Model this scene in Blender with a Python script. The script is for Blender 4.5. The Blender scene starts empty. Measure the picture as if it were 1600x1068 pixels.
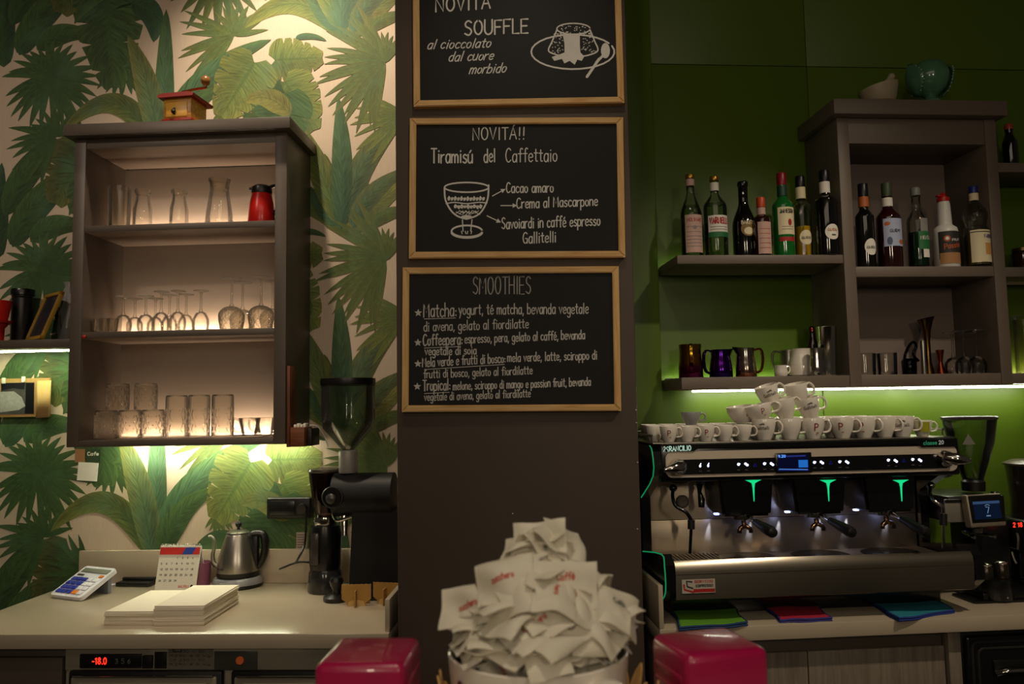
import bpy, bmesh, math, random
from math import sin, cos, pi, radians as rd, sqrt
from mathutils import Vector, Matrix
SC = bpy.context.scene
COL = SC.collection
random.seed(7)

# ---------------------------------------------------------------- camera
F = 1225.0; PITCH = rd(4.7); ROLL = rd(1.0); EYE = 1.56
cp, sp, cr, sr = cos(PITCH), sin(PITCH), cos(ROLL), sin(ROLL)
CR = Vector((cr, sp*sr, -cp*sr)); CU = Vector((sr, -sp*cr, cp*cr)); CF = Vector((0, cp, sp))
cam = bpy.data.cameras.new('camera'); camo = bpy.data.objects.new('camera', cam); COL.objects.link(camo)
cam.sensor_width = 36; cam.lens = 36*F/1600; cam.clip_start = .05; cam.clip_end = 50
camo.matrix_world = Matrix(((CR.x, CU.x, -CF.x, 0), (CR.y, CU.y, -CF.y, 0), (CR.z, CU.z, -CF.z, EYE), (0, 0, 0, 1)))
cam.dof.use_dof = True; cam.dof.focus_distance = 2.45; cam.dof.aperture_fstop = 5.6
SC.camera = camo

# ---------------------------------------------------------------- world, lamps, exposure
SC.view_settings.view_transform = 'Standard'; SC.view_settings.look = 'None'
SC.view_settings.gamma = 1; SC.view_settings.use_curve_mapping = False
SC.view_settings.exposure = 0.0
W = bpy.data.worlds.new('world'); SC.world = W; W.use_nodes = True
W.node_tree.nodes['Background'].inputs[0].default_value = (1.0, .80, .58, 1)
W.node_tree.nodes['Background'].inputs[1].default_value = .028
SC.cycles.use_denoising = True
SC.cycles.max_bounces = 14; SC.cycles.transparent_max_bounces = 40
SC.cycles.caustics_reflective = False; SC.cycles.caustics_refractive = False
SC.cycles.sample_clamp_indirect = 4

def lamp(kind, loc, target, power, col, size=.1, **kw):
    l = bpy.data.lights.new('spot_lamp' if kind == 'SPOT' else 'area_lamp', kind)
    o = bpy.data.objects.new(l.name, l); COL.objects.link(o); o.location = loc
    o.rotation_euler = (Vector(target)-Vector(loc)).to_track_quat('-Z', 'Y').to_euler()
    l.energy = power; l.color = col
    if kind == 'AREA': l.shape = 'RECTANGLE'; l.size = size; l.size_y = kw.get('size_y', size)
    else: l.shadow_soft_size = size
    if kind == 'SPOT': l.spot_size = rd(kw.get('cone', 60)); l.spot_blend = kw.get('blend', .6)
    return o
WARM = (1, .83, .62)
lamp('SPOT', (-.90, 2.34, 3.62), (-.72, 2.92, 2.45), 80, WARM, .035, cone=92, blend=.9)      # wall washer over the wallpaper
lamp('SPOT', (-2.1, .6, 3.5), (-1.65, 2.9, 2.1), 52, (1, .82, .66), .05, cone=62, blend=1)      # fill added for the left worktop and the dim end of the wallpaper
lamp('SPOT', (-.05, .30, 3.5), (.0, 1.0, 1.3), 40, WARM, .05, cone=50, blend=.8)             # over the bar, on the sachets
lamp('SPOT', (.10, 1.15, 3.55), (.0, 2.2, 1.95), 21, WARM, .04, cone=56, blend=.9)           # on the chalkboards
lamp('SPOT', (1.75, .9, 3.5), (.98, 2.5, 1.3), 98, WARM, .05, cone=52, blend=.9)          # on the right wall and the coffee machine
lamp('SPOT', (-.55, 1.3, 3.5), (-.86, 2.5, .93), 30, WARM, .04, cone=34, blend=.9)           # added to brighten the napkins and the kettle
lamp('AREA', (0, -.8, 3.5), (0, 1.8, 1.2), 9, WARM, 3.0, size_y=1.0)  # soft fill added above the camera, no fixture of the room
lamp('AREA', (-.75, -1.9, 2.3), (0, 2.4, 1.0), 9, WARM, .16, size_y=.5)                      # lamps of the guest room behind the camera
lamp('AREA', (1.0, -1.9, 2.3), (.8, 2.4, 1.0), 10, WARM, .16, size_y=.5)

# ---------------------------------------------------------------- frames: pixel rays met with real planes
def ray(px, py):
    return CF + CR*((px-800)/F) - CU*((py-534)/F)
class Fr:
    def __init__(s, a, x0, y0):
        s.a = rd(a); s.t = Vector((cos(s.a), sin(s.a), 0)); s.n = Vector((-sin(s.a), cos(s.a), 0)); s.o = Vector((x0, y0, 0))
    def w(s, u, d, z): return s.o + s.t*u - s.n*d + Vector((0, 0, z))
    def uz(s, px, py, d):
        r = ray(px, py); k = (s.n.dot(s.o)-d)/s.n.dot(r); p = r*k
        return (p-s.o).dot(s.t), EYE+p.z
    def u(s, px, py, d): return s.uz(px, py, d)[0]
    def z(s, px, py, d): return s.uz(px, py, d)[1]
    def ud(s, px, py, z):
        r = ray(px, py); p = r*((z-EYE)/r.z)
        return (p-s.o).dot(s.t), -(p-s.o).dot(s.n)
L = Fr(-2.9, -1.0, 2.96); R = Fr(4.5, 1.1, 2.9); C = Fr(0, 0, 2.2); BAR = Fr(0, 0, 1.1)

# ---------------------------------------------------------------- materials
def lin(h):
    if isinstance(h, (tuple, list)): return tuple(h)[:3]+(1,)
    h = h.lstrip('#'); v = [int(h[i:i+2], 16)/255 for i in (0, 2, 4)]
    return tuple((c/12.92 if c <= .04045 else ((c+.055)/1.055)**2.4) for c in v)+(1,)
MATS = {}
def mat(name, col, rough=.5, metal=0, var=.10, sc=25, bump=0, spec=.5, emit=0, ecol=None, coat=0, stretch=None, trans=0, sss=0):
    if name in MATS: return MATS[name]
    m = bpy.data.materials.new(name); m.use_nodes = True; nt = m.node_tree; b = nt.nodes['Principled BSDF']
    c = lin(col)
    tc = nt.nodes.new('ShaderNodeTexCoord'); n = nt.nodes.new('ShaderNodeTexNoise'); n.inputs['Scale'].default_value = sc; n.inputs['Detail'].default_value = 4
    src = tc.outputs['Object']
    if stretch:
        mp = nt.nodes.new('ShaderNodeMapping'); mp.inputs['Scale'].default_value = stretch; nt.links.new(src, mp.inputs[0]); src = mp.outputs[0]
    nt.links.new(src, n.inputs['Vector'])
    mx = nt.nodes.new('ShaderNodeMix'); mx.data_type = 'RGBA'
    mx.inputs[6].default_value = tuple(x*(1-var) for x in c[:3])+(1,); mx.inputs[7].default_value = tuple(min(1, x*(1+var)) for x in c[:3])+(1,)
    nt.links.new(n.outputs['Fac'], mx.inputs[0]); nt.links.new(mx.outputs[2], b.inputs['Base Color'])
    b.inputs['Roughness'].default_value = rough; b.inputs['Metallic'].default_value = metal
    b.inputs['Specular IOR Level'].default_value = spec; b.inputs['Coat Weight'].default_value = coat
    b.inputs['Transmission Weight'].default_value = trans
    if sss: b.inputs['Subsurface Weight'].default_value = sss; b.inputs['Subsurface Radius'].default_value = (.01, .008, .006)
    if emit:
        b.inputs['Emission Color'].default_value = lin(ecol or col); b.inputs['Emission Strength'].default_value = emit
    if bump:
        bp = nt.nodes.new('ShaderNodeBump'); bp.inputs['Strength'].default_value = bump; bp.inputs['Distance'].default_value = .002
        nt.links.new(n.outputs['Fac'], bp.inputs['Height']); nt.links.new(bp.outputs[0], b.inputs['Normal'])
    MATS[name] = m; return m
def glass(name, tint='#ffffff', refl=1.0, rough=.02, ior=1.45, edge=.0, refr=0, glow=.25):
    if name in MATS: return MATS[name]
    m = bpy.data.materials.new(name); m.use_nodes = True; nt = m.node_tree; nt.nodes.remove(nt.nodes['Principled BSDF'])
    out = nt.nodes['Material Output']
    tr = nt.nodes.new('ShaderNodeBsdfTransparent'); gl = nt.nodes.new('ShaderNodeBsdfGlossy'); gl.inputs['Roughness'].default_value = rough
    lw = nt.nodes.new('ShaderNodeLayerWeight'); lw.inputs['Blend'].default_value = .35
    cr_ = nt.nodes.new('ShaderNodeMix'); cr_.data_type = 'RGBA'; cr_.inputs[6].default_value = lin(tint)
    e = lin(tint); k = 1-edge; cr_.inputs[7].default_value = (e[0]*k, e[1]*k, e[2]*k, 1)
    nt.links.new(lw.outputs['Facing'], cr_.inputs[0]); nt.links.new(cr_.outputs[2], tr.inputs[0])
    fr = nt.nodes.new('ShaderNodeFresnel'); fr.inputs['IOR'].default_value = ior
    mu = nt.nodes.new('ShaderNodeMath'); mu.operation = 'MULTIPLY'; mu.inputs[1].default_value = refl; mu.use_clamp = True
    nt.links.new(fr.outputs[0], mu.inputs[0])
    mx = nt.nodes.new('ShaderNodeMixShader'); nt.links.new(mu.outputs[0], mx.inputs[0]); nt.links.new(tr.outputs[0], mx.inputs[1]); nt.links.new(gl.outputs[0], mx.inputs[2])
    if refr:
        rf = nt.nodes.new('ShaderNodeBsdfRefraction'); rf.inputs['IOR'].default_value = 1.25; rf.inputs['Roughness'].default_value = .03; rf.inputs[0].default_value = lin(tint)
        m0 = nt.nodes.new('ShaderNodeMixShader'); m0.inputs[0].default_value = refr; nt.links.new(tr.outputs[0], m0.inputs[1]); nt.links.new(rf.outputs[0], m0.inputs[2]); nt.links.new(m0.outputs[0], mx.inputs[1])
    tl = nt.nodes.new('ShaderNodeBsdfTranslucent'); tl.inputs[0].default_value = lin(tint)
    pw = nt.nodes.new('ShaderNodeMath'); pw.operation = 'POWER'; pw.inputs[1].default_value = 2.2; nt.links.new(lw.outputs['Facing'], pw.inputs[0])
    pm = nt.nodes.new('ShaderNodeMath'); pm.operation = 'MULTIPLY_ADD'; pm.inputs[1].default_value = glow; pm.inputs[2].default_value = glow*.06; nt.links.new(pw.outputs[0], pm.inputs[0])
    m3 = nt.nodes.new('ShaderNodeMixShader'); nt.links.new(pm.outputs[0], m3.inputs[0]); nt.links.new(mx.outputs[0], m3.inputs[1]); nt.links.new(tl.outputs[0], m3.inputs[2])
    nt.links.new(m3.outputs[0], out.inputs[0]); MATS[name] = m; return m
def wood(name, c1, c2, axis='X', sc=9, rough=.5):
    if name in MATS: return MATS[name]
    m = bpy.data.materials.new(name); m.use_nodes = True; nt = m.node_tree; b = nt.nodes['Principled BSDF']
    tc = nt.nodes.new('ShaderNodeTexCoord'); mp = nt.nodes.new('ShaderNodeMapping')
    s = {'X': (1, 14, 14), 'Y': (14, 1, 14), 'Z': (14, 14, 1)}[axis]; mp.inputs['Scale'].default_value = s
    n = nt.nodes.new('ShaderNodeTexNoise'); n.inputs['Scale'].default_value = sc; n.inputs['Detail'].default_value = 5; n.inputs['Distortion'].default_value = .6
    cr_ = nt.nodes.new('ShaderNodeValToRGB'); cr_.color_ramp.elements[0].position = .32; cr_.color_ramp.elements[1].position = .68
    cr_.color_ramp.elements[0].color = lin(c1); cr_.color_ramp.elements[1].color = lin(c2)
    nt.links.new(tc.outputs['Object'], mp.inputs[0]); nt.links.new(mp.outputs[0], n.inputs['Vector']); nt.links.new(n.outputs['Fac'], cr_.inputs[0]); nt.links.new(cr_.outputs[0], b.inputs['Base Color'])
    b.inputs['Roughness'].default_value = rough; MATS[name] = m; return m
def emi(name, col, s):
    return mat(name, (0, 0, 0), emit=s, ecol=col, var=0)

# ---------------------------------------------------------------- mesh helpers
def NB(): return bmesh.new()
def box(bm, x0, x1, y0, y1, z0, z1, bev=0, seg=2, mi=0, M=None):
    c = [(x0, y0, z0), (x1, y0, z0), (x1, y1, z0), (x0, y1, z0), (x0, y0, z1), (x1, y0, z1), (x1, y1, z1), (x0, y1, z1)]
    v = [bm.verts.new(p) for p in c]
    fs = [bm.faces.new([v[i] for i in q]) for q in ((3, 2, 1, 0), (4, 5, 6, 7), (0, 1, 5, 4), (1, 2, 6, 5), (2, 3, 7, 6), (3, 0, 4, 7))]
    if bev:
        r = bmesh.ops.bevel(bm, geom=list({e for f in fs for e in f.edges}), offset=bev, segments=seg, affect='EDGES', profile=.5)
        fs = list({f for x in r['verts'] for f in x.link_faces}); v = list({x for f in fs for x in f.verts})
    for f in fs: f.material_index = mi
    if M: bmesh.ops.transform(bm, matrix=M, verts=v)
    return v
def FB(bm, u0, u1, d0, d1, z0, z1, bev=0, mi=0, seg=2):          # box in wall-frame numbers (d towards the room)
    return box(bm, min(u0, u1), max(u0, u1), -max(d0, d1), -min(d0, d1), min(z0, z1), max(z0, z1), bev, seg, mi)
def lathe(bm, prof, n=28, mi=0, M=None, a0=0, a1=2*pi, squash=1, rfun=None):
    full = abs(a1-a0-2*pi) < 1e-6; k = n if full else n+1; rings = []; vs = []
    for (r, z) in prof:
        if r < 1e-6: x = bm.verts.new((0, 0, z)); rings.append([x]); vs.append(x); continue
        ring = []
        for i in range(k):
            a = a0+(a1-a0)*i/n; rr = r*(rfun(a, z) if rfun else 1)
            x = bm.verts.new((rr*cos(a), rr*sin(a)*squash, z)); ring.append(x); vs.append(x)
        rings.append(ring)
    for A, B in zip(rings, rings[1:]):
        for i in range(n):
            j = (i+1) % k
            q = [A[i % len(A)], A[j % len(A)], B[j % len(B)], B[i % len(B)]]
            q2 = []
            for x in q:
                if x not in q2: q2.append(x)
            if len(q2) > 2:
                try: bm.faces.new(q2).material_index = mi
                except ValueError: pass
    if M: bmesh.ops.transform(bm, matrix=M, verts=vs)
    return vs
def smooth_pts(pts, k=6, closed=False):
    P = [Vector(p) for p in pts]; n = len(P); out = []
    rng = range(n) if closed else range(n-1)
    for i in rng:
        a = P[(i-1) % n] if (closed or i > 0) else P[0]; b = P[i]; c = P[(i+1) % n]; d = P[(i+2) % n] if (closed or i+2 < n) else P[-1]
        for j in range(k):
            t = j/k; out.append(.5*((2*b)+(c-a)*t+(2*a-5*b+4*c-d)*t*t+(3*b-a-3*c+d)*t**3))
    if not closed: out.append(P[-1])
    return out
def tube(bm, pts, r, n=8, closed=False, mi=0, rads=None, flat=1.0, M=None):
    P = [Vector(p) for p in pts]; N = len(P); rings = []; up = None; vs = []
    for i, p in enumerate(P):
        t = (P[(i+1) % N]-P[(i-1) % N]) if closed else (P[min(i+1, N-1)]-P[max(i-1, 0)])
        if t.length < 1e-9: t = Vector((0, 0, 1))
        t.normalize()
        if up is None: up = Vector((0, 0, 1)) if abs(t.z) < .9 else Vector((0, 1, 0))
        s = t.cross(up)
        if s.length < 1e-6: s = t.orthogonal()
        s.normalize(); up = s.cross(t).normalized(); rr = rads[i] if rads else r
        ring = [bm.verts.new(p+(s*cos(2*pi*j/n)*flat+up*sin(2*pi*j/n))*rr) for j in range(n)]; rings.append(ring); vs += ring
    for i in range(N if closed else N-1):
        A, B = rings[i], rings[(i+1) % N]
        for j in range(n): bm.faces.new((A[j], A[(j+1) % n], B[(j+1) % n], B[j])).material_index = mi
    if not closed:
        for ring in (rings[0][::-1], rings[-1]): bm.faces.new(ring).material_index = mi
    if M: bmesh.ops.transform(bm, matrix=M, verts=vs)
    return vs
def prism(bm, poly, y0, y1, mi=0, axis='Y', M=None):             # polygon extruded along one axis
    f = {'Y': lambda a, b, y: (a, y, b), 'X': lambda a, b, y: (y, a, b), 'Z': lambda a, b, y: (a, b, y)}[axis]
    A = [bm.verts.new(f(a, b, y0)) for a, b in poly]; B = [bm.verts.new(f(a, b, y1)) for a, b in poly]; n = len(poly)
    fs = [bm.faces.new(A), bm.faces.new(B[::-1])]+[bm.faces.new((A[j], A[i], B[i], B[j])) for i in range(n) for j in [(i+1) % n]]
    for q in fs: q.material_index = mi
    bmesh.ops.recalc_face_normals(bm, faces=fs)
    if M: bmesh.ops.transform(bm, matrix=M, verts=A+B)
    return A+B
def ball(bm, c, r, sz=(1, 1, 1), mi=0, n=16, m=10):
    M = Matrix.Translation(c) @ Matrix.Diagonal((*sz, 1))
    return lathe(bm, [(r*sin(pi*i/m), -r*cos(pi*i/m)) for i in range(m+1)], n, mi, M)
def cyl(bm, p, q, r, n=18, mi=0, r2=None):
    p, q = Vector(p), Vector(q); h = (q-p).length; M = Matrix.Translation(p) @ (q-p).to_track_quat('Z', 'Y').to_matrix().to_4x4()
    return lathe(bm, [(0, 0), (r, 0), (r if r2 is None else r2, h), (0, h)], n, mi, M)
def rrect(x0, x1, z0, z1, r, n=5):
    out = []
    for cx, cz, a in ((x1-r, z1-r, 0), (x0+r, z1-r, pi/2), (x0+r, z0+r, pi), (x1-r, z0+r, 3*pi/2)):
        for i in range(n+1): out.append((cx+r*cos(a+pi/2*i/n), cz+r*sin(a+pi/2*i/n)))
    return out

FO = {}
def obj(name, bm, mats, parent=None, fr=None, at=None, label=None, cat=None, group=None, kind=None, smooth=40, rz=0, uvs=None):
    me = bpy.data.meshes.new(name)
    if parent is not None and parent in FO and at is None:
        bmesh.ops.translate(bm, vec=-FO[parent], verts=bm.verts)
    if fr is not None and at is not None and parent is None:
        bmesh.ops.translate(bm, vec=-Vector((at[0], -at[1], at[2])), verts=bm.verts)
    bmesh.ops.recalc_face_normals(bm, faces=bm.faces) if kind != 'raw' else None
    bm.to_mesh(me); bm.free()
    for m in (mats if isinstance(mats, (list, tuple)) else [mats]): me.materials.append(m)
    if smooth: me.shade_smooth(); me.set_sharp_from_angle(angle=rd(smooth))
    o = bpy.data.objects.new(name, me); COL.objects.link(o)
    if parent is not None:
        o.parent = parent
        if parent in FO: FO[o] = FO[parent]
    elif fr is not None:
        o.location = fr.w(*at); o.rotation_euler = (0, 0, fr.a+rz)
    elif at is not None: o.location = at; o.rotation_euler = (0, 0, rz)
    tag(o, label, cat, group, kind if kind != 'raw' else None)
    return o
def tag(o, label=None, cat=None, group=None, kind=None):
    if label: o['label'] = label
    if cat: o['category'] = cat
    if group: o['group'] = group
    if kind: o['kind'] = kind
    return o
def thing(name, label, cat, fr, u, d, z, rz=0, group=None, framed=False):
    o = bpy.data.objects.new(name, None); o.empty_display_size = .05; COL.objects.link(o)
    o.location = fr.w(u, d, z); o.rotation_euler = (0, 0, fr.a+rz)
    if framed: FO[o] = Vector((u, -d, z))
    return tag(o, label, cat, group)
def dup(root, fr, u, d, z, rz, label, group=None, rot=None):
    r = root.copy(); COL.objects.link(r); r.location = fr.w(u, d, z); r.rotation_euler = rot or (0, 0, fr.a+rz); r['label'] = label
    if group: r['group'] = group
    for ch in list(root.children):
        c = ch.copy(); COL.objects.link(c); c.parent = r
        for g in list(ch.children):
            k = g.copy(); COL.objects.link(k); k.parent = c
    return r

# ---------------------------------------------------------------- single-stroke hand lettering
GL = {
'a': (5.6, "~5,4.6 3.4,6 1.3,5.4 .3,3 1,.6 2.6,0 4.2,1.2 5,3|5,6 5,0"), 'b': (5.6, "0,10 0,0|~0,4 2,6 4.2,5.4 5,3 4.2,.6 2,0 0,1.5"),
'c': (5.2, "~4.8,5 3,6 1.1,5.2 .3,3 1.1,.8 3,0 4.9,1"), 'd': (5.8, "5,10 5,0|~5,4.5 3.2,6 1.1,5.2 .3,3 1.1,.8 3,0 5,1.6"),
'e': (5.4, "~.4,3 4.8,3.4 4.4,5.3 2.8,6 1,5 .3,3 1.1,.8 3,0 4.9,1"), 'f': (4.6, "~5,9.3 4,10 2.7,9.4 2.3,7.5 2.3,0|0,6 4.4,6"),
'g': (5.6, "~5,4.6 3.2,6 1.1,5.2 .3,3 1.1,.9 3,.2 5,1.6|~5,6 5,-1.2 4.2,-3 2.2,-3.3 .5,-2.2"), 'h': (5.4, "0,10 0,0|~0,4 2,6 4,5.5 4.7,4 4.7,0"),
'i': (2.2, "1,6 1,0|1,8 1.05,8.5"), 'l': (2.2, "1,10 1,0"), 'j': (3, "~2,6 2,-1.5 1,-3 0,-2.6|2,8 2,8.5"), 'k': (5, "0,10 0,0|4,6 0,2.5|1.5,3.6 4.5,0"),
'm': (7.8, "0,6 0,0|~0,4 1.6,6 3,5.4 3.5,4 3.5,0|~3.5,4 5,6 6.5,5.4 7,4 7,0"), 'n': (5.4, "0,6 0,0|~0,4 2,6 4,5.5 4.7,4 4.7,0"),
'o': (5.4, "~2.5,6 .8,5 .2,3 .8,1 2.5,0 4.2,1 4.8,3 4.2,5 2.5,6"), 'p': (5.6, "0,6 0,-3.5|~0,4.4 2,6 4.2,5.3 4.9,3 4.2,.6 2,0 0,1.5"),
'q': (5.6, "5,6 5,-3.5|~5,4.6 3,6 1,5 .3,3 1,1 3,0 5,1.5"), 'r': (4, "0,6 0,0|~0,3.6 1.3,5.4 3.6,6"), 's': (4.8, "~4.3,5.2 2.5,6 .8,5 1.2,3.6 3.5,2.6 4.2,1.2 2.5,0 .2,.8"),
't': (4.4, "~2,9 2,1.6 2.8,.2 4,.4|0,6.3 4.2,6.3"), 'u': (5.4, "~0,6 0,1.6 1.4,0 3.4,.5 4.6,2|4.6,6 4.6,0"), 'v': (5, "0,6 2.3,0 4.6,6"), 'y': (5.2, "0,6 2.5,.5|5,6 1.4,-3.5"), 'z': (5, "0,6 4.5,6 0,0 4.6,0"),
'A': (7, "0,0 3.2,10 6.4,0|1.2,3.6 5.2,3.6"), 'B': (6.4, "0,0 0,10|~0,10 4,9.6 5,7.6 3.8,5.6 0,5.2|~0,5.2 4.8,4.6 5.8,2.6 4.4,.4 0,0"), 'C': (6.6, "~6,8.6 4,10 1.6,8.8 .3,5 1.4,1.2 3.6,0 6.1,1.4"),
'D': (6.8, "0,0 0,10|~0,10 4,9 6,5 4,1 0,0"), 'E': (5.8, "5.2,10 0,10 0,0 5.2,0|0,5.2 4.4,5.2"), 'F': (5.6, "5.2,10 0,10 0,0|0,5.2 4.2,5.2"), 'G': (7, "~6,8.6 4,10 1.6,8.8 .3,5 1.4,1.2 3.6,0 6,1.2 6.2,3|6.3,0 6.3,4.4 3.8,4.4"),
'H': (6.4, "0,0 0,10|5.6,0 5.6,10|0,5 5.6,5"), 'I': (2.6, "1.2,0 1.2,10"), 'J': (5, "~4,10 4,2 2.6,0 .6,1"), 'K': (6, "0,0 0,10|5.2,10 0,4.4|1.6,6 5.4,0"), 'L': (5.2, "0,10 0,0 4.8,0"), 'M': (8, "0,0 .4,10 3.6,3.4 6.8,10 7.2,0"), 'N': (6.8, "0,0 0,10 5.8,0 5.8,10"),
'O': (7, "~3.2,10 1,8.4 .2,5 1,1.6 3.2,0 5.4,1.6 6.2,5 5.4,8.4 3.2,10"), 'P': (6.2, "0,0 0,10|~0,10 4,9.6 5.4,7.4 4,5 0,4.6"), 'R': (6.4, "0,0 0,10|~0,10 4,9.6 5.2,7.6 4,5.4 0,5|2,5 5.6,0"),
'S': (6, "~5.2,8.8 3,10 .8,8.6 1,6.2 4.2,4.4 5.2,2.2 3.2,0 .2,1.2"), 'T': (6.2, "0,10 6,10|3,10 3,0"), 'U': (6.4, "~0,10 0,2.4 1.8,0 4,.2 5.6,2.6 5.6,10"), 'V': (6.6, "0,10 3,0 6,10"), 'Z': (6, "0,10 5.2,10 0,0 5.4,0"), 'W': (8, "0,10 2,0 4,7 6,0 8,10"), 'X': (6, "0,10 5.4,0|5.4,10 0,0"), 'w': (7, "0,6 1.6,0 3.4,5 5.2,0 6.8,6"), 'x': (5, "0,6 4.4,0|4.4,6 0,0"), 'Y': (6, "0,10 3,5 6,10|3,5 3,0"),
',': (2, "1.2,.8 .4,-1.6"), '.': (2, "1,0 1,.5"), ':': (2.4, "1,.8 1,1.4|1,4 1,4.6"), '!': (2.8, "1.4,10 1.1,3|1,0 1,.6"), '-': (4, "0,4 3,4"), '/': (4, "0,0 3.4,10"),
'0': (6, "~2.5,10 .6,8 .2,5 .6,2 2.5,0 4.4,2 4.8,5 4.4,8 2.5,10"), '1': (3.4, "0,8 1.8,10 1.8,0"), '2': (5.6, "~.3,8 2,10 4.4,8.8 4.2,6 .2,0|.2,0 5,0"), '3': (5.4, "~.3,9 3,10 4.4,8 2,5.4 4.8,3 3,0 .2,1"), '4': (5.6, "3.8,0 3.8,10 0,3 5,3"),
'5': (5.6, "4.6,10 .6,10 .4,5.6|~.4,5.6 3,6.2 4.8,3.4 3,0 .2,.8"), '6': (5.6, "~4.2,9.6 1,6 .3,3 2.4,0 4.8,2.6 3,5.4 .6,3.6"), '7': (5, "0,10 4.8,10 1.4,0"), '8': (5.6, "~2.5,5.4 .6,7.6 2.5,10 4.4,7.6 2.5,5.4 .2,2.6 2.5,0 4.8,2.6 2.5,5.4"), '9': (5.4, "~4.6,6.4 2.2,4.6 .4,7 2.2,10 4.6,8 4.4,4 2.4,0"),
' ': (3.4, ""), '*': (8, "")}
for k, b, acc in (('à', 'a', "1.8,7.2 3.4,8.8"), ('è', 'e', "1.8,7.2 3.4,8.8"), ('ù', 'u', "1.6,7.2 3.2,8.8"), ('À', 'A', "3.4,10.8 5,12")):
    GL[k] = (GL[b][0], GL[b][1]+"|"+acc)
STK = [0]
def strip(bm, pts, lw, fn0, mi=0):
    STK[0] = (STK[0]+1) % 60; lift = Vector((0, -STK[0]*4e-6, 0)); fn = lambda a, b: fn0(a, b)+lift
    return strip_(bm, pts, lw, fn, mi)
def strip_(bm, pts, lw, fn, mi=0):                                   # a flat drawn line with rounded ends; fn puts 2-D points onto the surface
    P = [Vector((p[0], p[1])) for p in pts]
    Q = [P[0]]
    for p in P[1:]:
        if (p-Q[-1]).length > 1e-7: Q.append(p)
    if len(Q) == 1: Q.append(Q[0]+Vector((lw*.05, 0)))
    n = len(Q); A = []; B = []
    t0 = (Q[1]-Q[0]).normalized(); t1 = (Q[-1]-Q[-2]).normalized()
    ends = []
    for i in range(n):
        t = (Q[min(i+1, n-1)]-Q[max(i-1, 0)])
        t = t.normalized() if t.length > 1e-9 else t0
        s = Vector((-t.y, t.x))*lw/2
        if i == 0:
            A.append(Q[0]-t0*lw*.42+s*.5); B.append(Q[0]-t0*lw*.42-s*.5)
        A.append(Q[i]+s); B.append(Q[i]-s)
        if i == n-1: A.append(Q[i]+t1*lw*.42+s*.5); B.append(Q[i]+t1*lw*.42-s*.5)
    a = [bm.verts.new(fn(p.x, p.y)) for p in A]; b = [bm.verts.new(fn(p.x, p.y)) for p in B]
    for i in range(len(a)-1):
        bm.faces.new((b[i], b[i+1], a[i+1], a[i])).material_index = mi
def text(bm, s, x0, x1, y0, y1, h, lw, fn, slant=0, jit=.25, mi=0, hx=None):   # s written from (x0,y0) to (x1,y1); h = cap height
    rnd = random.Random(s); tot = sum(GL.get(c, GL[' '])[0]+1.3 for c in s)-1.3
    k = (x1-x0)/tot; x = 0; ky = h/10
    for c in s:
        w, st = GL.get(c, GL[' ']); jy = rnd.uniform(-jit, jit); js = 1+rnd.uniform(-.06, .06)*jit*2
        def tr(a, b):
            X = x0+(x+a)*k; return (X+slant*b*ky, y0+(y1-y0)*(X-x0)/(x1-x0)+(b*js+jy)*ky)
        if c == '*':
            pts = []
            for i in range(10):
                rr = 4.6 if i % 2 == 0 else 2.0; an = pi/2+2*pi*i/10; q = tr(3.4+0, 4); pts.append((q[0]+rr*ky*cos(an), q[1]+rr*ky*sin(an)))
            cv = bm.verts.new(fn(sum(p[0] for p in pts)/10, sum(p[1] for p in pts)/10)); vv = [bm.verts.new(fn(*p)) for p in pts]
            for i in range(10): bm.faces.new((cv, vv[i], vv[(i+1) % 10])).material_index = mi
        for q in st.split('|'):
            if not q: continue
            sm = q[0] == '~'; pts = [tuple(map(float, p.split(','))) for p in q.lstrip('~').split()]
            if sm: pts = [(p.x, p.y) for p in smooth_pts([(a, b, 0) for a, b in pts], 5)]
            strip(bm, [tr(a, b) for a, b in pts], lw, fn, mi)
        x += w+1.3
def flat_fn(y=0): return lambda a, b: Vector((a, y, b))
def wrap_fn(r, ang=0, off=.0006, rz=None):                             # on the front of an upright round body
    def fn(a, b):
        rr = (rz(b) if rz else r)+off; t = ang+a/rr
        return Vector((rr*sin(t), -rr*cos(t), b))
    return fn
def patch(bm, fn, x0, x1, z0, z1, nx=14, nz=1, mi=0, poly=None):        # label patch
    V = [[bm.verts.new(fn(x0+(x1-x0)*i/nx, z0+(z1-z0)*j/nz)) for i in range(nx+1)] for j in range(nz+1)]
    for j in range(nz):
        for i in range(nx): bm.faces.new((V[j][i], V[j][i+1], V[j+1][i+1], V[j+1][i])).material_index = mi
def oval(bm, fn, cx, cz, rx, rz, mi=0, n=28):
    c = bm.verts.new(fn(cx, cz)); v = [bm.verts.new(fn(cx+rx*cos(2*pi*i/n), cz+rz*sin(2*pi*i/n))) for i in range(n)]
    m = [bm.verts.new(fn(cx+rx*.5*cos(2*pi*i/n), cz+rz*.5*sin(2*pi*i/n))) for i in range(n)]
    for i in range(n):
        j = (i+1) % n; bm.faces.new((c, m[i], m[j])).material_index = mi; bm.faces.new((m[i], v[i], v[j], m[j])).material_index = mi
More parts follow.
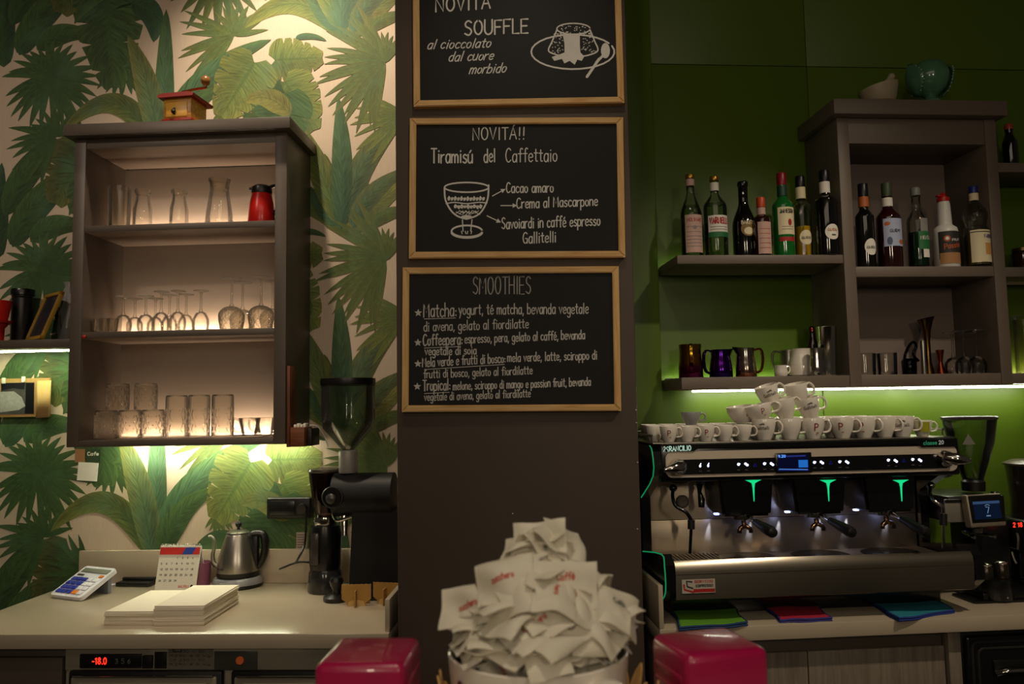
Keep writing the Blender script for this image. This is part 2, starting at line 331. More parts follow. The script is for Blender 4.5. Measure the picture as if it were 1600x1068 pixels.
# ================================================================ the room
TAUPE = mat('taupe_laminate', '#5a4f45', .45, var=.06, sc=60, stretch=(.3, 6, 6))
PILLARM = mat('pillar_paint', '#4a3e34', .6, var=.05, sc=12, bump=.1)
GREEN = mat('green_wall', '#4d660d', .45, var=.05, sc=3)
TILE = mat('floor_tile', '#4a4440', .4, var=.12, sc=4)
CEIL = mat('ceiling_paint', '#6a6258', .8, var=.03)
CREAM = mat('worktop_stone', '#b8aa94', .2, var=.05, sc=9, spec=.5)
HC = .93                                                             # worktop height
def struct(name, bm, m, **k): return tag(obj(name, bm, m, **k), kind='structure')
bm = NB(); box(bm, -3.2, 3.2, -2.2, 3.6, -.06, 0); struct('floor', bm, TILE, smooth=0)
bm = NB(); box(bm, -3.2, 3.2, -2.2, 3.6, 3.75, 3.82); struct('ceiling', bm, CEIL, smooth=0)
# pillar that carries the chalkboards
PX0, PX1 = -.325, .347
bm = NB(); box(bm, PX0, PX1, 2.2, 3.1, 0, 3.75, .004, 2); struct('pillar', bm, PILLARM)
# green wall of painted panels, with fine joints
bm = NB()
seams = [-.62, R.u(1287, 640, 0), R.u(1287, 640, 0)+1.2, 1.9]; zs = [0, R.z(1150, 102, 0), 3.75]
for a, b in zip(seams, seams[1:]):
    for z0, z1 in zip(zs, zs[1:]): FB(bm, a+.0012, b-.0012, 0, -.05, z0+.0012, z1-.0012, .0015)
FB(bm, -.7, 1.9, -.012, -.08, 0, 3.75)
FB(bm, -.70, R.u(1031, 500, .03), .03, 0, 0, 3.75, .002)             # shallow boxed-in strip beside the pillar
struct('wall_right', bm, GREEN, fr=R, at=(0, 0, 0), smooth=30)

# wallpaper: a printed repeat of tropical leaves on a woven paper ground
def paper_mats():
    m = bpy.data.materials.new('wallpaper_ground'); m.use_nodes = True; nt = m.node_tree; b = nt.nodes['Principled BSDF']
    tc = nt.nodes.new('ShaderNodeTexCoord'); mp = nt.nodes.new('ShaderNodeMapping'); mp.inputs['Scale'].default_value = (260, 1, 9)
    n = nt.nodes.new('ShaderNodeTexNoise'); n.inputs['Scale'].default_value = 1.6
    r = nt.nodes.new('ShaderNodeValToRGB'); r.color_ramp.elements[0].color = lin('#c9b29a'); r.color_ramp.elements[1].color = lin('#decdb6')
    nt.links.new(tc.outputs['Object'], mp.inputs[0]); nt.links.new(mp.outputs[0], n.inputs['Vector']); nt.links.new(n.outputs['Fac'], r.inputs[0]); nt.links.new(r.outputs[0], b.inputs['Base Color'])
    b.inputs['Roughness'].default_value = .75
    g = bpy.data.materials.new('wallpaper_leaf_print'); g.use_nodes = True; nt = g.node_tree; b = nt.nodes['Principled BSDF']; b.inputs['Roughness'].default_value = .7
    N = nt.nodes.new; K = nt.links.new
    at = N('ShaderNodeAttribute'); at.attribute_name = 'tint'; uv = N('ShaderNodeUVMap'); sx = N('ShaderNodeSeparateXYZ'); K(uv.outputs[0], sx.inputs[0])
    ab = N('ShaderNodeMath'); ab.operation = 'ABSOLUTE'; K(sx.outputs[1], ab.inputs[0])
    ph = N('ShaderNodeMath'); ph.operation = 'MULTIPLY_ADD'; ph.inputs[1].default_value = -.22; K(ab.outputs[0], ph.inputs[0]); K(sx.outputs[0], ph.inputs[2])
    fq = N('ShaderNodeMath'); fq.operation = 'MULTIPLY'; fq.inputs[1].default_value = 120; K(ph.outputs[0], fq.inputs[0])
    sn = N('ShaderNodeMath'); sn.operation = 'SINE'; K(fq.outputs[0], sn.inputs[0])
    tc = N('ShaderNodeTexCoord'); cb = N('ShaderNodeCombineXYZ'); f3 = N('ShaderNodeMath'); f3.operation = 'MULTIPLY'; f3.inputs[1].default_value = 46; K(ph.outputs[0], f3.inputs[0]); K(f3.outputs[0], cb.inputs[0])
    vy = N('ShaderNodeMath'); vy.operation = 'MULTIPLY'; vy.inputs[1].default_value = 2.2; K(sx.outputs[1], vy.inputs[0]); K(vy.outputs[0], cb.inputs[1])
    sp3 = N('ShaderNodeSeparateXYZ'); K(tc.outputs['Object'], sp3.inputs[0]); zs3 = N('ShaderNodeMath'); zs3.operation = 'MULTIPLY'; zs3.inputs[1].default_value = 5; K(sp3.outputs[0], zs3.inputs[0]); K(zs3.outputs[0], cb.inputs[2])
    n1 = N('ShaderNodeTexNoise'); n1.inputs['Scale'].default_value = 1.0; n1.inputs['Detail'].default_value = 4; K(cb.outputs[0], n1.inputs['Vector'])
    n2 = N('ShaderNodeTexNoise'); n2.inputs['Scale'].default_value = 7; K(tc.outputs['Object'], n2.inputs['Vector'])
    v = N('ShaderNodeMath'); v.operation = 'MULTIPLY_ADD'; v.inputs[1].default_value = .05; v.inputs[2].default_value = .24; K(sn.outputs[0], v.inputs[0])
    v2 = N('ShaderNodeMath'); v2.operation = 'ADD'; K(v.outputs[0], v2.inputs[0]); nm = N('ShaderNodeMapRange'); nm.inputs[1].default_value = .25; nm.inputs[2].default_value = .75; nm.inputs[3].default_value = .15; nm.inputs[4].default_value = .95; K(n1.outputs['Fac'], nm.inputs[0]); K(nm.outputs[0], v2.inputs[1])
    br = N('ShaderNodeVectorMath'); br.operation = 'SCALE'; K(at.outputs['Color'], br.inputs[0]); K(v2.outputs[0], br.inputs['Scale'])
    hs = N('ShaderNodeMix'); hs.data_type = 'RGBA'; hs.blend_type = 'MIX'; hs.inputs[7].default_value = lin('#557a5a')
    mr = N('ShaderNodeMapRange'); mr.inputs[1].default_value = .5; mr.inputs[2].default_value = .75; mr.inputs[4].default_value = .5; K(n2.outputs['Fac'], mr.inputs[0]); K(mr.outputs[0], hs.inputs[0]); K(br.outputs[0], hs.inputs[6])
    mid = N('ShaderNodeMapRange'); mid.inputs[1].default_value = .03; mid.inputs[2].default_value = .09; mid.inputs[3].default_value = .55; mid.inputs[4].default_value = 0; K(ab.outputs[0], mid.inputs[0])
    m2 = N('ShaderNodeMix'); m2.data_type = 'RGBA'; m2.inputs[7].default_value = lin('#3f5a2a'); K(mid.outputs[0], m2.inputs[0]); K(hs.outputs[2], m2.inputs[6])
    K(m2.outputs[2], b.inputs['Base Color'])
    return m, g
PAPER = paper_mats()
LW = []                                                              # printed leaves: list of (grid points in px, uv, colours)
def mixc(a, b, t): return tuple(a[i]+(b[i]-a[i])*t for i in range(3))
DG, MG, YG, BG, OG = [lin(h)[:3] for h in ('#3b5c33', '#567239', '#949548', '#466c52', '#7a783c')]
wr = random.Random(3)
def blade(b, t, w, bend=0, c0=MG, c1=YG, kind='banana', n=14, m=6, ctrl=None):
    b = Vector(b); t = Vector(t); ax = t-b; ln = ax.length; pr = Vector((-ax.y, ax.x))/max(ln, 1e-6); c = Vector(ctrl) if ctrl else (b+t)/2+pr*bend
    G = []
    for i in range(n+1):
        s = i/n; p = b*(1-s)**2+c*2*s*(1-s)+t*s*s; tg = ((c-b)*(1-s)+(t-c)*s); tg = tg.normalized() if tg.length > 1e-6 else ax.normalized(); q = Vector((-tg.y, tg.x))
        if kind == 'banana': ww = w/2*(sin(pi*min(1, s**.72))**.62)*(1-.12*s)+.4
        elif kind == 'blade': ww = w/2*(sin(pi*(s**.78))**.85)+.3
        else: ww = w/2*min(1, (.35+1.9*s))*sqrt(max(0, 1-s**4))+.2
        if s > .999: ww = .15
        row = []
        for j in range(m+1):
            v = -1+2*j/m; wob = 1+.03*sin(9*s+3*v+b.x)
            hv = .78 if v > .02 else 1.08; cc = mixc(c0, c1, min(1, max(0, s*.6+.4*v*v))); cc = tuple(x*hv for x in cc); row.append((p+q*v*ww*wob, (s, v), cc))
        G.append(row)
    LW.append(G)
def banana(b, t, w, bend=0, c0=MG, c1=YG): blade(b, t, w, bend, c0, c1)
def fan(c, a0, a1, ln, n=14, w=13, c0=MG, c1=YG, droop=8, lf=None):
    for i in range(n):
        f = i/(n-1); a = rd(a0+(a1-a0)*f+wr.uniform(-3, 3)); l = ln*(lf(f) if lf else 1)*wr.uniform(.88, 1.06)
        tx, ty = c[0]+l*cos(a), c[1]-l*sin(a)+droop*abs(cos(a))
        blade(c, (tx, ty), w*.82*wr.uniform(.85, 1.15), wr.uniform(-3, 3)+(-droop*.5 if cos(a) > 0 else droop*.5), mixc(c0, c1, .15*wr.random()), mixc(c0, c1, .5+.5*wr.random()), 'blade', 10, 2)
def monst(b, t, w, n=4, c0=MG, c1=YG):                                # broad heart-shaped leaf with slits along its rim
    b = Vector(b); t = Vector(t); ax = t-b; ln = ax.length; ax.normalize(); pr = Vector((-ax.y, ax.x)); G = []; N_, m = 64, 8
    sl = {sd: [(.16+.68*(k+wr.uniform(.25, .75))/n, wr.uniform(.38, .62)) for k in range(n)] for sd in (-1, 1)}
    for i in range(N_+1):
        s = i/N_; row = []; base = w/2*(sin(pi*min(1, .04+.96*s**.62))**.62)*(1-.10*s)
        for j in range(m+1):
            v = -1+2*j/m; sd = 1 if v >= 0 else -1; k = 1+.025*sin(23*s+sd*2)
            for c, dp in sl[sd]: k -= dp*max(0, 1-abs(s-c)/.014)
            off = ln*(abs(v)**1.2)*(.24*s-.13)*(1 if s < .93 else (1-s)/.07)
            cc = mixc(c0, c1, min(1, .15+.5*s*.6+.45*v*v)); cc = tuple(x*(.80 if v > .02 else 1.06) for x in cc)
            row.append((b+ax*(ln*s+off)+pr*v*base*k, (s, v), cc))
        G.append(row)
    LW.append(G)
BGd = mixc(DG, BG, .5)
# (drawn back to front, in the picture where each leaf shows best; the repeat is taken from the wall itself)
def q(b, c, t, w, c0=MG, c1=YG): blade(b, t, w, 0, c0, c1, 'banana', 18, 6, c)
q((6, 105), (0, 40), (14, -40), 40, DG, BGd); q((30, 86), (62, 20), (122, -10), 36, DG, BGd)
q((58, 78), (95, 36), (150, 60), 34, DG, MG); q((8, 338), (40, 240), (120, 216), 42, DG, MG); q((16, 382), (50, 300), (118, 262), 38, DG, MG)
monst((128, 232), (86, 318), 92, 4, DG, OG)
fan((192, 96), 225, 325, 56, 8, 13, DG, MG, 2); fan((342, -44), 195, 345, 96, 11, 17, DG, OG, 4)
fan((78, 120), -165, 172, 86, 28, 15, DG, MG, 14, lambda f: .66+.36*abs(sin(pi*f*1.0+.6)))
fan((88, 214), 25, 150, 50, 8, 12, DG, MG, 8); fan((88, 214), 160, 250, 78, 8, 13, DG, MG, 12)
monst((166, -22), (178, 136), 112, 4, DG, MG); q((205, 4), (250, 10), (240, 66), 40, DG, BG)
fan((366, 56), 150, 235, 88, 8, 12, MG, OG, 10); fan((366, 56), 15, 145, 56, 9, 12, MG, OG, 6)
q((536, 57), (466, -38), (382, 44), 38, MG, YG); q((536, 57), (520, 0), (508, -60), 32, MG, OG); q((540, 57), (556, 10), (574, -60), 34, MG, OG); q((546, 58), (580, 10), (640, -20), 34, OG, YG); q((560, 56), (596, 24), (640, 26), 22, MG, OG)
q((530, 352), (498, 322), (476, 286), 26, BG, MG); q((530, 350), (500, 250), (452, 178), 38, MG, YG)
q((538, 352), (548, 250), (632, 186), 42, BG, OG); q((552, 356), (566, 300), (640, 262), 32, BG, OG); q((570, 362), (592, 328), (644, 326), 20, MG, OG)
fan((632, 180), 150, 235, 84, 8, 12, MG, YG, 10)
q((533, 358), (538, 250), (529, 152), 34, BG, MG)
fan((602, 98), 112, 262, 108, 18, 14, MG, OG, 18); fan((602, 98), 50, 108, 48, 6, 10, MG, OG, 6)
fan((150, 262), 100, 200, 62, 7, 12, DG, MG, 6)
q((462, 60), (486, 52), (510, 64), 10, BG, MG); monst((430, 94), (504, 90), 70, 4, MG, YG); monst((446, 128), (490, 204), 88, 4, MG, YG)
monst((446, 146), (402, 252), 108, 4, DG, MG)
q((246, 236), (190, 104), (98, 206), 36, DG, YG); q((254, 236), (258, 120), (260, 15), 32, BG, MG); q((260, 228), (290, 112), (424, 62), 40, BG, MG)
q((250, 236), (240, 140), (200, 56), 42, BG, YG); q((266, 236), (280, 165), (346, 138), 36, DG, MG)
fan((352, 172), 225, 315, 32, 7, 8, MG, OG, 2)
monst((398, 98), (346, 182), 96, 4, MG, YG)
q((454, 180), (420, 138), (384, 160), 34, OG, YG)
q((404, 250), (350, 172), (302, 254), 34, DG, MG)
q((345, 254), (430, 240), (478, 300), 36, MG, YG); q((205, 276), (150, 256), (108, 336), 36, DG, MG); q((236, 250), (180, 232), (140, 252), 26, DG, MG)
REP = .772
bm = NB(); UV = bm.loops.layers.uv.new('UVMap'); CL = bm.loops.layers.float_color.new('tint')
U0, U1, ZT = -1.7, .80, 3.75
FB(bm, U0, U1, 0, -.1, 0, ZT)
for f in bm.faces: f.material_index = 0
idx = 0
for li, G in enumerate(LW):
    base = [[(L.uz(p.x, p.y, 0), uv, c) for p, uv, c in row] for row in G]
    for k in range(-5, 3):
        dz = REP*k; pu = [x[0][0] for r in base for x in r]; pz = [x[0][1]+dz for r in base for x in r]
        if max(pz) < .55 or min(pz) > 3.25 or min(pu) > .8: continue
        dd = .00025+li*.000012+(k+5)*.0000012
        V = [[bm.verts.new((min(max(x[0][0], U0), U1), -dd, x[0][1]+dz)) for x in r] for r in base]
        for i in range(len(V)-1):
            for j in range(len(V[0])-1):
                f = bm.faces.new((V[i][j], V[i][j+1], V[i+1][j+1], V[i+1][j])); f.material_index = 1
                for lp, (a, b) in zip(f.loops, ((i, j), (i, j+1), (i+1, j+1), (i+1, j))):
                    lp[UV].uv = base[a][b][1]; lp[CL] = (*base[a][b][2], 1)
struct('wall_left', bm, PAPER, fr=L, at=(0, 0, 0), smooth=0, kind='raw')

# ================================================================ left wall cabinet
LEDW = emi('led_warm', '#ffe6c6', 340); LEDN = emi('led_under', '#faf8d4', 85); LEDN2 = emi('led_under_wide', '#f4ffcc', 40)
BACKP = mat('cabinet_back_panel', '#8f7e70', .5, var=.05, sc=50, stretch=(.2, 5, 5))
DARKGAP = mat('dark_gap', '#0b0a09', .7)
CD = .27
c0, c1, zb, zt = L.u(106, 600, CD), L.u(446, 600, CD), L.z(280, 696, CD), L.z(280, 187.5, CD+.035)-.043
cab = thing('wall_cabinet', 'open taupe wall cabinet with three lit shelves of glassware on the leaf wallpaper', 'cabinet', L, (c0+c1)/2, 0, zb, framed=True)
T = .042
for a, b in ((c0, c0+T), (c1-T, c1)):
    bm = NB(); FB(bm, a, b, .001, CD, zb, zt, .0025); obj('side_panel', bm, TAUPE, cab)
bm = NB(); FB(bm, c0-.022, c1+.022, .001, CD+.035, zt+.001, zt+.043, .003); obj('cornice', bm, TAUPE, cab)
bm = NB(); FB(bm, c0+T, c1-T, .02, CD-.004, zt-.035, zt, .001); bm.normal_update()
for f in bm.faces: f.material_index = 1 if f.normal.z < -.9 else 0
obj('top_panel', bm, [TAUPE, BACKP], cab)
bm = NB(); FB(bm, c0+T, c1-T, .001, .012, zb+.02, zt-.035); obj('back_panel', bm, BACKP, cab)
SH = [L.z(280, 348, CD), L.z(280, 515, CD), L.z(280, 686, CD)]
for z in SH:
    bm = NB(); FB(bm, c0+T, c1-T, .013, CD-.002, z-.023 if z > 1.5 else zb, z, .002); bm.normal_update()
    for f in bm.faces: f.material_index = 1 if f.normal.z < -.9 and z > 1.5 else 0
    s_ = obj('shelf', bm, [TAUPE, BACKP], cab)
    bm = NB(); prism(bm, [(-.052, z+.0003), (-.046, z+.0003), (-.0475, z+.005), (-.052, z+.006)], c0+T+.004, c1-T-.004, axis='X'); pf_ = obj('led_baffle', bm, TAUPE, cab)  # unseen lip added to turn the strip's light onto the back panel
    bm = NB(); v = [bm.verts.new(q) for q in ((c0+T+.006, -.0455, z+.0006), (c1-T-.006, -.0455, z+.0006), (c1-T-.006, -.0470, z+.0050), (c0+T+.006, -.0470, z+.0050))]; bm.faces.new(v); obj('led_strip', bm, LEDW, pf_, label='glowing warm LED strip')
bm = NB(); FB(bm, L.u(185, 690, .05), c1-.02, .05, .064, zb-.006, zb-.0004); obj('led_strip', bm, LEDN, cab, label='glowing LED strip under the cabinet')
RED = mat('red_plastic', '#b3180f', .35)
bm = NB(); u, z = L.uz(132, 526, CD); ball(bm, (u, -CD-.003, z), .007, (1, .6, 1)); obj('sticker', bm, RED, cab, label='small round red sticker on the shelf edge')

# shelf at the far left with its lamp
a0, a1 = L.u(-60, 540, .22), c0-.004
zs0 = L.z(60, 530, .22)
sh = thing('wall_shelf', 'dark wall shelf lit underneath, left of the glass cabinet', 'shelf', L, (a0+a1)/2, 0, zs0-.03, framed=True)
bm = NB(); FB(bm, a0, a1, .001, .22, zs0-.03, zs0, .002); obj('board', bm, TAUPE, sh)
bm = NB(); FB(bm, a0, a1-.01, .10, .122, zs0-.0345, zs0-.0305); obj('led_strip', bm, LEDN2, sh, label='glowing LED strip')
# things on that shelf
BLK = mat('black_plastic', '#141312', .35, var=.2); BLKM = mat('black_metal', '#0d0d0e', .28, spec=.6, var=.2); CHROME = mat('chrome', '#c9c6c0', .12, 1); STEEL = mat('brushed_steel', '#a9a49a', .32, 1, var=.12, sc=40, stretch=(1, 30, 30))
STEELV = mat('brushed_steel_dark', '#8c867b', .36, 1, var=.15, sc=40, stretch=(30, 30, 1)); WHITE = mat('white_glaze', '#e9e2d6', .18, var=.03, coat=.4); PAPERW = mat('white_paper', '#e8e2d4', .7, var=.05)
def at_px(fr, px, py, d): u, z = fr.uz(px, py, d); return u
u = at_px(L, 34, 500, .075); t = thing('thermos_flask', 'tall black ribbed flask standing on the far left shelf', 'flask', L, u, .075, zs0)
bm = NB(); lathe(bm, [(0, 0), (.034, 0), (.036, .004), (.036, .17), (.034, .172), (.036, .176), (.036, .18)]); obj('body', bm, BLK, t)
bm = NB(); lathe(bm, [(.036, .18), (.041, .182), (.042, .196), (.04, .204), (0, .206)]); obj('lid', bm, BLKM, t)
u = at_px(L, -4, 500, .16); t = thing('flower_pot', 'red flared pot at the left end of the far left shelf', 'pot', L, u, .16, zs0)
bm = NB(); lathe(bm, [(0, 0), (.022, 0), (.024, .05), (.032, .06), (.034, .066), (.03, .07), (.04, .12), (.044, .15), (.038, .15), (.03, .08), (0, .075)]); obj('pot', bm, RED, t)
bm = NB(); lathe(bm, [(0, .066), (.046, .068), (.05, .076), (.046, .076), (0, .072)]); obj('saucer', bm, RED, t)
GOLD = mat('gilt_frame', '#a8802c', .45, var=.15); PHOTO = mat('photo_print', '#2b2a33', .4, var=.6, sc=50)
u = at_px(L, 72, 520, .12); t = thing('picture_frame', 'small yellow-framed picture leaning on the far left shelf', 'picture', L, u-.022, .155, zs0+.004, rz=rd(-36))
Mt = Matrix.Rotation(rd(-20), 4, 'X')
bm = NB()
for a, b, c, d in ((-.075, .075, 0, .014), (-.075, .075, .176, .19), (-.075, -.061, 0, .19), (.061, .075, 0, .19)): box(bm, a, b, -.006, .008, c, d, .002, M=Mt)
obj('frame', bm, GOLD, t)
bm = NB(); box(bm, -.062, .062, 0, .004, .013, .177, M=Mt); obj('picture', bm, PHOTO, t)
bm = NB(); rr = random.Random(2)
lathe(bm, [(0, 0), (.035, .0), (.04, .05), (.036, .11), (.026, .17), (.016, .2), (.02, .215)], 24, rfun=lambda a, z: 1+.16*sin(5*a+z*40)+.07*sin(11*a-z*90))
u = at_px(L, 93, 500, .14); obj('plastic_bag', bm, glass('crinkled_film', '#b9b6ae', 1.6, .2, edge=.3), fr=L, at=None) if False else None
o = obj('plastic_bag', bm, mat('cloudy_film', '#8f8d88', .3, var=.2, spec=.7), label='crumpled grey plastic bag beside the yellow-framed picture', cat='bag'); o.location = L.w(u-.024, .045, zs0); o.scale = (.9, .9, 1.08); o.rotation_euler = (0, 0, L.a)
# notice board under the shelf
u0, z0 = L.uz(-20, 652, .012); u1, z1 = L.uz(78, 590, .012)
t = thing('photo_board', 'tan pin board with a black and white photo under the far left shelf', 'notice board', L, u0, 0, z0, framed=True)
CORK = mat('tan_card', '#b08a52', .8, var=.15)
bm = NB(); FB(bm, u0, u1, .0022, .012, z0, z1, .001); obj('board', bm, CORK, t)
bm = NB(); a, b = L.uz(0, 647, .013); c, d = L.uz(54, 597, .013); FB(bm, a, c, .0125, .0135, b, d); pho = obj('photograph', bm, mat('photo_bw', '#4a4845', .4, var=.7, sc=40), t)
def ph_(pts, m): bm = NB(); poly_ = [bm.verts.new((L.uz(x, y, .013)[0], -.0138, L.uz(x, y, .013)[1])) for x, y in pts]; bm.faces.new(poly_); obj('photo_print', bm, m, pho, smooth=0)
ph_([(41, 598), (53, 598), (53, 646), (39, 646)], mat('photo_black', '#0f0e14', .4)); ph_([(0, 612), (22, 611), (34, 620), (40, 634), (30, 640), (0, 644)], mat('photo_pale', '#a5a49e', .4, var=.35, sc=90)); ph_([(2, 598), (39, 598), (38, 608), (20, 606), (3, 610)], mat('photo_dark', '#1d1c22', .4, var=.3))
bm = NB(); e0 = L.u(30, 620, .014); FB(bm, e0, c, .0138, .0146, b, d-.004); obj('photo_shadow_half', bm, mat('photo_black', '#15141a', .4), t) if False else bm.free()
for px, py in ((5, 594), (36, 592)):
    bm = NB(); q = L.uz(px, py, .02); FB(bm, q[0]-.006, q[0]+.006, .0126, .022, q[1]-.012, q[1]+.01, .002); obj('peg', bm, PAPERW, t)
bm = NB(); q0 = L.uz(55, 653, .02); q1 = L.uz(82, 594, .02)
V = []
for i in range(9):
    s = i/8; x = q0[0]+(q1[0]-q0[0])*s; V.append([(x, -.0165-.02*s*s*(1-.2*1), q0[1]+.003*s), (x, -.0165-.010*s*s, q1[1])])
vv = [[bm.verts.new(p) for p in r] for r in V]
for a, b in zip(vv, vv[1:]): bm.faces.new((a[0], b[0], b[1], a[1]))
o = obj('curled_note', bm, mat('yellowed_paper', '#c9a468', .8, var=.08), t); o.modifiers.new('thickness', 'SOLIDIFY').thickness = .0006
def note(name, x0, y0, x1, y1, m, label, tilt=0, txt=None):
    a, b = L.uz(x0, y1, .003); c, d = L.uz(x1, y0, .003); t = thing(name, label, 'note', L, (a+c)/2, 0, b, framed=True)
    bm = NB(); box(bm, -(c-a)/2, (c-a)/2, -.0035, -.002, -(d-b)/2, (d-b)/2, M=Matrix.Translation(((a+c)/2, 0, (b+d)/2)) @ Matrix.Rotation(rd(tilt), 4, 'Y')); obj('sheet', bm, m, t)
    if txt: bm = NB(); text(bm, txt, (a+c)/2-.022, (a+c)/2+.022, (b+d)/2, (b+d)/2, .012, .003, flat_fn(-.0042)); obj('lettering', bm, PAPERW, t)
note('paper_note', 121, 722, 153, 751, PAPERW, 'blank white paper note stuck under the corner of the glass cabinet', 4)
note('green_card', 134, 701, 157, 721, mat('green_card', '#32452a', .6), 'small green card stuck above the white paper note', 0, 'Cafe')
note('brown_card', 117, 701, 133, 722, mat('brown_card', '#9a6b45', .7), 'plain brown card stuck beside the small green card', 0)
# ================================================================ glassware in the left cabinet
G1 = glass('clear_glass', '#fdfcf9', .8, .03, 1.45, .05, 0, .2); GC = glass('cut_glass', '#fffdf6', .9, .05, 1.45, .03, .45, .3)
def dims(fr, d, px): u, z = fr.uz(px, 500, d); return fr.w(u, d, 0).y/F
def gl_thing(name, label, cat, px, py, d, z, prof, m=G1, n=24, group=None, rz=0, part='bowl', rfun=None, smooth=40, fr=L):
    u = fr.u(px, py, d); t = thing(name, label, cat, fr, u, d, z, rz, group)
    bm = NB(); lathe(bm, prof, n, rfun=rfun); obj(part, bm, m, t, smooth=smooth); return t
def open_glass(r0, r1, h, th=.0022, base=.008):
    return [(0, 0), (r0*.9, 0), (r0, .003), (r1, h), (r1-th*.5, h+.0008), (r1-th, h), (r0-th, base), (0, base)]
def cut(k1, k2, z0, z1, amp=.06):
    return lambda a, z: 1+(amp*((1-abs(sin(k1*a/2+k2*z)))**3+(1-abs(sin(k1*a/2-k2*z)))**3)*-.9+amp*.4*(abs(cos(k1*a))) if z0 < z < z1 else 0)
z1 = SH[0]+.0003
gl_thing('tall_glass', 'tall straight clear glass at the left end of the top lit shelf', 'glass', 187, 315, .16, z1, open_glass(.036, .040, .165), part='body')
for px, d, lab in ((223, .17, 'small clear milk bottle with flared rim beside the tall straight glass'), (280, .15, 'small clear milk bottle with flared rim, halfway along the top lit shelf')):
    t = gl_thing('glass_bottle', lab, 'bottle', px, 315, d, z1, [(0, 0), (.030, 0), (.033, .004), (.032, .08), (.026, .105), (.0225, .125), (.0245, .135)], part='body', group='milk bottles on the top shelf')
    bm = NB(); lathe(bm, [(.0245, .135), (.0285, .142), (.0285, .149), (.026, .151), (.0235, .146), (.0225, .135)]); obj('rim', bm, GC, t)
t = gl_thing('carafe', 'large clear conical carafe beside the red thermos jug', 'carafe', 343, 305, .15, z1, [(0, 0), (.046, 0), (.05, .006), (.046, .06), (.036, .125), (.032, .15)], part='body')
bm = NB(); lathe(bm, [(.032, .15), (.0345, .17), (.039, .186), (.037, .187), (.031, .165), (.030, .15)], 24, rfun=lambda a, z: 1+.03*cos(12*a)); obj('neck', bm, GC, t)
u = L.u(409, 315, .20); t = thing('thermos_jug', 'red thermos jug with black lid and handle on the top lit shelf', 'jug', L, u, .20, z1)
bm = NB(); lathe(bm, [(0, 0), (.046, 0), (.048, .004), (.041, .08), (.034, .112), (0, .112)], 32); obj('body', bm, mat('thermos_red', '#c4150c', .3, coat=.4), t)
bm = NB(); lathe(bm, [(.0345, .1122), (.036, .118), (.034, .136), (.025, .143), (0, .145)], 32); box(bm, -.045, -.03, -.008, .008, .128, .138, .003); obj('lid', bm, BLK, t)
bm = NB(); tube(bm, smooth_pts([(.03, 0, .136), (.052, 0, .14), (.06, 0, .11), (.056, 0, .06), (.044, 0, .035)]), .007, 8, flat=1.3); obj('handle', bm, BLK, t)
# second shelf
z2 = SH[1]+.0003
def inv_stem(h, rb, hb, rf=.029):       # stem glass standing on its rim
    return [(rb*.86, 0), (rb, hb*.35), (rb*.96, hb*.65), (rb*.6, hb*.92), (.007, hb), (.0036, hb+.012), (.0034, h-.014), (.006, h-.007), (rf*.6, h-.004), (rf, h-.002), (rf, h), (0, h+.0005)]
sl = ['at the left edge of the second shelf', 'second from the left edge of the second shelf', 'third from the left edge of the second shelf', 'in front of the first small wine glasses']
for i, (px, d) in enumerate(((143, .2), (156, .14), (163, .21), (176, .2))):
    gl_thing('shot_glass', 'tiny clear shot glass '+sl[i], 'glass', px, 505, d, z2, open_glass(.015, .020, .052, base=.01), GC, 16, 'shot glasses on the second shelf', part='body')
wl = ['leftmost of the upturned small wine glasses', 'standing behind the leftmost upturned wine glasses', 'third of the upturned small wine glasses from the left', 'fourth of the upturned wine glasses, half hidden at the back', 'fifth of the upturned wine glasses, taller than those before it',
      'sixth of the upturned wine glasses, at the back of the shelf', 'seventh of the upturned wine glasses, in the front row', 'eighth of the upturned wine glasses, half hidden at the back', 'last of the small upturned wine glasses, standing apart before the goblets']
for i, (px, d, h) in enumerate(((193, .2, .132), (211, .11, .137), (228, .2, .132), (243, .10, .137), (252, .18, .149), (265, .09, .150), (278, .18, .150), (291, .09, .151), (314, .16, .152))):
    t = gl_thing('wine_glass', 'clear wine glass, '+wl[i], 'glass', px, 480, d, z2, inv_stem(h, .029, h*.5)[:7], G1, 20, 'upturned wine glasses on the second shelf')
    bm = NB(); lathe(bm, inv_stem(h, .029, h*.5, .027)[6:], 20); obj('foot', bm, GC, t)
gn = ['first of the big upturned goblets from the wine glasses', 'half hidden behind the first big goblet', 'third big upturned goblet, in the front row', 'against the right side of the second shelf']
for i, (px, d, h) in enumerate(((362, .18, .192), (379, .09, .19), (408, .18, .193), (426, .09, .192))):
    pr = inv_stem(h, .045, h*.47, .034); pb = [(.045*(.84+.16*min(1, 2*s)) if s < .6 else .045*sqrt(max(.02, 1-((s-.6)/.4)**2)), h*.47*s) for s in [k/36 for k in range(37)]]
    t = gl_thing('goblet', 'large cut glass goblet, '+gn[i], 'glass', px, 475, d, z2, pb, GC, 84, 'big upturned goblets on the second shelf', rfun=cut(14, 130, -.01, h*.4, .03), smooth=0)
    bm = NB(); lathe(bm, [(.009, h*.468)]+pr[5:], 20); obj('foot', bm, G1, t)
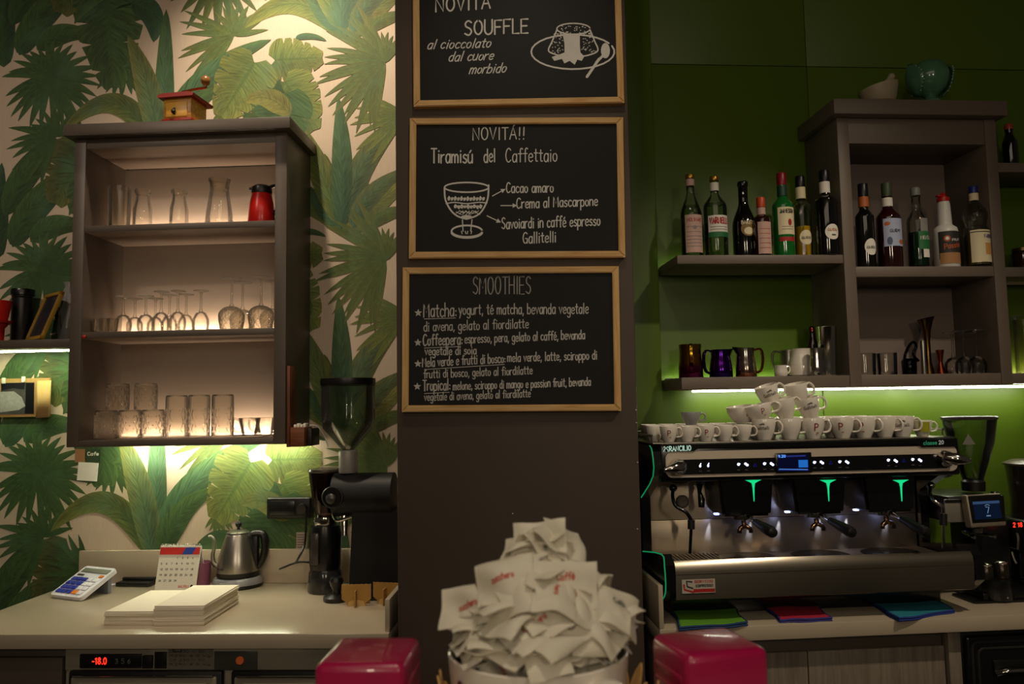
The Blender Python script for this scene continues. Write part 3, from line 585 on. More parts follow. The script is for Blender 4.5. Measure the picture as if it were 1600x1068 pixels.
# third shelf
z3 = SH[2]+.0055
def inv_tumbler(r, h): return [(r*.97, 0), (r, .004)]+[(r, .004+(h-.012)*k/34) for k in range(1, 34)]+[(r*.99, h-.008), (r*.95, h-.001), (r*.9, h), (r*.82, h-.006), (0, h-.007)]
tn = ['front left of the bottom lit shelf', 'second in the front row of the bottom lit shelf', 'third in the front row, next to the tall tumblers']
H = .098
for i, px in enumerate((166, 203, 239)):
    gl_thing('tumbler', 'short cut glass tumbler upside down, '+tn[i], 'glass', px, 660, .17, z3, inv_tumbler(.0385, H), GC, 84, 'short cut tumblers on the bottom shelf', part='body', rfun=cut(12, 75, .012, .08), smooth=0)
for i, px in enumerate((184, 228)):
    gl_thing('tumbler', 'short cut glass tumbler stacked on the others, '+('left one of the upper pair' if i == 0 else 'right one of the upper pair'), 'glass', px, 618, .16, z3+H+.0006, inv_tumbler(.0385, .094), GC, 84, 'short cut tumblers on the bottom shelf', part='body', rfun=cut(12, 75, .012, .08), smooth=0)
for i, px in enumerate((276, 311, 348)):
    gl_thing('tall_tumbler', 'tall cut glass tumbler upside down, '+['beside the short tumblers', 'middle one of three', 'beside the glass cups'][i], 'glass', px, 650, .17, z3, inv_tumbler(.0375, .147), GC, 84, 'tall cut tumblers on the bottom shelf', part='body', rfun=cut(10, 60, .014, .10, .05), smooth=0)
for i, (px, zz, d) in enumerate(((390, z3, .17), (415, z3, .09))):
    t = gl_thing('glass_cup', 'low clear glass cup with loop handle, '+('in front, beside the tall tumblers' if i == 0 else 'behind, in the right corner of the bottom shelf'), 'cup', px, 665, d, zz, open_glass(.026, .038, .062), G1, 24, 'clear glass cups', part='body')
    bm = NB(); sg = -1 if i == 0 else -1; tube(bm, smooth_pts([(sg*.034, 0, .052), (sg*.055, 0, .06), (sg*.062, 0, .038), (sg*.05, 0, .014), (sg*.030, 0, .014)]), .0035, 8); obj('handle', bm, GC, t)

# hand coffee mill on the cabinet
zt2 = zt+.0435
u = L.u(290, 160, .24); t = thing('coffee_mill', 'small wooden hand coffee mill with red top on the glass cabinet', 'coffee mill', L, u, .24, zt2, rz=rd(-6))
MILLW = wood('honey_wood', '#a8701f', '#d39a3c', 'X', 8, .4); DRK = wood('dark_wood', '#4a2716', '#6d3b20', 'Z', 8, .5)
bm = NB(); box(bm, -.058, .058, -.055, .055, 0, .012, .003); obj('base', bm, mat('mill_red', '#8f2015', .4), t)
bm = NB(); box(bm, -.052, .052, -.05, .05, .0122, .085, .002); obj('box', bm, MILLW, t)
bm = NB(); box(bm, -.042, .038, -.0525, -.0495, .018, .07, .001); dr = obj('drawer', bm, mat('drawer_front', '#e0a63f', .4, var=.15), t)
bm = NB(); ball(bm, (-.010, -.058, .035), .008); box(bm, -.014, -.006, -.0545, -.0522, .026, .05); obj('knob', bm, BLK, dr)
bm = NB(); prism(bm, [(-.066, .0852), (.066, .0852), (.07, .094), (.05, .1), (-.05, .1), (-.07, .094)], -.066, .066); obj('top', bm, mat('mill_red', '#8f2015', .4), t)
BRASS = mat('brass', '#a87c3c', .3, 1)
bm = NB(); lathe(bm, [(.034, .1002), (.032, .108), (.02, .114), (.009, .118), (.006, .13), (0, .131)]); obj('hopper_dome', bm, STEEL, t)
bm = NB(); tube(bm, [(-.012, 0, .128), (.045, -.01, .130), (.085, -.015, .130)], .004, 8, flat=1.6); ck = obj('crank', bm, BRASS, t)
bm = NB(); lathe(bm, [(0, 0), (.006, 0), (.007, .008), (.014, .014), (.0165, .026), (.013, .037), (.006, .042), (0, .043)], 20, M=Matrix.Translation((.085, -.015, .131))); obj('crank_knob', bm, wood('turned_wood', '#7a4a1c', '#a56a2b', 'Z', 10, .35), ck)

# wooden wall holder on the side of the cabinet (hangs on its right flank)
u0_ = c1+.001; za = L.z(455, 697, .2); zc = L.z(455, 572, .24)
t = thing('wooden_holder', 'brown wooden wall holder with a small box, fixed to the cabinet flank', 'holder', L, u0_, .2, za, framed=True)
bm = NB(); FB(bm, u0_, u0_+.012, .20, .262, za, zc, .002); obj('back_board', bm, DRK, t)
bm = NB(); FB(bm, u0_+.0125, L.u(479, 690, .235), .17, .26, za+.001, za+.067, .002); obj('box', bm, wood('mid_wood', '#5d3018', '#7d4524', 'X', 8, .5), t)
bm = NB(); FB(bm, L.u(479.6, 690, .235), L.u(490, 690, .21), .14, .235, za+.002, za+.062, .002); obj('side_box', bm, mat('box_black', '#1a0d08', .5), t)
bm = NB()
for i in range(4): x = u0_+.02+.011*i; box(bm, x, x+.008, -.245, -.225+.004*i, za+.062, za+.076+.004*(i % 2), .001)
obj('paper_slips', bm, PAPERW, t)
bm = NB(); q = [L.uz(484, 664, .2), L.uz(496, 666, .17), L.uz(506, 680, .15), L.uz(513, 697, .14)]
tube(bm, smooth_pts([(a, -d, z) for (a, z), d in zip(q, (.2, .17, .15, .14))]), .002, 6); obj('white_cable', bm, PAPERW, t)

# ================================================================ left worktop and what stands under it
wl0 = L.u(125, 906, 0)-.03; wl1 = (PX0+1.0)-.002
t = tag(thing('worktop', 'pale stone worktop under the leaf wallpaper', 'worktop', L, (wl0+wl1)/2, 0, HC-.04, framed=True))
WF = L.ud(300, 990, HC)[1]
bm = NB(); FB(bm, wl0, wl1, .0035, WF, HC-.042, HC, .003); obj('slab', bm, CREAM, t)
bm = NB(); FB(bm, L.u(123, 880, .02), wl1, .0035, .02, HC+.0003, HC+.122, .002); obj('upstand', bm, CREAM, t)
bm = NB(); FB(bm, wl1-.014, wl1, .0205, WF-.015, HC+.0003, HC+.09, .002); obj('end_upstand', bm, CREAM, t)
FRM = mat('fridge_steel', '#a39a88', .45, .15, var=.06, sc=60, stretch=(1, 40, 40)); GASK = mat('gasket', '#12110f', .5)
ua, ub = L.u(97, 1040, 0.6250), wl1
t = thing('base_cabinet', 'plain taupe base cabinet below the left end of the worktop', 'cabinet', L, wl0, 0, 0, framed=True)
bm = NB(); FB(bm, wl0+.02, ua-.004, .02, 0.5850, .08, HC-.044, .002); obj('carcass', bm, TAUPE, t)
bm = NB(); FB(bm, wl0+.03, ua-.012, 0.5860, 0.6050, .1, HC-.083, .002); obj('door', bm, TAUPE, t)
bm = NB(); FB(bm, wl0+.05, ua-.02, .03, .48, .001, .0795); obj('plinth', bm, BLK, t)
t = thing('refrigerated_counter', 'steel refrigerated counter with red digital display below the worktop', 'fridge', L, ua, 0, 0, framed=True)
bm = NB(); FB(bm, ua, ub, .02, 0.6050, .06, HC-.044, .002); obj('body', bm, FRM, t)
bm = NB(); FB(bm, ua+.004, ub, 0.6055, 0.6170, L.z(300, 1046, 0.6150), HC-.046, .002); pnl = obj('control_panel', bm, FRM, t)
def onp(px0, py0, px1, py1, d):
    a, b = L.uz(px0, py1, d); c, e = L.uz(px1, py0, d); return a, c, b, e
bm = NB(); a, c, b, e = onp(125, 1021, 221, 1043, 0.6210); FB(bm, a, c, 0.6172, 0.6250, b, e, .002); dsp = obj('display', bm, BLK, pnl)
bm = NB(); a, c, b, e = onp(144, 1027, 167, 1037, 0.6260); text(bm, '-18.0', a, c, b, b, e-b, .0035, flat_fn(-0.6256)); obj('digits', bm, emi('red_digits', '#ff2a18', 2.2), dsp)
bm = NB(); a, c, b, e = onp(180, 1029, 204, 1036, 0.6260); text(bm, '3 5 6', a, c, b, b, e-b, .002, flat_fn(-0.6256)); obj('symbols', bm, mat('grey_print', '#777777', .6), dsp)
bm = NB(); a, c, b, e = onp(223, 1023, 239, 1043, 0.6210); FB(bm, a, c, 0.6172, 0.6270, b, e, .002); a, c, b, e = onp(241, 1018, 260, 1044, 0.6210); FB(bm, a, c, 0.6172, 0.6210, b, e, .001); obj('switch_cover', bm, GASK, pnl)
bm = NB(); a, c, b, e = onp(261, 1006, 333, 1046, 0.6210); FB(bm, a, c, 0.6172, 0.6182, b, e); st = obj('rating_plate', bm, mat('plate_silver', '#9a9385', .4, .5), pnl)
bm = NB(); x, y, z_, w_ = a+.01, c-.01, b, e
for i in range(4): text(bm, 'CE 230 V 50 ' if i % 2 else 'R290 6.5 kg', a+.006, c-.008-.01*(i % 2), b+.012+.012*i, b+.012+.012*i, .006, .0011, flat_fn(-0.6186))
a, c, b, e = onp(270, 1006, 283, 1018, 0.6210); strip(bm, [(a, b), (a, e), (c, e), (c, b), (a, b)], .003, flat_fn(-0.6186)); obj('lettering', bm, mat('dark_print', '#3a372f', .6), st)
bm = NB(); a, c, b, e = onp(334, 1017, 402, 1047, 0.6210); FB(bm, a, c, 0.6172, 0.6210, b, e, .002); sw = obj('switch_plate', bm, mat('plate_grey', '#4d4a45', .4), pnl)
bm = NB(); a, b = L.uz(375, 1031, 0.6220); cyl(bm, (a, -0.6210, b), (a, -0.6260, b), .011); obj('switch', bm, mat('orange_switch', '#c2562a', .4, emit=.15), sw)
def fdrawer(p0, p1):
    a = L.u(p0, 1050, 0.6300); c = L.u(p1, 1050, 0.6300); zt_ = L.z(p0, 1048, 0.6300); zb_ = .12
    bm = NB(); FB(bm, a, c, 0.6055, 0.6300, zb_, zt_, .008); d = obj('drawer', bm, GASK, t)
    bm = NB(); FB(bm, a+.014, c-.014, 0.6302, 0.6380, zb_+.02, zt_-.014, .006, 0, 3); FB(bm, a+.04, c-.04, 0.6380, 0.6430, zb_+.04, zt_-.03, .002); obj('drawer_front', bm, FRM, d)
    bm = NB(); FB(bm, a+.022, c-.022, 0.6302, 0.6470, zt_-.0135, zt_-.009, .002); obj('handle', bm, CHROME, d)
fdrawer(106, 347); fdrawer(360, 640)

# ================================================================ on the left worktop
def gd(px, py, z=HC): return L.ud(px, py, z)
z0 = HC+.0004
# electric gooseneck kettle
u, d = gd(356, 924); d -= .088; t = thing('kettle', 'steel gooseneck electric kettle on its grey base', 'kettle', L, u, d, z0, rz=rd(4))
KB = mat('kettle_base', '#9fa0a4', .35, .4)
bm = NB(); lathe(bm, [(0, 0), (.086, 0), (.089, .004), (.088, .012)], 40, squash=.92); obj('foot', bm, BLK, t)
bm = NB(); lathe(bm, [(.088, .0122), (.086, .028), (.078, .036), (0, .037)], 40, squash=.92); box(bm, -.04, .02, -.083, -.07, .012, .026, .003); obj('base', bm, KB, t)
bm = NB(); lathe(bm, [(0, .0375), (.07, .0375), (.074, .041), (.074, .055)], 40); obj('bottom_ring', bm, BLK, t)
bm = NB(); lathe(bm, [(.0735, .0552), (.0725, .075), (.066, .11), (.055, .15), (.044, .18), (.041, .186), (.030, .186)], 48); bd = obj('body', bm, mat('kettle_steel', '#c2bcb0', .3, 1, var=.08, sc=40, stretch=(30, 30, 1)), t)
bm = NB(); lathe(bm, [(.0405, .1862), (.04, .192), (.028, .198), (.012, .201), (0, .2015)], 40); ld = obj('lid', bm, STEEL, t)
bm = NB(); lathe(bm, [(.006, .2015), (.005, .208), (.011, .216), (.012, .224), (.008, .23), (0, .231)]); obj('lid_knob', bm, BLK, ld)
bm = NB(); P = smooth_pts([(.04, .0, .176), (.058, .0, .187), (.088, 0, .182), (.098, 0, .15), (.094, 0, .11), (.078, 0, .075), (.066, 0, .066)]); tube(bm, P, .011, 10, rads=[.014-.006*abs(i/len(P)-.45) for i in range(len(P))], flat=1.25); box(bm, .036, .062, -.016, .016, .07, .18, .006, M=Matrix.Translation((.012, 0, 0)) @ Matrix.Shear('XY', 4, (0, 0)) ); obj('handle', bm, BLK, t)
bm = NB(); P = smooth_pts([(-.062, 0, .07), (-.085, 0, .08), (-.092, 0, .11), (-.086, 0, .14), (-.088, 0, .165), (-.098, 0, .178), (-.108, 0, .178)]); tube(bm, P, .006, 10, rads=[.0085-.0045*i/(len(P)-1) for i in range(len(P))]); obj('spout', bm, STEEL, t)
bm = NB(); text(bm, 'Brewista', -.045, -.008, .068, .068, .008, .0012, wrap_fn(.0735, -.3)); obj('lettering', bm, BLK, t)
# desk calendar
uA, dA = gd(241, 923); uB, dB = gd(305, 923)
wC = sqrt((uB-uA)**2+(dB-dA)**2); t = thing('desk_calendar', 'white tent calendar with red and blue header on the worktop', 'calendar', L, (uA+uB)/2, (dA+dB)/2, z0, rz=-math.atan2(dB-dA, uB-uA))
hc = .150; dep = .085; wc = wC/2
bm = NB(); prism(bm, [(0, 0), (dep/2-.003, hc), (dep/2+.003, hc), (dep, 0), (dep-.003, 0), (dep/2, hc-.01), (.003, 0)], -wc, wc, axis='X'); obj('stand', bm, PAPERW, t)
th = math.atan2(dep/2-.003, hc)
def cal_fn(a, b): return Vector((a, b*sin(th)-.0012*cos(th)-.0003, b*cos(th)+.0012*sin(th)))
bm = NB(); patch(bm, cal_fn, -wc+.001, wc-.001, .125, .150, 4); obj('header', bm, mat('header_red', '#c5261f', .6), t)
bm = NB(); f2 = lambda a, b: cal_fn(a, b)+Vector((0, -.0004, 0)); patch(bm, lambda a, b: f2(a+(b-.125)*.5, b), wc*.12, wc*.62, .1255, .1495, 4); obj('header_flash', bm, mat('header_blue', '#1b3f9c', .6), t)
bm = NB(); n = 0
for r in range(5):
    for c in range(7):
        n += 1
        if n < 4 or n > 32: continue
        x = -wc+.011+c*(2*wc-.018)/7; z = .110-r*.0195; text(bm, str(n-3), x, x+(.009 if n > 12 else .0045), z, z, .0062, .0014, f2)
obj('dates', bm, mat('ink_dark', '#33343a', .6), t)
bm = NB(); text(bm, 'GALLITELLI', wc*.15, wc*.68, .012, .012, .0075, .0014, f2); obj('lettering', bm, mat('ink_red', '#c0392b', .6), t)
bm = NB(); oval(bm, f2, wc*.8, .015, .005, .0065); obj('emblem', bm, BLK, t)
bm = NB()
for i in range(20): x = -wc+.005+i*(2*wc-.01)/19; tube(bm, [(x, dep/2+.006*cos(a), hc+.001+.006*sin(a)) for a in [2*pi*k/9 for k in range(9)]], .0007, 5, closed=True)
obj('wire_binding', bm, CHROME, t)
# lilac cup and the pens behind the calendar
u, d = gd(318, 915); t = thing('plastic_tub', 'dull lilac plastic tub behind the calendar and kettle', 'tub', L, L.u(313, 880, .07), .07, z0)
bm = NB(); lathe(bm, open_glass(.034, .038, .088, .003)); obj('body', bm, mat('lilac_plastic', '#8a4f6c', .4), t)
# calculator
u, d = gd(80, 933); uB, dB = gd(136, 937); ang = -math.atan2(dB-d, uB-u)
wcal = sqrt((uB-u)**2+(dB-d)**2); t = thing('calculator', 'white desk calculator with blue keys and tilted display', 'calculator', L, u, d, z0, rz=ang-rd(7))
Mk = Matrix.Rotation(rd(27), 4, 'X'); lc = .155
bm = NB(); pr = rrect(0, wcal, 0, lc, .012); prism(bm, [(a, b) for a, b in pr], .0, .014, axis='Z', M=Mk); obj('body', bm, mat('calc_white', '#d8d8e2', .35), t)
bm = NB(); box(bm, .012, wcal-.012, (lc-.034)*.89, (lc-.018)*.89, .001, .054); obj('rear_stand', bm, mat('calc_grey', '#7b7d8a', .4), t)
bm = NB(); box(bm, .012, wcal-.012, lc-.034, lc-.012, .0142, .0165, .001, M=Mk); obj('display', bm, mat('lcd', '#7a7c70', .25), t)
bm = NB(); box(bm, .012, .045, lc-.052, lc-.044, .0142, .0152, M=Mk); obj('solar_cell', bm, mat('solar', '#2a1e1c', .3), t)
KBL = mat('key_blue', '#24329a', .4); KWH = mat('key_white', '#dfdfe8', .4); KOR = mat('key_orange', '#e07a20', .4)
for r in range(4):
    for c in range(5):
        x = .012+c*(wcal-.024)/5; y = .012+r*.0215; s = (wcal-.024)/5-.003
        bm = NB(); box(bm, x, x+s, y, y+.017, .0142, .0185, .002, M=Mk); obj('key', bm, KBL if c < 3 else (KOR if (r, c) == (0, 3) else KWH), t)
bm = NB(); box(bm, wcal-.03, wcal-.012, lc-.055, lc-.043, .0142, .0175, .001, M=Mk); obj('key', bm, KOR, t)
# papers and the black scale
u, d = gd(168, 910); t = thing('paper_receipts', 'loose printed slips of paper beside the calculator', 'papers', L, u, d, z0)
for i, (x, y, a) in enumerate(((.0, .02, -20), (.012, -.01, 12), (-.02, .05, -35))):
    bm = NB(); box(bm, -.045, .045, -.07, .07, .0002+.001*i, .0008+.001*i, M=Matrix.Translation((x, y*.4, 0)) @ Matrix.Rotation(rd(a-30), 4, 'Z')); obj('slip', bm, PAPERW if i != 1 else mat('slip_lilac', '#cfc3dc', .6), t)
u, d = gd(208, 917); t = thing('coffee_scale', 'flat black coffee scale lying in front of the upstand', 'scale', L, u, d-.07, z0, rz=rd(-5))
bm = NB(); box(bm, -.065, .065, -.07, .07, 0, .016, .004); obj('body', bm, BLK, t)
bm = NB(); box(bm, -.062, .062, -.035, .068, .0162, .026, .003); obj('weighing_plate', bm, mat('scale_top', '#1d1c1c', .3), t)
bm = NB(); box(bm, -.05, .05, -.064, -.042, .0162, .0172, .0004); obj('display', bm, BLKM, t)
# paper napkins: two neat stacks of folded napkins
uA, dA = gd(163, 976); uB, dB = gd(318, 978); uC, dC = gd(370, 940); an = -math.atan2(dB-dA, uB-uA)
wn = sqrt((uB-uA)**2+(dB-dA)**2)/4-.0008; ln = .27
NAP = mat('napkin_paper', '#efe6d2', .8, var=.04, sc=8); nr = random.Random(5)
for k, (n, lab) in enumerate(((9, 'white folded paper napkin in the lower left stack on the worktop'), (13, 'white folded paper napkin in the higher right stack on the worktop'))):
    first = None
    for i in range(n):
        bx = uA+(uB-uA)*(.25+.5*k); by = dA+(dB-dA)*(.25+.5*k)
        jx, jy, ja = nr.uniform(-.0018, .0018), nr.uniform(-.0025, .0025), nr.uniform(-.8, .8)
        if first is None:
            first = thing('paper_napkin', lab, 'napkin', L, bx, by, z0, rd(1), 'napkins in the lower stack' if k == 0 else 'napkins in the higher stack')
            for q in range(2):
                bm = NB(); box(bm, -wn*.98, wn*.98, .001, ln, q*.0022+.0001, q*.0022+.0021, .0009); obj('fold', bm, NAP, first)
        else:
            o = dup(first, L, bx+jx, by+jy, z0+i*.00448, rd(1)+rd(ja), lab)
# coffee grinder with tall hopper
dG = .20; u = L.u(566, 800, dG)
def gz(py, d=dG): return L.z(560, py, d)
t = thing('coffee_grinder', 'tall black shop coffee grinder with clear hopper beside the pillar', 'coffee grinder', L, u, dG, z0, framed=True)
xh = L.u(544, 640, dG); rh = L.u(585, 640, dG)-xh
def LZ(bm, prof, x, dd, n=28, **k): return lathe(bm, prof, n, M=Matrix.Translation((x, -dd, 0)), **k)
bm = NB(); LZ(bm, [(.02, gz(702)), (.03, gz(697)), (rh*.93, gz(668)), (rh, gz(655)), (rh, gz(602)), (rh-.003, gz(602)), (rh-.003, gz(655)), (.027, gz(695))], xh, dG, 40); hp = obj('hopper', bm, glass('hopper_glass', '#f2f4f0', .9, .03, 1.45, .2), t)
bm = NB(); LZ(bm, [(0, gz(602)+.001), (rh+.001, gz(602)+.001), (rh+.003, gz(598)), (rh+.002, gz(591)), (rh*.9, gz(590)), (0, gz(590))], xh, dG, 40); obj('hopper_lid', bm, BLK, t)
bm = NB(); LZ(bm, [(.03, gz(738)), (.032, gz(736)), (.032, gz(704)), (.028, gz(702)), (.02, gz(702))], xh, dG); obj('neck', bm, mat('neck_silver', '#b4b0aa', .35, .5), t)
ym = gz(772); rm = gz(738)-ym
bm = NB(); cyl(bm, (xh-.045, -dG, ym), (L.u(616, 770, dG), -dG, ym), rm*1.0, 32); obj('motor', bm, mat('black_metal_satin', '#121214', .5, spec=.35), t)
bm = NB(); cyl(bm, (xh-.028, -dG-rm*.7, ym), (xh-.034, -dG-rm*1.15, ym-.002), .036, 28, r2=.033); dl = obj('dial', bm, BLK, t)
bm = NB(); tube(bm, [(xh-.032+.034*cos(a), -dG-rm*1.13, ym+.034*sin(a)) for a in [2*pi*i/24 for i in range(24)]], .0025, 6, closed=True); ball(bm, (xh-.036, -dG-rm*1.18, ym-.004), .018, (1, .5, 1)); obj('dial_ring', bm, mat('grey_ring', '#4d4c4a', .3, .5), dl)
bm = NB(); x0, x1 = L.u(551, 850, dG), wl1-.018; prism(bm, [(x0, z0+.03), (x0+.012, ym-rm*.7), (x1, ym-rm*.7), (x1, z0+.03)], -dG-.05, -dG+.09); obj('column', bm, mat('black_metal_satin', '#121214', .45, spec=.4), t)
bm = NB(); FB(bm, L.u(552, 920, dG), x1, dG-.1, dG+.09, z0, z0+.03, .006); obj('base', bm, BLKM, t)
bm = NB(); cyl(bm, (xh-.005, -dG-.035, gz(803)), (xh+.0, -dG-.05, gz(833)), .014, 16, r2=.009); obj('spout', bm, CHROME, t)
bm = NB(); tube(bm, smooth_pts([(xh-.045, -dG-.03, gz(800)), (xh-.02, -dG-.07, gz(808)), (xh+.03, -dG-.07, gz(802))]), .005, 8); obj('bag_clamp', bm, CHROME, t)
# smaller grinder at its left
d2 = .15; x2 = L.u(508, 860, d2); t = thing('espresso_grinder', 'small black grinder with smoked hopper left of the tall grinder', 'coffee grinder', L, x2, d2, z0, framed=True)
def g2(py): return L.z(508, py, d2)
bm = NB(); LZ(bm, [(.03, g2(806)), (.036, g2(800)), (.046, g2(775)), (.056, g2(745)), (.057, g2(737)), (.054, g2(737)), (.043, g2(775)), (.03, g2(800))], x2, d2); obj('hopper', bm, glass('smoked_glass', '#a08c80', 1.0, .05, 1.45, .3), t)
bm = NB(); LZ(bm, [(.057, g2(737)), (.06, g2(735)), (.058, g2(732)), (.02, g2(730)), (0, g2(730))], x2, d2); obj('hopper_rim', bm, mat('smoked_rim', '#3a332e', .25), t)
bm = NB(); LZ(bm, [(0, g2(806)), (.04, g2(806)), (.043, g2(812)), (.038, g2(820)), (0, g2(820))], x2, d2); obj('collar', bm, CHROME, t)
bm = NB(); LZ(bm, [(.0, g2(887)), (.052, g2(887)), (.054, g2(880)), (.056, g2(835)), (.05, g2(820)), (0, g2(819))], x2, d2); obj('body', bm, BLKM, t)
bm = NB(); FB(bm, x2-.035, x2-.005, d2+.053, d2+.062, g2(878), g2(828), .006); obj('front_plate', bm, mat('smoke_plate', '#3c3733', .2), t)
bm = NB(); LZ(bm, [(0, z0), (.058, z0), (.06, z0+.006), (.056, g2(893)), (.05, g2(887)), (0, g2(887))], x2, d2); obj('base', bm, mat('grey_glass_base', '#2a2a2a', .15), t)
u, d = gd(520, 943); d -= .043; t = thing('tamper', 'black coffee tamper standing on its round foot before the small grinder', 'tamper', L, u, d, z0)
bm = NB(); lathe(bm, [(0, 0), (.041, 0), (.043, .004), (.043, .014), (.03, .02), (.014, .024), (0, .025)]); obj('foot', bm, BLK, t)
bm = NB(); lathe(bm, [(.014, .0245), (.012, .034), (.02, .05), (.024, .064), (.018, .076), (0, .08)]); obj('handle', bm, BLKM, t)
# kraft card drip stands
KR = mat('kraft_card', '#a9803e', .8, var=.1)
for i, (px, py, w_, lab) in enumerate(((557, 944, 45, 'scalloped kraft card drip stand in front of the tall grinder'), (604, 941, 43, 'scalloped kraft card drip stand against the pillar'))):
    u, d = gd(px, py+2); s = .0021; t = thing('drip_stand', lab, 'stand', L, u, d, z0, rz=rd(4 if i == 0 else -10), group='kraft card stands'); hw = w_*s/2
    top = [(hw-2*hw*k/12, .068+.0035*sin(k*pi*1.0+.3)*(1 if k % 2 else .3)) for k in range(13)]
    bm = NB(); prism(bm, [(-hw*.62, 0), (hw*.62, 0), (hw*.7, .012), (hw, .022)]+top+[(-hw, .022), (-hw*.7, .012)], -.003, 0); obj('front_card', bm, KR, t)
    bm = NB(); box(bm, -.002, .002, -.03, -.0031, 0, .052, .0004); obj('cross_card', bm, KR, t)
    bm = NB(); prism(bm, [(-hw*.6, .0)]+[(hw*.6*cos(a), .02+.02*sin(a)) for a in [pi-pi*k/8+pi for k in range(9)]], -.0042, -.0032); bm.free() if True else None
    bm = NB(); box(bm, -hw*.8, hw*.8, .03, .033, 0, .06, .001); obj('back_card', bm, KR, t)
    bm = NB(); prism(bm, [(-hw*.62, .0), (hw*.62, 0), (hw*.5, .014), (0, .02), (-hw*.5, .014)], -.0052, -.0034); obj('lip', bm, mat('kraft_light', '#c7a468', .8), t)
# socket strip and label on the wall, cables
a, b = L.uz(417, 810, .03); c, e = L.uz(487, 776, .03)
t = thing('socket_box', 'black twin socket box on the leaf wallpaper', 'socket', L, a, 0, b, framed=True)
bm = NB(); FB(bm, a, c, .0025, .038, b, e, .008, 0, 3); obj('box', bm, BLK, t)
bm = NB(); FB(bm, a+.012, c-.06, .0382, .042, b+.014, e-.012, .002); obj('lid', bm, mat('socket_lid', '#1c1b1a', .25), t)
bm = NB(); cyl(bm, (c-.03, -.0382, (b+e)/2), (c-.03, -.06, (b+e)/2-.004), .018); obj('plug', bm, BLK, t)
a, b = L.uz(463, 857, .003); c, e = L.uz(480, 831, .003); t = thing('wall_label', 'small printed white label on the wallpaper behind the cable', 'label', L, a, 0, b, framed=True)
bm = NB(); FB(bm, a, c, .002, .0028, b, e); obj('sheet', bm, mat('label_lilac', '#bcae9f', .7), t)
bm = NB()
for i in range(6): strip(bm, [(a+.004, b+.006+.009*i), (c-.004, b+.006+.009*i)], .003, flat_fn(-.0033))
obj('print', bm, mat('label_print', '#77584a', .7), t)
def cable(name, label, pts, r=.0042):
    P = []
    for p in pts:
        if len(p) == 3: u, z = L.uz(p[0], p[1], p[2]); P.append((u, -p[2], z))
        else: u, d = gd(p[0], p[1], HC+r+.0005); P.append((u, -d, HC+r+.0006+(p[3] if len(p) > 3 else 0)))
    bm = NB(); tube(bm, smooth_pts(P, 7), r, 8); return obj(name, bm, BLK, fr=L, at=(P[0][0], -P[0][1], P[0][2]), label=label, cat='cable')
cable('power_cable', 'black power cable dropping from the socket to the worktop', [(478, 800, .062), (478, 825, .06), (476, 850, .06), (466, 872, .07), (452, 893), (430, 905)])
cable('kettle_cable', 'black cable running from the kettle base to the coil', [(392, 901), (410, 893), (430, 896), (455, 893), (480, 897)])
u, d = gd(448, 903)
P = [(u+(.05+.004*k/10)*cos(k*.55)*1.0, -d+.026*sin(k*.55), HC+.0052+.0004*k) for k in range(36)]
bm = NB(); tube(bm, smooth_pts(P, 3), .0042, 8); obj('coiled_cable', bm, BLK, fr=L, at=(u, d, HC+.0005), label='coil of black cable lying behind the kettle on the worktop', cat='cable')
cable('grinder_cable', 'black cable rising from the coil to the small grinder', [(447, 906), (395, 907), (420, 896), (445, 885, .08), (465, 878, .09), (482, 878, .13)], .0036)
# ================================================================ chalkboards on the pillar
PINE = wood('pine_frame', '#c0904a', '#deb678', 'X', 7, .5); PINEV = wood('pine_frame_upright', '#c0904a', '#deb678', 'Z', 7, .5)
SLATE = mat('blackboard', '#0d0d0e', .55, var=.25, sc=5, spec=.25)
CHK = mat('chalk', '#dcd9d4', .9, var=.1); CHK2 = mat('chalk_faint', '#a39f9a', .9, var=.3, sc=60); CHK3 = mat('chalk_grey', '#c2beb8', .9, var=.2, sc=60)
DB = .0125
def bfn(a, b): u, z = C.uz(a, -b, DB+.0004); return Vector((u, -(DB+.0004), z))
def board(label, bl, br):
    A = Vector(C.uz(*bl, .018)); B = Vector(C.uz(*br, .018)); ax = (B-A).normalized(); up = Vector((-ax.y, ax.x)); w = (B-A).length; h = .405; f = .0185
    t = thing('chalkboard', label, 'chalkboard', C, A.x, 0, A.y, framed=True, group='framed chalkboards on the pillar')
    P = lambda x, y: tuple(A+ax*x+up*y)
    for o, i, m in ((((0, 0), (w, 0)), ((w-f, f), (f, f)), PINE), (((w, h), (0, h)), ((f, h-f), (w-f, h-f)), PINE), (((0, h), (0, 0)), ((f, f), (f, h-f)), PINEV), (((w, 0), (w, h)), ((w-f, h-f), (w-f, f)), PINEV)):
        bm = NB(); q = [P(*p) for p in o+i]; prism(bm, q, -.022, -.001); fs = [e for e in bm.edges if abs(e.verts[0].co.y+.022) < 1e-5 and abs(e.verts[1].co.y+.022) < 1e-5]
        bmesh.ops.bevel(bm, geom=fs, offset=.0025, segments=2, affect='EDGES'); obj('frame_bar', bm, m, t)
    bm = NB(); prism(bm, [P(f-.002, f-.002), P(w-f+.002, f-.002), P(w-f+.002, h-f+.002), P(f-.002, h-f+.002)], -DB, -.002); obj('board', bm, SLATE, t)
    return t
def chalk(t, items, m, name='chalk_lettering'):
    for it in items:
        bm = NB(); s, x0, x1, y0, y1, h, lw = it[:7]; text(bm, s, x0, x1, -y0, -y1, h, lw, bfn, slant=it[7] if len(it) > 7 else 0); obj(name, bm, m, t, smooth=0)
def el(cx, cy, rx, ry, a0=0, a1=360, n=28): return [(cx+rx*cos(rd(a0+(a1-a0)*i/n)), -(cy+ry*sin(rd(a0+(a1-a0)*i/n)))) for i in range(n+1)]
def fl(*p): return [(a, -b) for a, b in p]
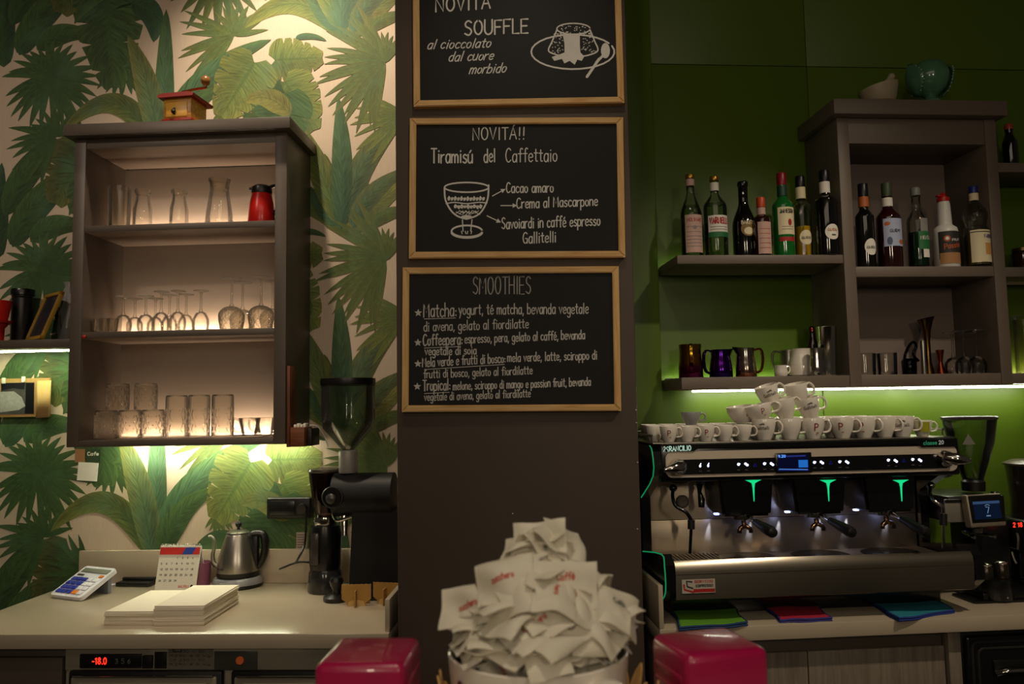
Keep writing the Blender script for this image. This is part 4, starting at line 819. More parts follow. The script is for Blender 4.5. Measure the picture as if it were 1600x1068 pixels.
def poly(bm, pts, fn=bfn):
    v = [bm.verts.new(fn(a, -b)) for a, b in pts]; c = bm.verts.new(fn(sum(p[0] for p in pts)/len(pts), -sum(p[1] for p in pts)/len(pts)))
    for i in range(len(v)): bm.faces.new((c, v[i], v[(i+1) % len(v)]))
def smp(*p): return [(q.x, -q.y) for q in smooth_pts([(a, b, 0) for a, b in p], 6)]
t = board('chalkboard reading SOUFFLE with a drawn cake on a plate, the top one on the pillar', (646.5, 167), (975.5, 161))
chalk(t, [('NOVITÀ', 681, 767, 19, 13, 21, 2.6), ('SOUFFLE', 726, 826, 55, 51, 22, 2.6), ('al cioccolato', 667, 766, 76.5, 74, 15, 1.7, .35), ('dal cuore', 700, 770, 96, 93, 15, 1.7, .35), ('morbido', 733, 790, 115.5, 113, 15, 1.7, .35)], CHK)
bm = NB(); S = lambda pts, lw=2.2: strip(bm, pts, lw, bfn)
S(el(895, 81, 65, 27, -20, 330), 2.6); S(el(896, 45, 26, 8.5), 2); S(smp((870, 47), (863, 64), (857, 79), (868, 85), (880, 88))); S(smp((922, 47), (929, 64), (934, 79), (920, 86), (907, 88)))
poly(bm, [(879, 53), (906, 53), (906, 70), (907, 82), (913, 88), (909, 95), (902, 93), (898, 101), (890, 95), (882, 99), (878, 92), (866, 95), (862, 89), (874, 85), (882, 82), (882, 68)])
rq = random.Random(4)
for k in range(110):
    y = rq.uniform(40, 82); e = (y-46)/34
    if y < 51: x = rq.uniform(876, 916)
    else: x = rq.choice((rq.uniform(868-9*e, 879), rq.uniform(908, 923+9*e)))
    a = rq.uniform(0, 3); S(fl((x, y), (x+1.6*cos(a), y+1.2*sin(a))), 1.1)
S(smp((917, 120), (926, 107), (936, 92)), 4.2); poly(bm, [(p[0], -p[1]) for p in el(946, 79, 7, 12)]); S(smp((932, 97), (940, 89), (945, 84)), 4)
obj('chalk_drawing', bm, CHK, t, smooth=0)
t = board('chalkboard reading NOVITA and Tiramisu with a drawn dessert glass, the middle one on the pillar', (639, 403.5), (977, 402))
chalk(t, [('NOVITÀ!!', 739, 821, 219, 217, 19, 1.7), ('Tiramisù', 674, 739, 254.5, 254, 22, 2.2), ('del', 756, 774, 253.5, 253, 21, 1.9), ('Caffettaio', 790, 871, 253, 252, 21, 1.6), ('Cacao amaro', 791, 865, 301, 300, 16, 1.7), ('Crema al Mascarpone', 807, 934, 325.5, 321, 16, 1.7),
          ('Savoiardi in caffè espresso', 784, 938, 357.5, 352, 17, 1.7), ('Gallitelli', 817, 869, 380, 378, 17, 1.7)], CHK)
bm = NB()
for a, b in (((769.5, 306), (788, 296)), ((782.5, 321), (806, 321)), ((761, 337), (781, 346.5))):
    S(fl(a, b), 1.5); d = Vector(b)-Vector(a); d.normalize(); q = Vector((-d.y, d.x)); poly(bm, [tuple(Vector(b)+d*2), tuple(Vector(b)-d*5+q*3.6), tuple(Vector(b)-d*5-q*3.6)])
S(el(729, 292.5, 34.5, 7.6), 2.4); S(smp((694.5, 293), (696, 312), (705, 329), (716, 338), (729, 342)), 2.6); S(smp((763.5, 289), (762, 310), (754, 328), (744, 337), (729, 342)), 2.6)
S(fl((722.5, 343), (723.5, 361)), 1.6); S(fl((737.5, 343), (735.5, 361)), 1.6); S(el(729.5, 361, 24, 9), 2.8); S(el(729.5, 362, 24.5, 9.5, 10, 170), 2.6)
for k in range(12):
    x = 700+k*4.9; e = abs(x-729)*.02; poly(bm, [(x-1, 310-e), (x+1.5, 306-e+(k % 2)*2), (x+4, 309-e), (x+3, 313-e), (x, 314-e)])
    if 1 < k < 11: poly(bm, [(x-1, 322), (x+1.5, 318.5+(k % 2)*2), (x+5, 321), (x+3, 327-(k % 3)), (x, 325)])
    if 2 < k < 10: S(fl((x-2, 329+(k % 2)*2), (x+6, 335-(k % 3)*2)), 1.1); S(fl((x+4, 329), (x-2, 336-abs(k-6))), 1)
S(smp((697, 318), (710, 316), (729, 318), (748, 316), (761, 317)), 1.8); poly(bm, [(p[0], -p[1]) for p in el(729, 339, 9, 3.2)])
for x in (721, 727, 731, 737): S(fl((x, 361), (x+(1 if x < 729 else -1), 365)), 1.4)
obj('chalk_drawing', bm, CHK, t, smooth=0)
t = board('chalkboard reading SMOOTHIES with a list of four drinks, the lowest one on the pillar', (628, 643.5), (970.5, 641.5))
chalk(t, [('SMOOTHIES', 739, 830, 459.5, 459, 27, 1.7)], CHK2)
chalk(t, [('Matcha:', 662, 714, 495, 494, 21, 1.8), ('yogurt, tè matcha, bevanda vegetale', 717, 919.5, 491, 489.5, 16.5, 1.6), ('di avena, gelato al fiordilatte', 662, 826, 517.5, 512, 15, 1.5), ('Coffeepera:', 661, 723, 539.5, 538, 17.5, 1.9),
          ('espresso, pera, gelato al caffè, bevanda', 726, 914, 536, 529, 14, 1.6), ('vegetale di soia', 664, 744.5, 554.5, 553, 13, 1.7), ('Mela verde e frutti di bosco:', 660, 790, 573, 566, 14.5, 1.7), ('mela verde, latte, sciroppo di', 793, 933, 565, 561, 14, 1.6),
          ('frutti di bosco, gelato al fiordilatte', 662, 832, 590.5, 584, 13, 1.5), ('Tropical:', 661, 704, 610, 609, 17, 1.9), ('melone, sciroppo di mango e passion fruit, bevanda', 708, 923, 609, 602, 13, 1.6), ('vegetale di avena, gelato al fiordilatte', 663, 829, 626, 620, 12.5, 1.4)], CHK3)
bm = NB()
for a, b in (((663, 498), (712, 496.5)), ((663, 543.5), (720, 541)), ((663, 577), (788, 569)), ((663, 614.5), (702, 612.5))): S(fl(a, b), 1)
for x, y in ((653.5, 488.5), (653, 535), (653, 568), (652, 603.5)):
    poly(bm, [(x+(6.2 if i % 2 == 0 else 2.8)*sin(pi*i/5), y-(6.2 if i % 2 == 0 else 2.8)*cos(pi*i/5)) for i in range(10)])
obj('chalk_marks', bm, CHK3, t, smooth=0)
# a few pale flecks on the pillar paint
bm = NB()
for px, py in ((801, 802), (1000, 722), (999, 660), (1001, 640), (996, 826)):
    u, z = C.uz(px, py, .0015); ball(bm, (min(u, PX1-.004), -.0012, z), .0022, (1, .35, 1), n=8, m=5)
FLK = bm; o = obj('paint_fleck', FLK, mat('fleck', '#b9ad9d', .7), bpy.data.objects['pillar'], kind='stuff')
o.location = (0, 2.2, 0); 

# ================================================================ the bar in front
ZB = 1.155
bm = NB(); FB(bm, -1.9, 1.9, -.045, .75, ZB-.04, ZB, .004); t = thing('bar_counter', 'customer bar counter carrying the sachet cup and red dispensers', 'counter', BAR, 0, .3, 0)
obj('top', bm, CREAM, t).location = (0, .3, 0)
bm = NB(); FB(bm, -1.85, 1.85, .0, .5, 0, ZB-.041); o = obj('front', bm, TAUPE, t); o.location = (0, .3, 0)
zb = ZB+.0005
CX, CYY = .023, .905
# woven straw basket with a ragged pointed rim, the cup stands in it
STR = wood('straw', '#a87b3f', '#cfa86a', 'Z', 12, .7)
t = thing('straw_basket', 'ragged straw basket around the foot of the big white cup', 'basket', BAR, CX+.012, 1.1-CYY-.0, zb)
bm = NB(); lathe(bm, [(0, 0), (.112, 0), (.114, .004), (.11, .008), (0, .009)], 32); obj('bottom', bm, STR, t)
bq = random.Random(9)
bm = NB()
for k in range(46):
    a = 2*pi*k/46+bq.uniform(-.03, .03); h = .078+bq.uniform(-.006, .032)*(1 if sin(a) > -.2 else .4); r0, r1 = .112, .118+.022*bq.random(); w_ = .0085
    q = []
    for s, ww in ((0, w_), (.35, w_), (.7, w_*1.05), (.88, w_*.7), (1, .0012)):
        r = r0+(r1-r0)*s*s; q.append((r, h*s+.004, ww))
    vs = []
    for r, z, ww in q:
        for e in (-1, 1): vs.append([bm.verts.new(((r+o_)*cos(a)-e*ww*sin(a), (r+o_)*sin(a)+e*ww*cos(a), z)) for o_ in (0, .002)])
    for i in range(len(q)-1):
        A, B, D, E_ = vs[2*i], vs[2*i+1], vs[2*i+3], vs[2*i+2]
        for fc in ((A[0], B[0], D[0], E_[0]), (A[1], E_[1], D[1], B[1]), (A[0], E_[0], E_[1], A[1]), (B[0], B[1], D[1], D[0])): bm.faces.new(fc)
obj('wall', bm, STR, t, smooth=0)
for z, r in ((.02, .1165), (.045, .119)):
    bm = NB(); tube(bm, [(r*cos(2*pi*i/48), r*sin(2*pi*i/48), z+.002*sin(i*pi/1.0)) for i in range(48)], .004, 6, closed=True); obj('hoop', bm, STR, t)
# jumbo cup
rc = .1018; hcup = 1.289-(zb+.0095)
t = thing('jumbo_cup', 'oversized white coffee cup heaped with sugar sachets', 'cup', BAR, CX, 1.1-CYY, zb+.0095)
bm = NB(); lathe(bm, [(0, 0), (.05, 0), (.056, .003), (.074, .02), (.089, .05), (.097, .085), (.1005, hcup-.004), (.1005, hcup), (.099, hcup+.0015), (.0965, hcup), (.096, hcup-.006), (.09, .06), (.07, .03), (.0, .022)], 56); obj('body', bm, WHITE, t)
bm = NB(); P = smooth_pts([(.0, 0, .104), (.03, 0, .112), (.052, 0, .095), (.054, 0, .065), (.035, 0, .04), (-.006, 0, .036)]); tube(bm, P, .01, 12, flat=1.5, M=Matrix.Rotation(rd(-55), 4, 'Z') @ Matrix.Translation((.094, 0, 0))); obj('handle', bm, WHITE, t)
rzf = lambda z: .0895+(.1005-.0895)*min(1, max(0, (z-.05)/.06))**.6
bm = NB(); text(bm, 'Caffè', -.028, .028, .083, .079, .025, .003, wrap_fn(.099, rd(-44), .0008, rzf)); obj('lettering', bm, mat('ink_bordeaux', '#5a0f1c', .5), t)
# sachets
SAC = mat('sachet_paper', '#d8d2c0', .55, var=.06, sc=40, sss=.25); PRR = mat('sachet_print_red', '#c0503f', .6); PRG = mat('sachet_print_dark', '#5b5a52', .6)
def sach_surf(w, h, seed):
    r = random.Random(seed); ph = [r.uniform(0, 6) for _ in range(6)]
    def mid(a, b): return .0035*sin(2.2*a/w*2+ph[0])+.003*sin(3*b/h*2+ph[1]+2*a/w)+.0015*sin(9*a/w+5*b/h+ph[2])+ph[3]*.0008*(a/w)*(b/h)*4
    def th(a, b):
        x, y = min(1, (1-abs(2*a/w))/.14), (1-abs(2*b/h)); return .0006+.0062*max(0, (1-abs(2*a/w)**2.4)*(1-abs(2*b/h)**4))*min(1, max(0, x-.35))*(1+.18*sin(40*a+ph[4])*sin(55*b+ph[5]))
    return mid, th
SV = []
for k in range(6):
    w, h = .062+.004*(k % 3), .046+.003*(k % 2); mid, th = sach_surf(w, h, k); bm = NB(); nx, ny = 18, 12; T_ = []; Bm = []
    for j in range(ny+1):
        T_.append([]); Bm.append([])
        for i in range(nx+1):
            a, b = -w/2+w*i/nx, -h/2+h*j/ny; e = .0012*((i % 2) if j in (0, ny) else 0)
            T_[-1].append(bm.verts.new((a, b, mid(a, b)+th(a, b)))); Bm[-1].append(bm.verts.new((a, b, mid(a, b)-th(a, b)*.9)))
    for j in range(ny):
        for i in range(nx):
            bm.faces.new((T_[j][i], T_[j][i+1], T_[j+1][i+1], T_[j+1][i])); bm.faces.new((Bm[j+1][i], Bm[j+1][i+1], Bm[j][i+1], Bm[j][i]))
    for i in range(nx): bm.faces.new((Bm[0][i], Bm[0][i+1], T_[0][i+1], T_[0][i])); bm.faces.new((T_[ny][i], T_[ny][i+1], Bm[ny][i+1], Bm[ny][i]))
    for j in range(ny): bm.faces.new((T_[j][0], T_[j+1][0], Bm[j+1][0], Bm[j][0])); bm.faces.new((Bm[j][nx], Bm[j+1][nx], T_[j+1][nx], T_[j][nx]))
    t = thing('sugar_sachet', 'white paper sugar sachet with small red print in the heaped white cup', 'sachet', BAR, CX, 1.1-CYY, 1.3, group='sugar sachets heaped in the big cup')
    obj('packet', bm, SAC, t, smooth=60)
    bm = NB(); fn = lambda a, b: Vector((a, b, mid(a, b)+th(a, b)+.0005))
    if k % 2 == 0: text(bm, 'zucchero', -.013, .013, -.004, -.002, .0065, .0012, fn)
    else:
        text(bm, 'Caffè', -.010, .010, .004, .006, .007, .0013, fn)
    obj('print', bm, PRR if k % 3 else PRG, t, smooth=0); SV.append(t)
sq = random.Random(21); nS = 0
def put(x, y, z, nrm, spin):
    global nS
    nrm = Vector(nrm).normalized(); q = nrm.to_track_quat('Z', 'Y').to_matrix().to_4x4() @ Matrix.Rotation(spin, 4, 'Z'); src = SV[nS % 6]
    if nS < 6: o = src
    else: o = dup(src, BAR, 0, 0, 0, 0, src['label'])
    o.location = (x, y, z); o.rotation_euler = q.to_euler(); nS += 1
prof = [(1.272, .052, 8), (1.284, .060, 10), (1.296, .060, 10), (1.306, .068, 12), (1.313, .079, 13), (1.325, .078, 12), (1.337, .073, 12), (1.349, .064, 10), (1.361, .054, 9), (1.373, .043, 7), (1.385, .031, 5), (1.397, .020, 4), (1.407, .009, 2)]
for li, (z, r, n) in enumerate(prof):
    for k in range(n):
        a = 2*pi*(k+.5*(li % 2))/n+sq.uniform(-.15, .15); rr = r*sq.uniform(.9, 1.05); k_out = sq.uniform(.1, 1.25) if li > 3 else sq.uniform(-.15, .15)
        if li == 2: k_out = sq.uniform(-.2, .1)
        put(CX+rr*cos(a)+.006*(z-1.29)/.1, CYY+rr*sin(a), z+sq.uniform(-.003, .003), (cos(a)*k_out+sq.uniform(-.25, .25), sin(a)*k_out+sq.uniform(-.25, .25), 1), sq.uniform(0, 6.28))
for z, r in ((1.27, .03), (1.29, .045), (1.31, .045), (1.33, .04), (1.35, .03), (1.37, .02)):
    for k in range(4): a = k*pi/2+z*50; put(CX+r*.7*cos(a), CYY+r*.7*sin(a), z, (.1*cos(a), .1*sin(a), 1), a)
put(CX+.004, CYY-.012, 1.409, (-.25, -.85, .5), .1); put(CX+.032, CYY, 1.402, (.5, -.4, .7), .9); put(CX-.075, CYY-.03, 1.345, (-.4, -.75, .55), .25); put(CX+.085, CYY-.035, 1.337, (.65, -.6, .5), -.6); put(CX-.035, CYY-.045, 1.375, (-.3, -.8, .5), .3); put(CX+.03, CYY-.05, 1.37, (.2, -.85, .5), -.1)
# red napkin dispensers
CRIM = mat('crimson_enamel', '#a30d48', .3, var=.06, coat=.5)
ztop = 1.286
def dispenser(label, fl_, fr_, bl_, script):
    A = Vector(BAR.ud(*fl_, ztop)); B = Vector(BAR.ud(*fr_, ztop)); D = Vector(BAR.ud(*bl_, ztop)); w = (B-A).length; an = -math.atan2(B.y-A.y, B.x-A.x); dp = (D-A).length; h = ztop-zb
    t = thing('napkin_dispenser', label, 'dispenser', BAR, A.x, A.y, zb, an, 'red napkin dispensers')
    bm = NB(); box(bm, 0, w, 0, dp, .003, h, .010, 4); obj('case', bm, CRIM, t)
    for s in (0, 1):
        bm = NB()
        for i in range(5): z = h*.22+i*h*.13; box(bm, -.0012 if s == 0 else w-.002, .002 if s == 0 else w+.0012, .014, dp-.014, z, z+h*.06, .001)
        obj('ridge_panel', bm, CRIM, t)
    bm = NB(); box(bm, .006, w-.006, .004, dp-.004, 0, .0029); obj('base', bm, BLK, t)
    bm = NB(); prism(bm, rrect(w*.16, w*.84, .006, h*.62, .012), -.0022, .0004); obj('mouth_frame', bm, CRIM, t)
    bm = NB(); prism(bm, rrect(w*.2, w*.8, .01, h*.585, .01), -.0032, -.0023); obj('napkins', bm, NAP, t)
    if script: bm = NB(); text(bm, 'tovaglioli', w*.56, w*.92, h*.74, h*.75, .006, .0008, flat_fn(-.0006), slant=.3); obj('lettering', bm, PAPERW, t)
dispenser('crimson napkin dispenser left of the sachet cup', (489, 1037), (632, 1037), (517, 993), True)
dispenser('crimson napkin dispenser right of the sachet cup', (1073, 1025), (1203, 1011), (1029, 987), False)
G2 = glass('clear_glass_dim', '#fbfbf8', 1.2, .03, 1.45, .1, 0, .05)
# ================================================================ right wall: shelves and open cabinet
RD = .25
q0, q1 = R.u(1313, 300, RD), R.u(1563, 300, RD); zB, zM, zU, zT_ = 1.606, 2.017, 2.058, 2.54
TAUPD = mat('taupe_laminate_right', '#6b5f54', .5, var=.06, sc=60, stretch=(.3, 6, 6)); BKD = mat('back_panel_right', '#80726a', .5, var=.05, sc=40, stretch=(.2, 5, 5))
LEDG = emi('led_back', '#eaffb0', 16); LEDU = emi('led_strip_right', '#fffbe6', 32)
zL = 1.646
cr2 = thing('open_cabinet', 'open taupe cabinet with bottles and bar tools on the green wall', 'cabinet', R, (q0+q1)/2, 0, zB, framed=True)
for a, b in ((q0, q0+T), (q1-T, q1)):
    bm = NB(); FB(bm, a, b, .001, RD, zB, zT_, .0025); obj('side_panel', bm, TAUPD, cr2)
bm = NB(); FB(bm, q0-.025, q1+.022, .001, RD+.035, zT_+.001, 2.595, .003); obj('cornice', bm, TAUPD, cr2)
bm = NB(); FB(bm, q0+T, q1-T, .013, RD-.004, zT_-.09, zT_-.001, .001); obj('top_panel', bm, TAUPD, cr2)
bm = NB(); FB(bm, q0+T, q1-T, .001, .012, zB+.02, zT_-.09); obj('back_panel', bm, BKD, cr2)
for z, b in ((zM, zM-.036), (zL, zB)):
    bm = NB(); FB(bm, q0+T, q1-T, .013, RD-.002, b, z, .002); obj('shelf', bm, TAUPD, cr2)
s0 = R.u(1058, 398, RD)
def wshelf(label, z, th, led, a=s0, b=q0-.0015, dep=RD):
    t = thing('wall_shelf', label, 'shelf', R, a, 0, z-th, framed=True)
    bm = NB(); FB(bm, a, b, .012, dep, z-th, z, .002); obj('board', bm, TAUPD, t)
    if led: bm = NB(); prism(bm, [(-.036, z+.0003), (-.030, z+.0003), (-.0315, z+.004), (-.036, z+.005)], a+.004, b-.004, axis='X'); pf_ = obj('led_baffle', bm, TAUPD, t)  # added lip, keeps the strip's light on the wall behind
    if led: bm = NB(); v = [bm.verts.new(q) for q in ((a+.006, -.0295, z+.0006), (b-.006, -.0295, z+.0006), (b-.006, -.0310, z+.0040), (a+.006, -.0310, z+.0040))]; bm.faces.new(v); obj('led_strip', bm, led, pf_)
    return t
wshelf('taupe shelf on the green wall carrying seven liquor bottles', zU, .03, LEDG)
wshelf('taupe shelf on the green wall carrying milk jugs', zL, .04, emi('led_back_low', '#eaffb0', 34))
e0 = q1+.003; e1 = e0+.5
for py, lab, led in ((254, 'upper of the three shelf boards right of the open cabinet', None), (417, 'middle one of the three shelf boards right of the open cabinet', None), (583, 'lowest of the three shelf boards right of the open cabinet', emi('led_far', '#ffe2b0', 90))):
    z = R.z(1580, py, .2); wshelf(lab, z, .035, led, e0, e1, .2)
def ledbar(label, x0, x1, dd, z, tilt=0):
    a, b = R.u(x0, 603, dd), R.u(x1, 600, dd); t = thing('led_light', label, 'light', R, a, dd, z, framed=True)
    bm = NB(); FB(bm, a, b, dd-.008, dd+.008, z, zB-.0008, .001); obj('strip', bm, LEDU, t); return t
ledbar('long white LED strip under the right shelf, above the cups', 1082, 1425, .06, zB-.0065)
ledbar('white LED strip under the open cabinet, above the right grinder', 1420, 1640, .085, zB-.0085)

# ---------------------------------------------------------------- bottles
def bottle(label, px, py, d, z, h, r, gm, cap, capm, neck=.0135, sh=.6, nk=.78, labels=(), liquid=None, collar=None, name='bottle', cat='bottle', group=None, waist=None, capr=1.12, sides=32):
    u = R.u(px, py, d); t = thing(name, label, cat, R, u, d, z+.0004, group=group)
    P = [(0, .004), (r*.86, 0), (r*.97, .002), (r, .007), (r, h*sh)]
    for k in range(1, 9): s = k/8; P.append((neck+(r-neck)*(.5+.5*cos(pi*s))**.9, h*sh+h*(nk-sh)*s))
    hc_ = h*(1-cap); P += [(neck, hc_-.006), (neck*1.08, hc_-.004), (neck*1.08, hc_)]
    if waist: P = P[:4]+[(r, .007+(h*sh-.007)*k/14) for k in range(1, 14)]+P[4:]; P = [(rr*waist(zz/h), zz) for rr, zz in P]
    bm = NB(); lathe(bm, P, sides); obj('glass', bm, gm, t)
    bm = NB(); c = neck*capr; lathe(bm, [(0, hc_+.0004), (c, hc_+.0004), (c*1.02, hc_+.002), (c, h-.003), (c*.9, h), (0, h)], 20); obj('cap', bm, capm, t)
    if collar: bm = NB(); lathe(bm, [(neck*1.1, h*collar[0]), (neck*1.14, h*(collar[0]+.002)), (neck*1.14, h*collar[1]), (neck*1.09, h*collar[1]+.0005)], 20); obj('collar', bm, collar[2], t)
    if liquid:
        bm = NB(); ri = r*.93; lv = h*liquid[0]; L_ = [(0, .006), (ri, .008)]+[(min(ri, p[0]*.92), p[1]) for p in P[4:] if p[1] < lv]; L_ += [(L_[-1][0], lv), (0, lv)]
        if lv < h*sh: L_ = [(0, .006), (ri, .008), (ri, lv), (0, lv)]
        if waist: L_ = [(rr*waist(zz/h), zz) for rr, zz in L_]
        lathe(bm, L_, 24); obj('liquid', bm, liquid[1], t)
    for it in labels:
        bm = NB(); fn = wrap_fn(r, it.get('ang', 0), it.get('off', .0007), it.get('rz')); k = it['k']
        if k == 'rect': patch(bm, fn, -it['w'], it['w'], h*it['z'][0], h*it['z'][1], 14, 3)
        elif k == 'oval': oval(bm, fn, it.get('x', 0), h*it['zc'], it['w'], it['hh'])
        elif k == 'diamond': c_ = h*it['zc']; v = [bm.verts.new(fn(a, c_+b)) for a, b in ((-it['w'], 0), (0, -it['hh']), (it['w'], 0), (0, it['hh']))]; bm.faces.new(v)
        elif k == 'text': text(bm, it['s'], it['x'][0], it['x'][1], h*it['zc'], h*it['zc']+it.get('rise', 0), it['hh'], it.get('lw', .0016), fn)
        elif k == 'lines':
            for z_ in it['zs']: strip(bm, [(-it['w']+2*it['w']*i/8, h*z_) for i in range(9)], it.get('lw', .002), fn)
        obj('label' if k != 'text' else 'lettering', bm, it['m'], t, smooth=0)
    return t
CREAMP = mat('label_cream', '#e6d9b4', .6, var=.05); WHITP = mat('label_white', '#e8e4da', .6, var=.05); REDP = mat('label_red', '#a81d1d', .6); GOLDC = mat('cap_gold', '#c0923a', .3, .8); INK = mat('label_ink', '#2a2622', .6); GRNP = mat('label_green', '#1f6b3a', .6)
NAVY = mat('cap_navy', '#12131c', .35); PINKP = mat('label_pink', '#c9a59a', .6); GREYI = mat('label_grey', '#8a8782', .6); ORP = mat('label_orange', '#b5602a', .5)
CLB = glass('bottle_clear', '#f3f7ee', 1.2, .04, 1.45, .22); BLKB = mat('bottle_black', '#0a0909', .08, spec=.7, coat=.5, var=.2); DRB = mat('bottle_dark_red', '#26080a', .08, spec=.7, coat=.5); GRB = mat('bottle_green', '#1c7a30', .08, spec=.6, coat=.5, trans=.3); DGB = mat('bottle_dark_green', '#0d2f22', .08, spec=.6, coat=.5, trans=.2)
WATER = glass('pale_spirit', '#d5e2c0', 1, .05, 1.35, .2); YEL = mat('yellow_liqueur', '#e8b41c', .1, var=.1, trans=.25)
bottle('clear bottle with gold cap and faded pink label, first on the bottle shelf', 1080, 340, 0.17, zU, .300, .037, CLB, .05, GOLDC, sh=.5, nk=.80, collar=(.86, .94, PINKP), liquid=(.62, WATER),
       labels=[dict(k='rect', w=.034, z=(.06, .50), m=PINKP), dict(k='lines', w=.028, zs=(.13, .17, .21, .25, .30, .36), m=GREYI, off=.0012), dict(k='text', s='MOLINARI', x=(-.026, .026), zc=.42, hh=.012, m=REDP, off=.0012), dict(k='oval', zc=.35, w=.007, hh=.007, m=GREYI, off=.0014)])
bottle('clear bottle with white, red and green label, second on the bottle shelf', 1118, 345, 0.18, zU, .290, .040, CLB, .05, GOLDC, sh=.62, nk=.80, collar=(.82, .92, WHITP), liquid=(.66, WATER),
       labels=[dict(k='rect', w=.040, z=(.24, .50), m=WHITP), dict(k='text', s='VARNELLI', x=(-.034, .034), zc=.40, hh=.02, lw=.0045, m=REDP, off=.0012), dict(k='rect', w=.040, z=(.24, .30), m=GRNP, off=.0011), dict(k='lines', w=.032, zs=(.33, .36), m=GREYI, off=.0012)])
bottle('black cream liqueur bottle with gold oval emblem, third on the bottle shelf', 1162, 335, 0.18, zU, .272, .040, BLKB, .05, BLKM, sh=.42, nk=.74, neck=.016, labels=[dict(k='oval', zc=.36, w=.026, hh=.026, m=mat('label_gold', '#8a6a33', .5)), dict(k='oval', zc=.33, w=.016, hh=.013, m=CREAMP, off=.0014), dict(k='text', s='BAILEYS', x=(-.024, .024), zc=.42, hh=.012, lw=.0024, m=CREAMP, off=.0016)])
bottle('short dark square-shouldered bottle with orange cap and pale label', 1190, 350, 0.22, zU, .205, .031, DRB, .17, mat('cap_orange', '#c8481c', .4), sh=.62, nk=.72, neck=.013, collar=(.70, .82, PINKP), labels=[dict(k='rect', w=.026, z=(.02, .56), m=PINKP), dict(k='lines', w=.02, zs=(.12, .2, .28, .36, .44), m=ORP, off=.0012)])
bottle('green whiskey bottle with cream label and red cap', 1223, 330, 0.20, zU, .298, .036, GRB, .15, mat('cap_red', '#8c0f22', .35), sh=.60, nk=.72, neck=.0145, collar=(.72, .84, mat('collar_green', '#12402c', .5)), labels=[dict(k='rect', w=.033, z=(.25, .57), m=CREAMP), dict(k='text', s='JAMESON', x=(-.025, .025), zc=.50, hh=.013, lw=.003, m=INK, off=.0012), dict(k='oval', zc=.39, x=.008, w=.007, hh=.012, m=REDP, off=.0012), dict(k='lines', w=.02, zs=(.31, .34), m=GREYI, off=.0012), dict(k='rect', w=.03, z=(.17, .22), m=REDP)])
bottle('clear bottle of yellow liqueur with cream neck band and navy cap', 1252, 330, 0.17, zU, .296, .032, CLB, .13, NAVY, sh=.62, nk=.70, neck=.015, collar=(.72, .86, CREAMP), liquid=(.38, YEL), labels=[dict(k='oval', zc=.24, x=0, w=.024, hh=.026, m=CREAMP), dict(k='text', s='GUIDO', x=(-.017, .017), zc=.22, hh=.008, m=INK, off=.0012)])
bottle('black bottle with white neck band and round white label, last on the bottle shelf', 1290, 325, 0.22, zU, .302, .037, BLKB, .14, NAVY, sh=.64, nk=.72, neck=.0155, collar=(.73, .86, WHITP), labels=[dict(k='oval', zc=.26, x=.004, w=.027, hh=.027, m=WHITP), dict(k='text', s='GUIDO', x=(-.014, .02), zc=.27, hh=.008, m=ORP, off=.0012), dict(k='text', s='-', x=(.0, .016), zc=.21, hh=.01, lw=.005, m=INK, off=.0012)])
bottle('dark bottle with orange neck band and round white label, leftmost in the open cabinet', 1351, 350, 0.20, zM, .302, .031, BLKB, .15, NAVY, sh=.60, nk=.70, neck=.015, collar=(.72, .84, ORP), labels=[dict(k='oval', zc=.24, x=.004, w=.024, hh=.029, m=WHITP), dict(k='text', s='GUIDO', x=(-.012, .02), zc=.22, hh=.008, m=INK, off=.0012)])
bottle('dark red amaro bottle with pale blue illustrated label', 1388, 350, 0.20, zM, .305, .041, DRB, .16, mat('cap_olive', '#3d4a33', .5), sh=.58, nk=.72, neck=.0155, collar=(.72, .82, WHITP), labels=[dict(k='rect', w=.039, z=(.24, .56), m=mat('label_pale_blue', '#a9b2cf', .6, var=.12)), dict(k='diamond', zc=.41, w=.028, hh=.036, m=CREAMP, off=.0013), dict(k='text', s='GUIDO', x=(-.018, .018), zc=.40, hh=.01, m=INK, off=.0022),
       dict(k='oval', zc=.50, x=-.026, w=.01, hh=.007, m=ORP, off=.0012), dict(k='oval', zc=.29, x=.024, w=.012, hh=.008, m=ORP, off=.0012), dict(k='oval', zc=.30, x=-.02, w=.009, hh=.014, m=mat('label_slate', '#4d5878', .6), off=.0012)])
bottle('half full green liqueur bottle with grey cap and slanted label', 1433, 350, 0.20, zM, .288, .034, CLB, .10, mat('cap_grey', '#7d807c', .45), sh=.58, nk=.74, neck=.0145, liquid=(.44, mat('green_liqueur', '#0b3f28', .1, trans=.2)), labels=[dict(k='rect', w=.014, z=(.12, .22), m=WHITP, ang=.3), dict(k='rect', w=.026, z=(.22, .44), m=GRNP, ang=.25), dict(k='rect', w=.016, z=(.44, .6), m=GREYI, ang=.2), dict(k='text', s='MENTA', x=(-.02, .02), zc=.34, hh=.012, m=WHITP, ang=.25, off=.0013)])
